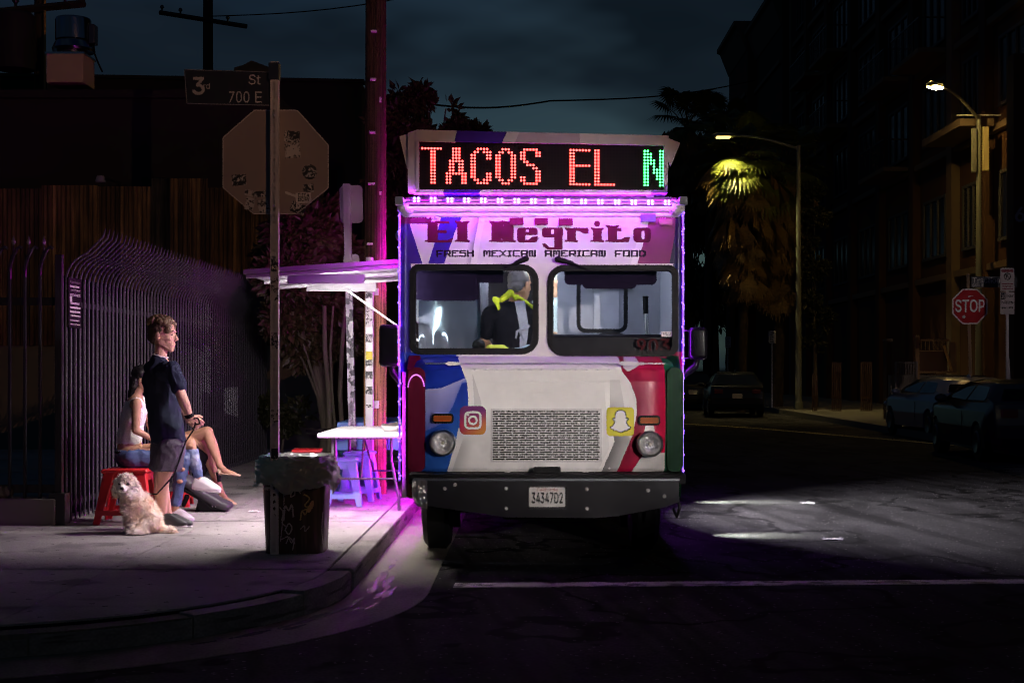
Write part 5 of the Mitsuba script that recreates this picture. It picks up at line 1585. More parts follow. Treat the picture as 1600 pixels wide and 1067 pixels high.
def tree(name, label, base, crown, n, size, seed, trunk_r, mat_, limbs=7, cat_='tree', group=None, lean=(0, 0)):
    k = thing(name, label, cat_, group)
    r = np.random.default_rng(seed)
    b = np.array(base, float)
    cs = np.array([c[:3] for c in crown])
    mid = cs.mean(0)
    pts = [b, b + (mid - b) * .25 + (lean[0], 0, 0), b + (mid - b) * .55, b + (mid - b) * .85]
    put(k, 'trunk', tube(pts, [trunk_r * 1.25, trunk_r, trunk_r * .75, trunk_r * .4], 9), 'bark', True)
    for c in crown[:limbs]:
        s = pts[2] + (pts[1] - pts[2]) * r.uniform(0, .7)
        e = np.array(c[:3]) + r.normal(size=3) * .1
        put(k, 'limb', tube([s, s + (e - s) * .5 + (0, 0, .12), e], [trunk_r * .28, trunk_r * .18, .012], 6), 'bark', True)
    key = put(k, 'crown', leaves(cs, [c[3] for c in crown], n, size, seed), mat_)
    return k


def blob(u, v, y, rp, dy=0):
    c = P(u, v, y + dy)
    return (*c, rp * y / FPX)


Y = 19.0
tree('bushy_tree', 'dark bushy tree hanging over the pavement behind the stickered sign posts', (P(505, 0, Y)[0], Y, 0),
     [blob(u, v, Y, r_, dy) for u, v, r_, dy in ((470, 370, 55, 0), (510, 400, 50, .6), (450, 430, 48, -.4), (500, 470, 60, .2), (545, 440, 40, .5), (455, 500, 45, 0), (530, 520, 45, .6), (480, 545, 38, .3), (505, 335, 35, .4), (430, 400, 30, .3))],
     16000, .16, 11, .09, 'leaf_tree', 8, lean=(.1, 0))
for i, (u, r_) in enumerate(((511, .034), (521, .018), (536, .03))):
    pts = [(P(u, 0, 18)[0] + .04 * math.sin(i + j * 1.3), 18.0, .1 + j * .55) for j in range(5)]
    single('tree_trunk', tube(pts, [r_ * 1.2, r_, r_, r_ * .9, r_ * .8], 8), 'bark', ['peeling pale trunk under the bushy tree, leftmost of three', 'thin leaning trunk under the bushy tree, between two others', 'dark trunk under the bushy tree, just left of the stickered post'][i], 'tree trunk', True)
Y = 24.0
tree('street_tree', 'leafy tree rising behind the food truck beside the tall wooden pole', (P(650, 0, Y)[0], Y, 0),
     [blob(u, v, Y, r_, dy) for u, v, r_, dy in ((640, 190, 38, 0), (690, 200, 34, .5), (655, 158, 22, 0), (625, 150, 14, .2), (618, 235, 38, .2), (665, 240, 45, .3), (715, 215, 28, .2), (740, 212, 18, 0), (700, 168, 14, .3), (658, 135, 10, 0), (752, 208, 10, 0), (610, 300, 40, .5), (600, 180, 24, .6))],
     15000, .17, 5, .12, 'leaf_tree', 9)
# ground plants at the foot of the iron fence's far end
tree('low_shrub', 'low dark shrub at the far foot of the iron fence', (P(430, 0, 21)[0], 21.5, .15), [blob(420, 640, 21.5, 26), blob(450, 660, 21.5, 20), blob(470, 640, 21.5, 22)], 1500, .12, 8, .02, 'leaf_dark', 3, 'shrub')


# ------------------------------------------------------------------ palms
def fan_leaf(c, d, size, seed, n=22, spread=150, sag=.3):
    """One fan shaped palm leaf: narrow pleated blades from the hub c, facing direction d."""
    r = np.random.default_rng(seed)
    d = np.asarray(d, float) / np.linalg.norm(d)
    s = np.cross(d, [0, 0, 1.0])
    s = s / (np.linalg.norm(s) + 1e-9)
    nrm = np.cross(s, d)
    vs, fs = [], []
    for i in range(n):
        a = math.radians(-spread + 2 * spread * i / (n - 1))
        t = d * math.cos(a) + s * math.sin(a)
        L = size * (1 - .25 * abs(a) / math.pi) * r.uniform(.85, 1.05)
        w = L * .055
        side_ = np.cross(t, nrm) * w
        g = np.array([0, 0, -1.0])
        p1 = c + t * L * .55 + g * sag * L * .12
        p2 = c + t * L * .98 + g * sag * L * .55
        k = len(vs)
        vs += [c, p1 + side_ + nrm * w * .3, p1 - side_ + nrm * w * .3, p2]
        fs += [(k, k + 1, k + 2), (k + 1, k + 3, k + 2)]
    return np.array(vs), np.array(fs)


def merge(parts):
    vs, fs, at = [], [], 0
    for v, f in parts:
        vs.append(v)
        fs.append(f + at)
        at += len(v)
    return trimesh.Trimesh(np.vstack(vs), np.vstack(fs), process=False)


def palm(label, x, y, zc, zskirt, r_sk, seed, trunk=.17, leaves_n=46, group=None):
    k = thing('fan_palm', label, 'palm tree', group)
    r = np.random.default_rng(seed)

    def tr(U, V):
        a = U * 2 * np.pi
        z = zc * V
        q = np.stack([np.cos(a) * 2, np.sin(a) * 2, z * 3.2], -1)
        rr = trunk * (1.15 - .2 * V) * (1 + .10 * np.sin(z * 22) * .4 + .35 * (meshkit.fbm(q, 3) - .5))
        return x + .12 * np.sin(V * 2) + rr * np.cos(a), y + rr * np.sin(a), z
    put(k, 'trunk', grid(tr, np.linspace(0, 1, 19), np.linspace(0, 1, 90)), 'palm_bark', True)
    top = np.array([x + .11, y, zc])
    sk_, st_ = [], []
    for i in range(330):
        a = r.uniform(0, 2 * math.pi)
        z = r.uniform(zskirt + .5, zc - .1)
        t = (z - zskirt) / (zc - zskirt)
        rad = r_sk * (.25 + .75 * t ** .8) * r.uniform(.6, 1.0)
        hub = np.array([x + .1 + rad * math.cos(a), y + rad * math.sin(a), z])
        d = np.array([math.cos(a) * .25, math.sin(a) * .25, -1.0]) + r.normal(size=3) * .12
        sk_.append(fan_leaf(hub, d, r.uniform(.6, 1.15), seed * 1000 + i, 9, r.uniform(18, 38), .1))
        tq = tube([top - (0, 0, .1 + (zc - z) * .4), (top * .3 + hub * .7) + (0, 0, .15), hub], [.02, .015, .012], 3)
        st_.append((np.array(tq.vertices), np.array(tq.faces)))
    put(k, 'dead_frond_skirt', merge(sk_), 'frond_dead')
    lv, ls = [], []
    for i in range(leaves_n):
        a = r.uniform(0, 2 * math.pi)
        e = r.uniform(-1.1, 1.1)
        R_ = r.uniform(.75, 1.15) * r_sk * 1.05
        hub = top + np.array([math.cos(a) * math.cos(e) * R_, math.sin(a) * math.cos(e) * R_, math.sin(e) * R_ + .1])
        d = (hub - top) / np.linalg.norm(hub - top)
        d = d + np.array([0, 0, -.35])
        fan_ = fan_leaf(hub, d, r.uniform(.8, 1.05), seed * 77 + i, 24, 125, .6)
        put(k, 'fan_leaf', merge([fan_]), 'leaf_palm')
        tq = tube([top, (top + hub) / 2 + (0, 0, .1), hub], [.028, .02, .012], 4)
        ls.append((np.array(tq.vertices), np.array(tq.faces)))
    put(k, 'leaf_stalks', merge(ls), 'frond_dead')
    return k


YP = 50.5
xp = lambda u, y: P(u, 0, y)[0]
zp = lambda v, y: P(0, v, y)[2]
palm('fan palm with a hanging brown frond skirt under the slim street lamp, left of two', xp(1158, 50.0), 50.0, zp(258, 50.0), zp(462, 50.0), 1.35, 21, .15)
palm('fan palm with the longest brown frond skirt, right behind the slim street lamp post', xp(1214, 51.5), 51.5, zp(268, 51.5), zp(478, 51.5), 1.25, 22, .19)
palm('tall dark fan palm in shadow beside the lit sign, farthest left of the palms', xp(1068, 60), 60, zp(200, 60), zp(300, 60), 1.25, 23, .2, 30)
palm('dark fan palm in shadow between the truck and the lit palms', xp(1105, 66), 66, zp(205, 66), zp(330, 66), 1.3, 24, .2, 30)
palm('distant dark fan palm with only its trunk catching light, left of the parking signs', xp(1140, 74), 74, zp(215, 74), zp(330, 74), 1.4, 25, .22, 26)
tree('street_shrub', 'sparse leafy tree catching light just right of the slim street lamp post', (xp(1275, 50), 50, 0), [blob(1268, 300, 50, 16), blob(1275, 340, 50, 20), blob(1262, 380, 50, 16), blob(1272, 420, 50, 22), blob(1266, 470, 50, 18), blob(1282, 500, 50, 22), blob(1270, 540, 50, 18)], 2600, .22, 15, .08, 'leaf_dark', 5)
for i, (u0, u1, v0, y) in enumerate(((1030, 1130, 205, 82), (1085, 1150, 215, 90))):
    tree('far_tree', ['dark far tree behind the right end of the sign', 'dark far tree between the sign and the apartment house'][i], (xp((u0 + u1) / 2, y), y, 0), [blob(u, v0 + 22 * abs(math.sin(u * .7)) + 60, y, 30) for u in np.linspace(u0, u1, 6)] + [blob(u, v0 + 130, y, 60) for u in np.linspace(u0, u1, 4)] + [blob(u, v0 + 250, y, 60) for u in np.linspace(u0, u1, 3)], 7000, .5, 31 + i, .25, 'leaf_dark', 6)

# ------------------------------------------------------------------ apartment house along the right side
mat('brick_dark', (0.095, 0.045, 0.022), 0.85)
mat('stone_trim', (0.17, 0.12, 0.075), 0.8)
mat('window_frame', (0.09, 0.09, 0.09), .5, spec=.1)
ap = thing('apartment_building', 'tall dark apartment house with bays, balconies and cornices along the right side of the street', 'building')
AX = 14.0
put(ap, 'wall', box(AX, AX + 16, 26, 76, 0, 27.0), 'brick_dark')
put(ap, 'wall', box(AX - .6, AX + 16, 76.0, 85.0, 0, 21.4), 'brick_dark')
put(ap, 'wall', box(AX - 1.1, AX + 16, 85.0, 93.0, 0, 22.1), 'brick_dark')
for (x, ya, yb_2, z, o) in ((AX - .6, 76.2, 85.0, 21.4, .7), (AX - 1.1, 85.2, 93, 22.1, .8)):
    cr = Polygon([(x - o, z + .25), (x - o, z), (x - o * .75, z - .1), (x - .05, z - 1.5), (x + .3, z - 1.5), (x + .3, z + .25)])
    put(ap, 'cornice', front(cr, ya, yb_2 - ya), 'stone_trim')
for y in (30, 34.5, 39, 43.4, 46.8, 51.5, 56.5, 61.5, 66.5, 71.5, 75.6):
    put(ap, 'pilaster', box(AX - .28, AX - .002, y - .3, y + .3, 0, 26.9), 'stone_trim' if y in (46.8, 75.6) else 'brick_dark')
for z in (4.6, 8.7, 12.0, 15.3, 18.6, 21.9):
    put(ap, 'string_course', box(AX - .22, AX - .004, 26.2, 76 - .005, z - .1, z + .1), 'stone_trim')
for z in (7.5, 11.0, 14.5, 18.0):
    put(ap, 'string_course', box(AX - .75, AX - .604, 76.3, 84.9, z - .1, z + .1), 'stone_trim')
    put(ap, 'string_course', box(AX - 1.25, AX - 1.104, 85.2, 92.9, z - .1, z + .1), 'stone_trim')
ys_ = [(31, 34), (35.2, 38.3), (39.8, 42.6), (44.0, 46.2), (47.6, 50.8), (52.3, 55.7), (57.3, 60.7), (62.3, 65.7), (67.3, 70.7), (72.2, 75)]
for (ya, yb_2) in ys_:
    for z in (5.4, 9.4, 12.7, 16.0, 19.3):
        w = put(ap, 'window', box(AX - .05, AX - .004, ya + .3, yb_2 - .3, z, z + 1.9), 'black_gloss')
        n = 3
        bars = [box(AX - .11, AX - .055, ya + .24, yb_2 - .24, z + 1.9, z + 2.0), box(AX - .13, AX - .055, ya + .24, yb_2 - .24, z - .1, z)]
        for i in range(n + 1):
            yy = ya + .3 + (yb_2 - ya - .6) * i / n
            bars.append(box(AX - .11, AX - .055, yy - .05, yy + .05, z + .001, z + 1.899))
        put(w, 'frame', cat(bars), 'window_frame')
for (ya, yb_2, z) in ((52.0, 56.0, 12.2), (47.3, 51.0, 12.2), (52.0, 56.0, 8.9), (62, 66, 12.2), (62, 66, 15.5), (72, 75.3, 12.2), (67, 71, 15.5), (47.3, 51, 15.5), (35, 38.5, 12.2)):
    b = put(ap, 'balcony', cat([box(AX - 1.15, AX - .235, ya, yb_2, z - .16, z)]), 'stone_trim')
    rl = [box(AX - 1.14, AX - 1.10, ya + .02, yb_2 - .02, z + .98, z + 1.03)]
    rl += [box(AX - 1.13, AX - 1.11, yy - .012, yy + .012, z + .001, z + .979) for yy in np.arange(ya + .1, yb_2, .16)]
    rl += [box(AX - 1.09, AX - .24, ya + .02, ya + .06, z + .98, z + 1.03)]
    put(b, 'railing', cat(rl), 'iron_black')
put(ap, 'entrance_ledge', box(AX - 1.3, AX - .29, 42.2, 46.3, 8.72, 8.95), 'stone_trim')
x6 = P(1590, 348, 33.6)
bl = thing('corner_building', 'dark corner block with a pale house number at the right edge', 'building')
put(bl, 'wall', box(11.45, 13.9, 33.8, 34.3, 0, 9), 'brick_dark')
put(bl, 'house_number', text_front('6', x6[0], P(0, 347, 33.78)[2], 33.785, .33, None, True, .01), 'sign_back_pale')

# ------------------------------------------------------------------ signs of the far corner
mat('stop_red', (0.42, 0.018, 0.028), .4, spec=.1)
rs = thing('stop_sign', 'red octagonal stop sign lettered STOP below a street name plate at the right', 'stop sign')
yR = 30.2
R_ = lambda u, v: (P(u, v, yR)[0], P(u, v, yR)[2])
cxr, czr = R_(1515.5, 479)
oc = Polygon([(cxr + .405 * math.cos(math.radians(22.5 + 45 * i)), czr + .405 * math.sin(math.radians(22.5 + 45 * i))) for i in range(8)])
op_ = put(rs, 'octagonal_plate', front(oc, yR, .006), 'sign_white')
mat('sign_white', (.74, .70, .70), .5)
put(op_, 'red_field', front(oc.buffer(-.026), yR - .0025, .002), 'stop_red')
put(op_, 'lettering', text_front('STOP', cxr - .315, czr - .12, yR - .0055, .25, .63, True, .002), 'sign_white')
put(op_, 'scratch', front(Polygon([(cxr - .05, czr + .19), (cxr + .02, czr + .215), (cxr + .09, czr + .22), (cxr + .02, czr + .235), (cxr - .03, czr + .225)]), yR - .0045, .002), 'sign_white')
put(op_, 'scuff', front(Point(cxr - .13, czr - .22).buffer(.035, 3), yR - .0045, .002), 'galvanised')
put(rs, 'post', tube([(P(1512.5, 418, yR + .05)[0], yR + .05, P(0, 428, yR)[2]), (P(1519, 600, yR + .05)[0], yR + .05, 0)], .035, 4), 'post_wood', 40)
mat('post_wood', (.30, .21, .13), .7)
(a0, b1), (a1, b0) = R_(1518, 432), R_(1590, 449)
npx = put(rs, 'name_plate', front(sbox(a0, b0, a1, b1), yR + .02, .006), 'street_name_blue')
labels[npx] = {'label': 'dark blue street name plate reading Traction Ave 500 E'}
put(npx, 'lettering', text_front('Traction Av', a0 + .03, b1 - .135, yR + .018, .105, .82, False, .0015), 'name_print')
put(npx, 'block_number', text_front('500 E', a0 + .03, b0 + .015, yR + .018, .06, .23, False, .0015), 'name_print')
ps = thing('parking_sign_post', 'two white parking signs one above the other on a steel post at the right edge', 'parking sign')
yK = 29.2
K_ = lambda u, v: (P(u, v, yK)[0], P(u, v, yK)[2])
mat('sign_dull', (.40, .36, .36), .5)
mat('print_red', (.20, .02, .04), .5)
put(ps, 'post', rod((P(1574, 0, yK + .04)[0], yK + .04, 0), (P(1574, 0, yK + .04)[0], yK + .04, P(0, 420, yK)[2]), .032, 8), 'galvanised', 40)
put(ps, 'brace', rod((P(1582, 0, yK + .04)[0], yK + .04, 0), (P(1576, 0, yK + .04)[0], yK + .04, P(0, 560, yK)[2]), .018, 6), 'galvanised', 40)
for j, (v0, v1) in enumerate(((419, 455), (456.5, 491))):
    (a0, b1), (a1, b0) = K_(1563, v0), K_(1585, v1)
    s_ = put(ps, 'sign', front(rrect(a0, a1, b0, b1, .02), yK, .005), 'sign_dull')
    m_ = (a0 + a1) / 2
    if j == 0:
        put(s_, 'red_band', front(sbox(a0 + .02, b1 - .085, a1 - .02, b1 - .03), yK - .002, .0015), 'print_red')
        put(s_, 'no_parking_ring', front(unary_union([Point(m_, b1 - .17).buffer(.075).difference(Point(m_, b1 - .17).buffer(.056)), affinity.rotate(sbox(m_ - .07, b1 - .178, m_ + .07, b1 - .162), -45)]), yK - .002, .0015), 'black_print')
        put(s_, 'letter', text_front('P', m_ - .03, b1 - .21, yK - .0012, .08, .05, True, .001), 'black_print')
        for q in range(3):
            put(s_, 'line_of_print', front(sbox(a0 + .03, b0 + .04 + .05 * q, a1 - .03, b0 + .06 + .05 * q), yK - .002, .0015), 'print_red')
    else:
        put(s_, 'hour_box', front(sbox(a0 + .012, b1 - .15, a0 + .11, b1 - .012), yK - .002, .0015), 'black_print')
        put(s_, 'hour_number', text_front('10', a0 + .022, b1 - .13, yK - .0035, .09, .08, True, .001), 'sign_dull')
        put(s_, 'word', text_front('hour', a0 + .125, b1 - .11, yK - .002, .06, .15, True, .0015), 'black_print')
        put(s_, 'word', text_front('PARKING', a0 + .02, b1 - .24, yK - .002, .055, a1 - a0 - .04, True, .0015), 'black_print')
        put(s_, 'hours', text_front('8AM - 6PM', a0 + .03, b1 - .34, yK - .002, .04, a1 - a0 - .06, True, .0015), 'black_print')
for (u0, u1, v0, v1, y, lab) in ((1133, 1142, 526, 543, 62, 'small white parking sign on a thin post, the farther and left one of two'), (1201, 1212, 517, 536, 50, 'small white parking sign on a thin post beside the palm trunk, right of two')):
    k = thing('parking_sign', lab, 'parking sign')
    a, b = P(u0, v0, y), P(u1, v1, y)
    pk = put(k, 'sign', front(rrect(a[0], b[0], b[2], a[2], .03), y, .006), 'sign_white')
    for q in range(5):
        z = a[2] - (a[2] - b[2]) * (q + .7) / 5.6
        put(pk, 'line_of_print', front(sbox(a[0] + .05, z - .03, b[0] - .05 - .04 * (q % 2), z + .0), y - .002, .0015), 'black_print')
    put(k, 'post', rod(((a[0] + b[0]) / 2, y + .03, 0), ((a[0] + b[0]) / 2, y + .03, a[2] - .03), .03, 6), 'galvanised', 40)

# ------------------------------------------------------------------ garden gate and fences of the far corner
yA = 38.0
Z_ = lambda v: P(0, v, yA)[2]
X_ = lambda u: P(u, 0, yA)[0]
rw = thing('garden_wall', 'dark low garden wall under the lit timber gate at the far corner', 'wall')
put(rw, 'wall', box(X_(1392), X_(1540), yA + .02, yA + .3, 0, Z_(586)), 'dark_concrete')
gt = thing('timber_gate', 'timber gate frame in orange lamp light with a loose plank leaning across it', 'gate')
mat('gate_timber', (.34, .19, .07), .7)
mat('gate_panel', (.12, .055, .022), .8)
put(gt, 'gate_post', box(X_(1429), X_(1435), yA - .1, yA + .02, 0, Z_(524)), 'gate_timber')
put(gt, 'gate_post', box(X_(1483), X_(1492), yA - .1, yA + .02, Z_(583) + .002, Z_(534)), 'gate_timber')
put(gt, 'beam', box(X_(1435) + .002, X_(1482), yA - .08, yA - .02, Z_(533), Z_(530)), 'gate_timber')
put(gt, 'rail', box(X_(1435) + .002, X_(1496), yA - .08, yA - .02, Z_(583), Z_(580)), 'gate_timber')
put(gt, 'rail', box(X_(1435) + .002, X_(1482), yA - .06, yA - .02, Z_(549), Z_(547.5)), 'gate_timber')
for i in range(7):
    u = 1438 + i * 6.6
    put(gt, 'picket', box(X_(u), X_(u + 1.1), yA - .05, yA - .03, Z_(547) + .001, Z_(533) - .001), 'gate_timber')
put(gt, 'board', box(X_(1436), X_(1480), yA - .015, yA + .01, Z_(580) + .002, Z_(549) - .002), 'gate_panel')
put(gt, 'leaning_plank', tube([(X_(1472), yA - .16, Z_(540)), (X_(1484), yA - .20, Z_(580))], .035, 4), 'plank_pale', 40)
mat('plank_pale', (.72, .42, .12), .6)
pk = thing('picket_fence', 'pale weathered picket fence left of the timber gate', 'fence')
mat('picket_grey', (.20, .165, .14), .7)
put(pk, 'post', box(X_(1395), X_(1398), yA - .3, yA - .2, 0, Z_(565)), 'picket_grey')
put(pk, 'post', box(X_(1427), X_(1429.5), yA - .3, yA - .2, 0, Z_(564)), 'picket_grey')
put(pk, 'rail', box(X_(1398) + .002, X_(1427) - .002, yA - .27, yA - .23, Z_(568), Z_(566)), 'picket_grey')
for i in range(11):
    u = 1399.5 + i * 2.5
    put(pk, 'picket', box(X_(u), X_(u + .9), yA - .30, yA - .275, .15, Z_(565)), 'picket_grey')
pr = thing('fence_pillar', 'brick fence pillar with a flat cap left of the timber gate', 'pillar')
put(pr, 'shaft', box(X_(1393), X_(1401), yA + .5, yA + .9, 0, Z_(532)), 'brick_dark')
put(pr, 'cap', box(X_(1392), X_(1402), yA + .45, yA + .95, Z_(532), Z_(529)), 'stone_trim')
for i, (u0, u1, v0, v1) in enumerate(((1300, 1313, 566, 605), (1345, 1363, 566, 606), (1269, 1276, 583, 604))):
    k = thing('garden_fence', ['faintly lit bit of garden fence far behind the road, between two others', 'faintly lit bit of garden fence left of the fence pillar', 'faintly lit bit of garden fence near the palm trunk, leftmost of three'][i], 'fence')
    for u in np.arange(u0, u1, 3.2):
        put(k, 'picket', box(P(u, 0, 44)[0], P(u + 1.7, 0, 44)[0], 44, 44.03, .2, P(0, v0, 44)[2]), 'picket_brown')
    put(k, 'rail', box(P(u0, 0, 44)[0], P(u1, 0, 44)[0], 44.032, 44.06, .6, .7), 'picket_brown')
mat('picket_brown', (.09, .045, .025), .7)
# far side pavement across the street
struct('far_pavement', box(8.4, 14.0, 24, 200, -.05, .15), 'dark_concrete')

# ------------------------------------------------------------------ parked cars
mat('car_glass', (.008, .009, .011), .06, spec=.9)


def car(name, label, x, y, head, paint, L=4.45, W=1.76, H=1.42, group='parked cars', plate=True, hatch=True):
    """Rear at y; head: heading in degrees from straight ahead (+y), turning right. Local frame: x right, y forward, z up."""
    k = thing(name, label, 'car', group)
    to = lambda m: mv(rot(m, -head, [0, 0, 1]), (x, y, 0))
    h = H
    prof_ = [(.02, .42), (.0, .62), (.06, .95), (.12, 1.0), (.5, h - .06), (.75, h), (1.7, h + .005), (2.35, h - .05), (3.1, 1.02), (3.3, .96), (4.2, .80), (4.38, .68), (4.42, .42), (4.3, .24), (.15, .24)]
    prof_ = [(a * L / 4.45, b) for a, b in prof_]
    sp_ = Polygon(prof_).buffer(.05, 4).buffer(-.05)
    body = m3.CrossSection([list(map(tuple, np.array(sp_.exterior.coords)[:-1]))], m3.FillRule.EvenOdd)
    b1 = m3.Manifold.extrude(body, 4).translate([0, 0, -2]).transform([[0, 0, 1, 0], [1, 0, 0, 0], [0, 1, 0, 0]])
    plan_ = Polygon([(-W / 2 + .1, 0), (W / 2 - .1, 0), (W / 2, .5), (W / 2, L - .9), (W / 2 - .14, L - .2), (W / 2 - .4, L + .02), (-W / 2 + .4, L + .02), (-W / 2 + .14, L - .2), (-W / 2, L - .9), (-W / 2, .5)]).buffer(-.06).buffer(.06, 6)
    b2 = m3.Manifold.extrude(m3.CrossSection([list(map(tuple, np.array(plan_.exterior.coords)[:-1]))], m3.FillRule.EvenOdd), 3)
    fr_ = Polygon([(-W / 2 + .03, .2), (W / 2 - .03, .2), (W / 2, .55), (W / 2 - .02, .82), (W / 2 - .07, .96), (W / 2 - .28, h - .07), (W / 2 - .38, h + .02), (-W / 2 + .38, h + .02), (-W / 2 + .28, h - .07), (-W / 2 + .07, .96), (-W / 2 + .02, .82), (-W / 2, .55)]).buffer(-.05).buffer(.05, 5)
    b3 = m3.Manifold.extrude(m3.CrossSection([list(map(tuple, np.array(fr_.exterior.coords)[:-1]))], m3.FillRule.EvenOdd), 12).transform([[1, 0, 0, 0], [0, 0, 1, -3], [0, 1, 0, 0]])
    arches = [m3.Manifold.cylinder(4, .345, .345, 28).transform([[0, 0, 1, -2], [0, 1, 0, yy], [1, 0, 0, .32]]) for yy in (.86 * L / 4.45, 3.52 * L / 4.45)]
    shell = b1 ^ b2 ^ b3
    for a in arches:
        inner = a ^ m3.Manifold.cube([10, 20, 5], True)
        shell = shell - (inner - m3.Manifold.cube([W - .5, 20, 5], True))
    bk = put(k, 'body', to(tm(shell)), paint, 32)
    # glass, proud of the shell by a few millimetres
    tilt = (.28 - .07) / (h - .07 - .96)
    for s_ in (-1, 1):
        for poly in ([(.62, 1.0), (.86, h - .12), (1.62, h - .09), (1.66, .99)], [(1.74, .99), (1.70, h - .09), (2.2, h - .13), (2.95, 1.02)]):
            poly = [(a * L / 4.45, b) for a, b in poly]
            v, f = trimesh.creation.triangulate_polygon(Polygon(poly).buffer(-.03).buffer(.03), engine='earcut')
            xx = s_ * (W / 2 - .07 - (v[:, 1] - .96) * tilt + .008)
            put(k, 'side_window', to(trimesh.Trimesh(np.stack([xx, v[:, 0], v[:, 1]], 1), f if s_ < 0 else f[:, ::-1], process=False)), 'car_glass')
    def sheet(y0, z0, y1, z1, w0, w1, off):
        return tm((np.array([(-w0, y0, z0), (w0, y0, z0), (w1, y1, z1), (-w1, y1, z1)]), np.array([(0, 1, 2, 3)])))
    s4 = L / 4.45
    put(k, 'rear_window', to(sheet(.145 * s4 - .012, 1.03, .48 * s4 - .012, h - .09, .68, .52, 0)), 'car_glass')
    put(k, 'windscreen', to(sheet(3.08 * s4 + .012, 1.05, 2.40 * s4 + .012, h - .07, .70, .54, 0)), 'car_glass')
    for s_ in (-1, 1):
        put(k, 'tail_light', to(rot(rbox(s_ * (W / 2 - .30) - .13, s_ * (W / 2 - .30) + .13, .0, .10, .74, .88, .02), 0, [0, 0, 1])), 'tail_red', 30)
        put(k, 'side_mirror', to(tm(ball((s_ * (W / 2 + .08), 2.75 * s4, 1.0), (.11, .06, .075), 14))), paint, True)
        for yy in (.86 * s4, 3.52 * s4):
            w = put(k, 'wheel', to(lathe([(0, -.10), (.20, -.10), (.30, -.09), (.315, -.05), (.315, .05), (.30, .09), (.20, .10), (0, .10)], 28, (s_ * (W / 2 - .12), yy, .315), 'x')), 'black_rubber', 30)
            put(w, 'rim', to(lathe([(0, .0), (.05, .0), (.17, -.02), (.20, .01), (.20, .02), (0, .02)], 20, (s_ * (W / 2 - .015), yy, .315), 'x')), 'dark_steel', 30)
        put(k, 'headlight', to(tm(ball((s_ * (W / 2 - .3), L - .12, .70), (.19, .16, .09), 14))), 'lens_clear', True)
    put(k, 'bumper_strip', to(box(-W / 2 + .2, W / 2 - .2, -.012, .03, .34, .40)), 'black_rubber')
    put(k, 'door_seam', to(cat([box(s_ * (W / 2 - .004), s_ * (W / 2 + .002), 1.70 * s4 - .006, 1.70 * s4 + .006, .40, .80) for s_ in (-1, 1)])), 'void_black')
    put(k, 'roof_aerial', to(tm(ball((0, .8, h + .02), (.03, .10, .055), 12))), paint, True)
    if plate:
        q = put(k, 'number_plate', to(box(-.155, .155, -.016, .0, .60, .75)), 'white_print')
    return k


mat('tail_red', (.12, .006, .006), .15, clearcoat=.8)
mat('car_silver', (.36, .36, .40), .25, .5, clearcoat=.8)
mat('car_black', (.014, .015, .018), .2, clearcoat=1.0)
mat('car_navy', (.008, .010, .016), .2, clearcoat=.5)
car('parked_car', 'silver hatchback parked below the stop sign, seen from behind', 9.35, 29.5, -3, 'car_silver', H=1.33)
car('parked_car', 'black car parked at the right edge of the road, nearest of the parked cars', 8.05, 22.2, 2, 'car_black', H=1.33)
car('parked_car', 'dark car with a pale number plate parked far down the street by the parking signs', P(1152, 0, 44)[0], 44.0, 4, 'car_navy', H=1.42)
car('parked_car', 'dark car far down the street close beside the truck, its flank catching orange light', P(1108, 0, 50)[0] - .4, 51.5, 6, 'car_black', H=1.42)
# litter on the road
for (u, v, z, lab, s_) in ((1301, 843, 0, 'crumpled white paper scrap lying on the lit road', .085), (397, 800, .152, 'small white paper scrap on the pavement left of the trash bin', .05), (1262, 787, 0, 'flat white paper scrap on the road in the farther streak of light', .075), (590, 845, 0, 'tiny pale scrap in the gutter beside the truck wheel', .03), (570, 868, 0, 'tiny dry leaf in the gutter near the kerb corner', .025)):
    c = GR(u, v, z)
    def sc(U, V):
        q = np.stack([U * 4, V * 4, U * 0 + u], -1)
        return c[0] + (U - .5) * 2 * s_ * (1 + .5 * (meshkit.fbm(q * .8, 2) - .5)), c[1] + (V - .5) * 1.6 * s_, z + .006 + .05 * s_ / .08 * np.maximum(0, meshkit.fbm(q, 3) - .42)
    single('paper_scrap', grid(sc, np.linspace(0, 1, 12), np.linspace(0, 1, 12)), 'white_print', lab, 'litter', False)
# ------------------------------------------------------------------ people and the dog
def skin(key, c):
    mat(key, proc(lambda p, n, uv: mi.Color3f(c) * (.82 + .20 * fbm(p.x * 22, p.y * 22, p.z * 22, 3) + .14 * noise(p.x * 240, p.y * 240, p.z * 240)) * mi.Color3f(1, .96 + .08 * noise(p.x * 30, p.y * 30, p.z * 30), 1)), .62, spec=.35)


skin('skin', (0.52, 0.30, 0.21))
skin('skin_tan', (0.44, 0.24, 0.15))
mat('eye_dark', (.02, .015, .012), .2)
mat('hair_brown', (0.045, 0.028, 0.016), .5)
mat('hair_lit_brown', (0.15, 0.10, 0.055), .5)  # brown hair; lamp light on the curls is put into this paler tone
mat('hair_black', (0.012, 0.010, 0.010), .4)


def cloth_mat(key, c, rough=.85, k=260, sheen=.2):
    mat(key, proc(lambda p, n, uv: mi.Color3f(c) * (.75 + .5 * noise(p.x * k, p.y * k, p.z * k))), rough, sheen=sheen, spec=.15)


cloth_mat('tee_navy', (.018, .022, .042), sheen=.05)
cloth_mat('shorts_grey', (.085, .075, .095))
cloth_mat('tank_white', (.66, .64, .63))
cloth_mat('black_cloth', (.006, .005, .008), sheen=0.0)
cloth_mat('shirt_pale_blue', (.42, .52, .58))
cloth_mat('apron_grey', (.28, .28, .32))
cloth_mat('bandana_yellow', (.50, .56, .03))


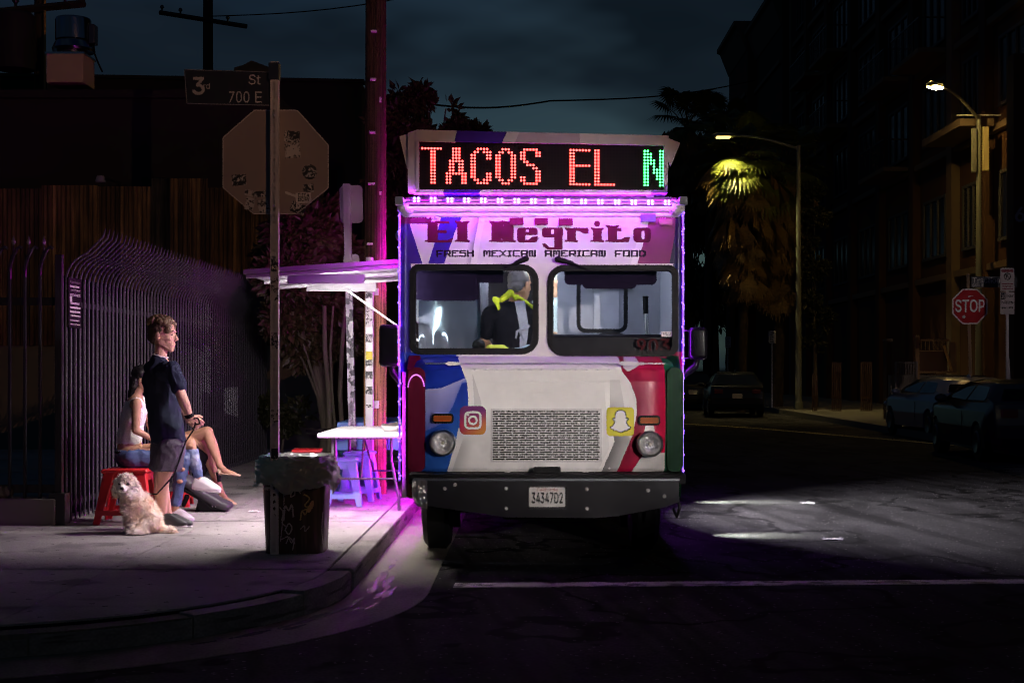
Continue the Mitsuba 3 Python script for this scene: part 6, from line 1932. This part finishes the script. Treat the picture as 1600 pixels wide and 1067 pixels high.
def denim_c(p, n, uv):
    t = noise(p.x * 330, p.y * 330, p.z * 220)
    w = smoothstep(.55, .78, fbm(p.x * 7, p.y * 7, p.z * 9, 3))
    return mix((.075, .11, .23), (.32, .36, .46), w) * (.75 + .5 * t)


mat('denim', proc(denim_c), .85)
mat('shoe_white', (.72, .70, .70), .5)
mat('shoe_black', (.02, .02, .022), .5)
mat('heel_nude', (.58, .40, .28), .35)


def wrinkle(m, amp, k, seed=3):
    m = m.copy()
    n = m.vertex_normals
    f = meshkit.fbm(m.vertices * k, 3, seed) - .5
    f2 = meshkit.fbm(m.vertices * np.array([k * 2.6, k * 2.6, k * .8]), 2, seed + 5) - .5
    m.vertices = m.vertices + n * (amp * f + amp * .6 * f2)[:, None]
    return m


def head_parts(c, yaw, pitch=0, s=1.0):
    """Head built looking along +x, turned by yaw (degrees, + = away from the viewer) round its centre."""
    M = trimesh.transformations.euler_matrix(0, math.radians(pitch), math.radians(yaw), 'sxyz')[:3, :3]
    def q(d):
        return np.asarray(c) + M @ (np.array(d) * s)
    def e(d, r):
        b = m3.Manifold.sphere(1.0, 22).scale([r[0] * s, r[1] * s, r[2] * s])
        A = np.hstack([M, q(d)[:, None]])
        return b.transform(A.tolist())
    H = m3.Manifold.batch_hull
    parts = [e((-.012, 0, .02), (.098, .077, .098)), e((.042, 0, -.02), (.052, .060, .085)), e((.0, 0, -.045), (.072, .066, .055)),
             H([e((-.004, s_ * .052, -.058), (.020, .014, .022)) for s_ in (-1, 1)] + [e((.070, 0, -.112), (.020, .024, .016)), e((.066, 0, -.07), (.030, .040, .026)), e((.035, 0, -.02), (.05, .060, .03)), e((.02, 0, -.09), (.03, .040, .02))]),
             H([e((.082, 0, .014), (.008, .008, .012)), e((.112, 0, -.032), (.009, .011, .008)), e((.088, 0, -.044), (.012, .017, .006))]),
             H([e((.074, s_ * .034, .022), (.016, .014, .009)) for s_ in (-1, 1)] + [e((.082, 0, .026), (.012, .02, .012))]),
             H([e((.091, 0, -.066), (.007, .018, .0055)), e((.088, 0, -.078), (.007, .016, .006)), e((.076, 0, -.072), (.012, .028, .014))])]
    parts += [H([e((.056, s_ * .034, -.034), (.030, .024, .022)), e((.0, s_ * .05, -.03), (.02, .016, .02))]) for s_ in (-1, 1)]
    parts += [e((-.012, s_ * .077, -.018), (.020, .009, .032)) for s_ in (-1, 1)]
    return parts, q, e


def hand(wrist, d, n, side_, curl=25, L=1.0):
    """Bones of a hand: d points to the fingers, n out of the palm's back, side_ towards the thumb."""
    w = np.asarray(wrist, float)
    d, n, t = (np.asarray(a, float) / np.linalg.norm(a) for a in (d, n, side_))
    bones = []
    k = w + d * .085 * L
    for i, o in enumerate((.030, .010, -.010, -.029)):
        kn = k + t * o + d * (-.004 * abs(i - 1))
        bones.append((w + t * o * .6, .017, kn, .0115))
        if i:
            bones.append((kn, .0115, k + t * (.030, .010, -.010, -.029)[i - 1], .0115))
        p, a = kn, math.radians(curl + 4 * i)
        for j, (ln, r) in enumerate(zip(((.040, .024, .020), (.044, .028, .021), (.041, .026, .020), (.032, .020, .018))[i], (.0095, .0085, .0075))):
            dd = d * math.cos(a) - n * math.sin(a)
            bones.append((p, r + .001, p + dd * ln * L, r))
            p = p + dd * ln * L
            a += math.radians(curl)
    tb = w + d * .025 + t * .022
    t1 = tb + (d * .6 + t * .65 - n * .3) * .045
    bones += [(w, .018, tb, .014), (tb, .0135, t1, .011), (t1, .011, t1 + (d * .85 + t * .2 - n * .4) * .038, .009)]
    return bones


def shoe(key, heel, toe, w, m_sole, m_up, h=.075, name='shoe'):
    h0, t0 = np.asarray(heel, float), np.asarray(toe, float)
    d = (t0 - h0) / np.linalg.norm(t0 - h0)
    L_ = np.linalg.norm(t0 - h0)
    n = np.cross([0, 0, 1.0], d)
    n /= np.linalg.norm(n)
    up_ = np.cross(d, n)
    at = lambda f, s, z: h0 + d * f * L_ + n * s * w + up_ * z
    ms = [ball(at(f, s, .03), r, 12) for f, s, r in ((.10, 0, .034), (.35, .25, .03), (.35, -.25, .03), (.72, .45, .03), (.72, -.45, .03), (.93, 0, .03))]
    upper = m3.Manifold.batch_hull(ms + [ball(at(.14, 0, h), .03, 12), ball(at(.42, 0, h + .005), .027, 12), ball(at(.7, 0, .05), .025, 12)])
    k = put(key, name, tm(upper), m_up, 60)
    sl = m3.Manifold.batch_hull([ball(at(f, s, .012), .014, 10) for f, s in ((.04, 0), (.12, .4), (.12, -.4), (.4, .38), (.4, -.38), (.72, .72), (.72, -.72), (.98, .25), (.98, -.25))])
    put(k, 'sole', tm(sl), m_sole, 50)
    return k, at


# ---- the man standing
y0 = 12.1
J = lambda u, v, dy=0.0: P(u, v, y0 + dy)
man = thing('person', 'man standing in profile in a navy t-shirt and dark shorts with a leash in hand', 'person')
hc = J(254.5, 522)
hp, hq, he = head_parts(hc, -6, 4, 1.16)
RS, LS = J(269, 577, -.17), J(238, 575, .17)
RE, RW = J(285, 622, -.22), J(297, 652, -.17)
LE, LW = J(272, 622, .20), J(294, 655, .06)
RH, LH = J(267, 706, -.09), J(258, 706, .09)
RK, LK = J(254, 745, -.09), J(251, 745, .10)
RA, LA = J(254, 806, -.08), J(262, 804, .12)
bones = [(J(250, 562), .056, hc + (-.012, 0, -.08), .053), (J(252, 580), .10, J(249, 560), .06), (RS, .05, J(252, 585), .09), (LS, .05, J(252, 585), .09), (J(252, 590), .12, J(260, 660), .115), (J(260, 660), .115, J(263, 700), .12),
         (RS, .052, RE, .043), (RE, .045, RE + (RW - RE) * .3, .044), (RE + (RW - RE) * .3, .044, RW, .027), (LS, .052, LE, .042), (LE, .043, LW, .027),
         (RH, .095, RK, .062), (LH, .095, LK, .062), (RK, .058, RK + (RA - RK) * .35 + (-.012, 0, 0), .063), (RK + (RA - RK) * .35 + (-.012, 0, 0), .063, RA, .037), (LK, .058, LK + (LA - LK) * .35 + (-.012, 0, 0), .062), (LK + (LA - LK) * .35 + (-.012, 0, 0), .062, LA, .037),
         (RA, .036, J(266, 816, -.08), .034), (LA, .036, J(272, 814, .12), .034)]
bones += hand(RW, (.75, .35, -.55), (.35, -.9, .1), (.55, 0, .8), 34)
bones += hand(LW, (.85, -.25, -.45), (.3, .9, .3), (.4, .1, .9), 30)
put(man, 'body', flesh(bones, .011, 5, extra=hp), 'skin', True)
put(man, 'eye', tm(he((.081, -.034, .000), (.007, .011, .005))), 'eye_dark', True)
put(man, 'eyebrow', tm(he((.086, -.032, .026), (.007, .022, .004))), 'hair_brown', True)
put(man, 'stubble', tm(m3.Manifold.batch_hull([he((.062, 0, -.106), (.022, .034, .018)), he((.02, 0, -.085), (.04, .0535, .02))])), 'stubble_tone', True)
mat('stubble_tone', (.38, .215, .15), .65)
r = np.random.default_rng(4)
cap_ = [he((-.028, 0, .030), (.092, .083, .088)), he((-.06, 0, -.02), (.050, .070, .06))]
side_hair = flesh([], .012, 3, extra=cap_)
put(man, 'hair', wrinkle(side_hair, .012, 40), 'hair_brown', True)
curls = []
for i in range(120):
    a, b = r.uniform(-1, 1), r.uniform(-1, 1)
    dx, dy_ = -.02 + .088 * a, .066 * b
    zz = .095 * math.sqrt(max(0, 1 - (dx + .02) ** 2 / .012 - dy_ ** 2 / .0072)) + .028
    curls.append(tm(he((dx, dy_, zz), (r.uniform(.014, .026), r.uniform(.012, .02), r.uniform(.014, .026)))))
put(man, 'curls', wrinkle(cat(curls), .012, 60), 'hair_lit_brown', True)
tee = [(J(251, 580), .115, J(249, 562), .072), (RS, .068, J(252, 586), .12), (LS, .068, J(252, 586), .12), (J(251, 592), .152, J(257, 650), .142), (J(257, 650), .143, J(263, 686), .147), (RS, .066, RS + (RE - RS) * .62, .066), (LS, .066, LS + (LE - LS) * .62, .066)]
tm_ = m3.Manifold.batch_boolean([m3.Manifold.batch_hull([ball(a, ra, 20), ball(b, rb, 20)]) for a, ra, b, rb in tee], m3.OpType.Add)
tm_ = tm_.trim_by_plane([0, 0, 1], float(J(0, 692)[2])).trim_by_plane([-.25, 0, -1], float(-J(250, 554)[2] - .25 * J(250, 554)[0]))
sh1 = tm(tm_.refine_to_length(.014))
sh1.merge_vertices()
trimesh.smoothing.filter_taubin(sh1, lamb=.5, nu=.51, iterations=8)
put(man, 't_shirt', wrinkle(sh1, .034, 10), 'tee_navy', True)
col = trimesh.creation.torus(.064, .006, 30, 10)
put(man, 'collar', mv(rot(col, 14, [0, 1, 0]), J(250.5, 556)), 'tank_white', True)
sb = [(J(263, 690), .142, J(263, 702), .145), (RH + (0, 0, .02), .122, RK + (0.015, 0, .03), .124), (LH + (0, 0, .02), .122, LK + (.015, 0, .03), .120)]
sm_ = m3.Manifold.batch_boolean([m3.Manifold.batch_hull([ball(a, ra, 20), ball(b, rb, 20)]) for a, ra, b, rb in sb], m3.OpType.Add).trim_by_plane([0, 0, 1], float(J(0, 734)[2])).trim_by_plane([0, 0, -1], float(-J(0, 684)[2]))
sh2 = tm(sm_.refine_to_length(.014))
sh2.merge_vertices()
trimesh.smoothing.filter_taubin(sh2, lamb=.5, nu=.51, iterations=6)
put(man, 'shorts', wrinkle(sh2, .036, 9, 9), 'shorts_grey', True)
for (a, dy) in ((250, -.085), (258, .12)):
    k, at = shoe(man, J(a - 3, 822.5, dy) + (0, 0, .0), J(a + 41, 824, dy - .02), .042, 'shoe_white', 'shoe_black', .085)
    for i in range(3):
        f = .34 + .12 * i
        put(k, 'stripe', tm(m3.Manifold.batch_hull([ball(at(f, -.76, .028), .006, 8), ball(at(f + .07, -.50, .068), .006, 8), ball(at(f + .05, -.76, .028), .006, 8), ball(at(f + .115, -.50, .066), .006, 8)])), 'shoe_white')
band = trimesh.creation.torus(.031, .008, 24, 8)
dv = (RW - RE) / np.linalg.norm(RW - RE)
band.apply_transform(trimesh.geometry.align_vectors([0, 0, 1], dv))
for t in (.86, .95):
    put(man, 'wristband', mv(band, RE + (RW - RE) * t), 'black_rubber', True)
lk = tube([RW + np.array([.05, -.02, -.04]), RW + np.array([.04, -.04, -.10]), J(290, 690, -.12), J(272, 742, -.20), J(245, 772, -.22), J(222, 770, -.22), J(210, 772, -.17)], .006, 6)
single('leash', cat([lk, tube([RW + np.array([.04, -.03, -.01]), RW + np.array([.075, -.05, .0]), RW + np.array([.09, -.03, -.05]), RW + np.array([.05, -.02, -.06])], .007, 6)]), 'black_rubber', 'black dog leash looped round the standing man\'s hands', 'leash', True)

# ---- the woman on the red stool
y0 = 12.75
wo = thing('person', 'woman in a white sleeveless top and ripped jeans sitting on a red stool', 'person')
hc = J(225, 591)
hp, hq, he = head_parts(hc, 4, 22, .95)
RS, LS = J(213, 629, -.15), J(224, 626, .15)
RE, RW = J(212, 672, -.17), J(238, 686, -.10)
LE, LW = J(236, 668, .15), J(256, 690, .02)
PV = J(203, 712)
RH, LH = J(208, 714, -.085), J(209, 712, .085)
RK, LK = J(287, 714, -.05), J(297, 694, -.01)
RA, LA = J(273, 797, -.05), J(312, 750, -.04)
bones = [(J(214, 612), .045, hc + (-.01, 0, -.06), .048), (J(211, 636), .09, J(214, 616), .045), (RS, .042, J(212, 636), .08), (LS, .042, J(212, 636), .08), (J(210, 640), .10, J(202, 682), .095), (J(202, 682), .095, PV, .12),
         (RS, .042, RE, .034), (RE, .034, RW, .022), (LS, .042, LE, .034), (LE, .034, LW, .022), (PV, .12, RH, .10), (PV, .12, LH, .10), (RH, .095, RK, .056), (LH, .095, LK, .056), (RK, .052, RA, .032), (LK, .052, LA, .032),
         (RA, .03, J(285, 806, -.05), .03), (LA, .03, J(328, 760, -.05), .03)]
bones += hand(RW, (.9, .2, -.3), (.1, -.4, .9), (.3, .9, .2), 18) + hand(LW, (.9, -.2, -.3), (.1, .3, .9), (.3, -.9, .2), 18)
put(wo, 'body', flesh(bones, .012, 5, extra=hp), 'skin_tan', True)
put(wo, 'eye', tm(he((.088, -.034, -.001), (.010, .012, .008))), 'eye_dark', True)
put(wo, 'hair', wrinkle(flesh([(hc + (-.07, 0, -.06), .05, J(207, 616), .045)], .014, 4, extra=[he((-.03, 0, .026), (.102, .092, .096)), he((-.06, 0, -.05), (.06, .085, .09))]), .016, 26), 'hair_black', True)
tb_ = [(RS + (.0, .035, 0), .045, J(212, 638), .092), (LS + (0, -.035, 0), .045, J(212, 638), .092), (J(210, 642), .114, J(203, 680), .110), (J(203, 680), .110, J(201, 696), .112)]
mm = m3.Manifold.batch_boolean([m3.Manifold.batch_hull([ball(a, ra, 20), ball(b, rb, 20)]) for a, ra, b, rb in tb_], m3.OpType.Add).trim_by_plane([0, 0, 1], float(J(0, 693)[2]))
mm = tm(mm.refine_to_length(.013))
mm.merge_vertices()
trimesh.smoothing.filter_taubin(mm, lamb=.5, nu=.51, iterations=6)
put(wo, 'sleeveless_top', wrinkle(mm, .026, 12), 'tank_white', True)
jb = [(PV, .133, RH, .112), (PV, .133, LH, .112), (RH, .108, RK, .069), (LH, .108, LK, .069), (RK, .066, RK + (RA - RK) * .86, .044), (LK, .066, LK + (LA - LK) * .86, .044)]
mm = m3.Manifold.batch_boolean([m3.Manifold.batch_hull([ball(a, ra, 20), ball(b, rb, 20)]) for a, ra, b, rb in jb], m3.OpType.Add).trim_by_plane([0, 0, -1], float(-J(0, 703)[2] - .01))
mm = tm(mm.refine_to_length(.013))
mm.merge_vertices()
trimesh.smoothing.filter_taubin(mm, lamb=.5, nu=.51, iterations=5)
put(wo, 'jeans', wrinkle(mm, .028, 15), 'denim', True)
put(wo, 'belt', tm(m3.Manifold.batch_hull([ball(J(203, 706), (.136, .142, .03), 24)])), 'black_cloth', True)
for i, c in enumerate((RK + (RA - RK) * .22, LK + (LA - LK) * .05, RK + (RA - RK) * .45)):
    put(wo, 'torn_knee', tm(ball(c + np.array([.014, -.052, .0]), (.030, .018, .020), 12)), 'skin_tan', True)
shoe(wo, J(268, 815, -.05), J(301, 816.5, -.06), .040, 'shoe_white', 'shoe_white', .09)
shoe(wo, J(300, 764, -.04), J(343, 770, -.05), .040, 'shoe_white', 'shoe_white', .09)

# ---- the second seated woman, mostly hidden
y0 = 14.0
w2_ = thing('person', 'woman with bare crossed legs in beige high heels, mostly hidden behind the standing man', 'person')
hc = J(262, 602, .1)
hp, hq, he = head_parts(hc, 10, 8, .95)
PV = J(262, 694, .1)
RS, LS = J(262, 632, -.05), J(262, 632, .26)
RH, LH = J(266, 696, .02), J(266, 696, .18)
LK, LA = J(324, 675, .02), J(344, 728, -.04)
RK, RA = J(317, 694, .12), J(347, 772, .08)
bones = [(J(261, 616, .1), .045, hc + (-.01, 0, -.06), .048), (J(260, 642, .1), .09, J(261, 620, .1), .045), (RS, .04, J(260, 642, .1), .08), (LS, .04, J(260, 642, .1), .08), (J(260, 646, .1), .10, PV, .12), (RS, .04, J(268, 672, -.06), .034), (J(268, 672, -.06), .034, J(292, 682, 0), .022),
         (LS, .04, J(268, 672, .26), .034), (J(268, 672, .26), .034, J(290, 684, .16), .022), (PV, .12, RH, .10), (PV, .12, LH, .10), (RH, .095, RK, .056), (LH, .095, LK, .058), (RK, .05, RK + (RA - RK) * .35, .05), (RK + (RA - RK) * .35, .05, RA, .028), (LK, .052, LK + (LA - LK) * .4, .054), (LK + (LA - LK) * .4, .054, LA, .030),
         (LA, .030, J(352, 736, -.05), .030), (J(352, 736, -.05), .030, J(368, 741, -.06), .019), (RA, .028, J(353, 780, .07), .028), (J(353, 780, .07), .028, J(364, 785, .06), .018)]
bones += hand(J(292, 682, 0), (.9, .2, -.3), (.1, -.4, .9), (.3, .9, .2), 18) + hand(J(290, 684, .16), (.9, -.2, -.3), (.1, .3, .9), (.3, -.9, .2), 18)
put(w2_, 'body', flesh(bones, .012, 5, extra=hp), 'skin_tan', True)
put(w2_, 'hair', wrinkle(flesh([(hc + (-.06, 0, -.05), .05, J(254, 640, .1), .05)], .014, 4, extra=[he((-.03, 0, .026), (.102, .092, .096))]), .014, 26), 'hair_brown', True)
put(w2_, 'dress', wrinkle(flesh([(J(260, 642, .1), .11, J(260, 690, .1), .13), (J(262, 694, .1), .135, J(268, 700, .1), .135), (RH, .11, J(300, 702, .08), .085), (J(298, 706, .05), .08, J(316, 716, .08), .065), (J(308, 716, .06), .065, J(316, 735, .08), .05)], .015, 6), .02, 9), 'black_cloth', True)
def pump(toe, heel, ank):
    k = put(w2_, 'high_heel', cat([tm(m3.Manifold.batch_hull([ball(toe, (.030, .028, .012), 12), ball(toe + (heel - toe) * .35 + (0, 0, .006), (.03, .038, .014), 12)])), tm(m3.Manifold.batch_hull([ball(toe + (heel - toe) * .35, (.03, .034, .010), 12), ball(heel, (.028, .028, .012), 12)])),
                                   tm(m3.Manifold.batch_hull([ball(heel + (0, 0, .02), (.032, .033, .03), 12), ball(heel, .026, 12)]))]), 'heel_nude', True)
    put(k, 'heel', tube([heel + np.array([-.012, 0, .01]), heel + np.array([-.004, 0, -.085])], [.026, .017], 8), 'black_rubber', 40)
pump(J(372, 742.5, -.06), J(343, 739, -.04), LA)
pump(J(366, 787, .06), J(346, 779, .08), RA)
stool(thing('plastic_stool', 'red plastic stool almost wholly hidden under the woman in high heels', 'stool'), P(264, 0, 14.1)[0], 14.12, 8, .36, .46, .44, 'plastic_red')

# ---- the dark board on stands beside the feet
y0 = 13.55
sk8 = thing('skateboard', 'thick dark board resting tilted on stubby stands beneath the white sneaker', 'skateboard')
pts = [J(287, 747), J(300, 757), J(322, 773), J(344, 786), J(354, 790)]
dk = m3.Manifold.batch_boolean([m3.Manifold.batch_hull([ball(a + np.array([0, s, 0]), (.05, .03, .040), 16) for a in (p, q_) for s in (-.09, .09)]) for p, q_ in zip(pts[:-1], pts[1:])], m3.OpType.Add).refine_to_length(.02)
dkm = tm(dk)
dkm.merge_vertices()
trimesh.smoothing.filter_taubin(dkm, iterations=5)
put(sk8, 'deck', dkm, 'board_grey', True)
mat('board_grey', (.05, .045, .055), .5)
put(sk8, 'under_rail', cat([tube([J(285, 763, -.08), J(312, 778, -.08), J(330, 794, -.08), J(352, 797, -.08)], .022, 6)]), 'black_rubber', 40)
put(sk8, 'side_plate', front(Polygon([(J(u, v)[0], J(u, v)[2]) for u, v in ((312, 775), (350, 795), (322, 798), (314, 794))]), y0 - .10, .02), 'black_rubber')
for (a, b) in (((292, 776), (287, 788)), ((314, 782), (308, 799))):
    put(sk8, 'stand', tm(m3.Manifold.batch_hull([ball(J(*a, -.06), .026, 8), ball(J(*b, -.06) , .022, 8), ball(J(*a, .06), .026, 8), ball(J(*b, .06), .022, 8)])), 'black_rubber')
for u in (332, 337):
    put(sk8, 'bolt', tm(ball(J(u, 791, -.105), .008, 8)), 'chrome', True)

# ---- the dog
y0 = 11.8
dog = thing('dog', 'small cream coloured shaggy dog sitting on the pavement and looking at the viewer', 'dog')
fur_c = proc(lambda p, n, uv: mix((.86, .74, .60), (.92, .89, .84), smoothstep(.3, .7, fbm(p.x * 14, p.y * 14, p.z * 10, 3)) * .6 + .4 * smoothstep(.40, .52, p.z)))
mat('fur', fur_c, .9)
HD = J(197.5, 756, -.06)
ch_, rp_ = J(212, 786, -.04), J(224, 806, .04)
bones = [(J(203, 768, -.05), .075, HD + (0, .02, 0), .075), (ch_, .105, J(205, 772, -.05), .08), (ch_, .105, rp_, .125), (rp_, .125, J(230, 812, .03), .11),
         (J(233, 812, -.05), .085, J(226, 822, -.10), .05), (J(226, 822, -.10), .045, J(222, 829, -.17), .028), (J(222, 829, -.17), .028, J(214, 830, -.20), .024), (J(236, 814, .12), .085, J(238, 824, .14), .045),
         (ch_ + (-.03, -.05, -.03), .06, J(209, 812, -.12), .036), (J(209, 812, -.12), .036, J(208, 828, -.13), .028), (J(208, 828, -.13), .028, J(205, 830, -.17), .026),
         (ch_ + (-.02, .05, -.03), .06, J(203, 812, .0), .034), (J(203, 812, .0), .034, J(202, 828, .0), .028),
         (J(240, 822, .05), .05, J(254, 828, .0), .036), (J(254, 828, .0), .036, J(270, 829.5, -.03), .028)]
xh = [ball(HD, (.080, .085, .078), 20), m3.Manifold.batch_hull([ball(HD + (.0, -.06, -.02), (.05, .03, .042), 14), ball(HD + (.003, -.115, -.034), (.034, .025, .028), 14)]), ball(HD + (0, -.03, .055), (.06, .05, .035), 14),
      m3.Manifold.batch_hull([ball(HD + (-.068, -.0, .035), (.022, .03, .022), 12), ball(HD + (-.088, -.01, -.045), (.018, .034, .03), 12), ball(HD + (-.082, -.01, -.085), (.014, .024, .018), 12)]),
      m3.Manifold.batch_hull([ball(HD + (.068, -.0, .035), (.022, .03, .022), 12), ball(HD + (.090, -.01, -.03), (.018, .034, .03), 12), ball(HD + (.086, -.01, -.07), (.014, .024, .018), 12)])]
db = flesh(bones, .014, 5, extra=xh)
db = wrinkle(db, .030, 17, 2)
put(dog, 'body', db, 'fur', True)
r = np.random.default_rng(12)
pts_, fi = trimesh.sample.sample_surface(db, 17000, seed=12)
nn = db.face_normals[fi]
ok = ~((np.linalg.norm(pts_ - (HD + (0, -.115, -.03)), axis=1) < .048))
ok &= ~((np.linalg.norm(pts_ - (HD + (-.03, -.085, .005)), axis=1) < .022)) & ~((np.linalg.norm(pts_ - (HD + (.034, -.085, .005)), axis=1) < .022))
pts_, nn = pts_[ok], nn[ok]
n = len(pts_)
cl = meshkit.fbm(pts_ * 26, 2, 4)[:, None]
dr_ = nn * .55 + np.array([0, 0, -.75]) + r.normal(size=(n, 3)) * .28 + np.stack([meshkit.fbm(pts_ * 30, 2, k) - .5 for k in range(3)], 1) * 2.4
dr_ -= nn * np.minimum(0, (dr_ * nn).sum(1))[:, None]
dr_ /= np.linalg.norm(dr_, axis=1, keepdims=True)
sd = np.cross(dr_, nn + r.normal(size=(n, 3)) * .3)
sd /= np.linalg.norm(sd, axis=1, keepdims=True) + 1e-9
onhead = np.linalg.norm(pts_ - HD, axis=1) < .13
ln = (np.where(onhead, .024, .036) * r.uniform(.6, 1.3, n))[:, None]
wd = r.uniform(.0026, .0052, n)[:, None]
zmin = .152
tip = pts_ + dr_ * ln + nn * .006
tip[:, 2] = np.maximum(tip[:, 2], zmin)
v = np.stack([pts_ - nn * .004 + sd * wd, pts_ - nn * .004 - sd * wd, tip], 1).reshape(-1, 3)
nrm_ = np.repeat(nn * .8 + dr_ * .2, 3, axis=0)
put(dog, 'coat', trimesh.Trimesh(v, np.arange(3 * n).reshape(-1, 3), process=False), 'fur')
labels['dog__coat'] = {'kind': 'stuff'}
put(dog, 'nose', tm(ball(HD + (.004, -.138, -.026), (.017, .012, .013), 14)), 'eye_dark', True)
for sx_ in (-.032, .036):
    put(dog, 'eye', tm(ball(HD + (sx_, -.080, .008), .013, 12)), 'eye_dark', True)

# ---- the cook inside the truck
y0 = 12.9
ck = thing('person', 'cook inside the truck seen from behind in black shirt and yellow green neckerchief', 'person')
hc = J(813, 443)
hp, hq, he = head_parts(hc, 52, 8, 1.14)
RS, LS = J(838, 490, .02), J(768, 492, -.02)
RE, RW = J(850, 522, .28), J(872, 525, .42)
LE, LW = J(755, 530, .02), J(768, 546, .25)
zf_ = .72
bones = [(J(805, 472), .062, hc + (-.02, 0, -.07), .06), (RS, .06, J(802, 492), .10), (LS, .06, J(802, 492), .10), (J(802, 500), .14, J(800, 552), .13), (J(800, 552), .13, J(800, 590), .14), (RS, .06, RE, .045), (RE, .045, RW, .03), (LS, .06, LE, .045), (LE, .045, LW, .03)]
for s_ in (-1, 1):
    hip = J(800, 590) + np.array([s_ * .09, 0, 0])
    bones += [(hip, .10, hip + (0, 0, -.36), .065), (hip + (0, 0, -.36), .065, np.array([hip[0], hip[1], zf_ + .06]), .045)]
bones += hand(RW, (.9, .4, -.2), (.0, -.3, .95), (.3, .9, .2), 20) + hand(LW, (.4, .9, -.2), (.3, -.3, .9), (.9, -.2, .2), 20)
put(ck, 'body', flesh(bones, .014, 4, extra=hp), 'skin_tan', True)
put(ck, 'hair', wrinkle(flesh([], .012, 3, extra=[he((-.03, 0, .028), (.094, .085, .090)), he((-.06, 0, -.025), (.052, .074, .06))]), .012, 40), 'hair_grey', True)
mat('hair_grey', (.13, .115, .12), .6)
tee = [(RS, .088, J(802, 494), .14), (LS, .088, J(802, 494), .14), (J(802, 505), .185, J(800, 550), .172), (J(800, 550), .172, J(800, 580), .165), (RS, .086, RS + (RE - RS) * .75, .075), (LS, .086, LS + (LE - LS) * .72, .075)]
put(ck, 'shirt', wrinkle(flesh(tee, .016, 7), .02, 9), 'black_cloth', True)
put(ck, 'trousers', flesh([(J(800, 585) + np.array([s_ * .08, 0, 0]), .14, J(800, 585) + np.array([s_ * .09, 0, -.5]), .08) for s_ in (-1, 1)], .03, 4), 'black_cloth', True)
bn = flesh([(J(784, 468, -.15), .026, J(798, 458, -.14), .034), (J(777, 470, -.16), .030, J(773, 467, -.16), .022), (J(777, 472, -.16), .022, J(779, 482, -.18), .016), (J(797, 460, -.13), .022, J(806, 466, -.12), .016), (J(806, 462, -.12), .016, J(824, 473, -.10), .014), (J(824, 473, -.10), .014, J(838, 486, -.04), .012)], .012, 4)
put(ck, 'neckerchief', wrinkle(bn, .02, 22), 'bandana_yellow', True)
put(ck, 'apron', tm((np.array([J(804, 471, -.165), J(820, 470, -.165), J(826, 512, -.21), J(822, 545, -.20), J(812, 512, -.21), J(812, 545, -.20)]), np.array([(0, 1, 2, 4), (4, 2, 3, 5)]))), 'apron_grey')
put(ck, 'apron_string', cat([flesh([(J(808, 518, -.215), .012, J(826, 510, -.21), .014), (J(808, 518, -.215), .012, J(806, 528, -.21), .008), (J(812, 518, -.215), .012, J(818, 530, -.21), .008)], .01, 2)]), 'apron_grey', True)
# ---- the second cook further in
y0 = 14.6
c2 = thing('person', 'second cook deeper in the truck in dark cap and pale blue shirt', 'person')
hc = J(866, 440)
hp, hq, he = head_parts(hc, 180, 5, .95)
RS, LS = J(842, 472, .0), J(888, 472, .1)
bones = [(J(866, 458), .055, hc + (0, 0, -.06), .055), (RS, .055, J(866, 480), .09), (LS, .055, J(866, 480), .09), (J(866, 486), .13, J(866, 560), .13), (RS, .05, J(838, 510, -.1), .04), (J(838, 510, -.1), .04, J(846, 530, -.25), .028), (LS, .05, J(892, 510, -.1), .04), (J(892, 510, -.1), .04, J(880, 530, -.25), .028)]
for s_ in (-1, 1):
    hip = J(866, 560) + np.array([s_ * .09, 0, 0])
    bones += [(hip, .10, np.array([hip[0], hip[1], zf_ + .06]), .05)]
bones += hand(J(880, 530, -.25), (-.5, -.8, -.1), (0, 0, 1), (-.8, .5, 0), 20) + hand(J(846, 530, -.25), (.5, -.8, -.1), (0, 0, 1), (.8, .5, 0), 20)
put(c2, 'body', flesh(bones, .016, 4, extra=hp), 'skin', True)
put(c2, 'cap', tm(m3.Manifold.batch_hull([he((-.01, 0, .05), (.102, .083, .07)), he((-.01, 0, .02), (.102, .083, .02))])), 'cap_check', True)
mat('cap_check', proc(lambda p, n, uv: dr.select((dr.abs(dr.sin(p.z * 90)) > .8) | (dr.abs(dr.sin(p.x * 80 + p.y * 50)) > .85), mi.Color3f(.45, .45, .46), mi.Color3f(.05, .05, .055))), .8)
put(c2, 'shirt', wrinkle(flesh([(RS, .07, J(866, 482), .12), (LS, .07, J(866, 482), .12), (J(866, 488), .155, J(866, 560), .155), (RS, .068, J(840, 500, -.06), .06), (LS, .068, J(890, 500, -.06), .06)], .018, 6), .018, 9), 'shirt_pale_blue', True)
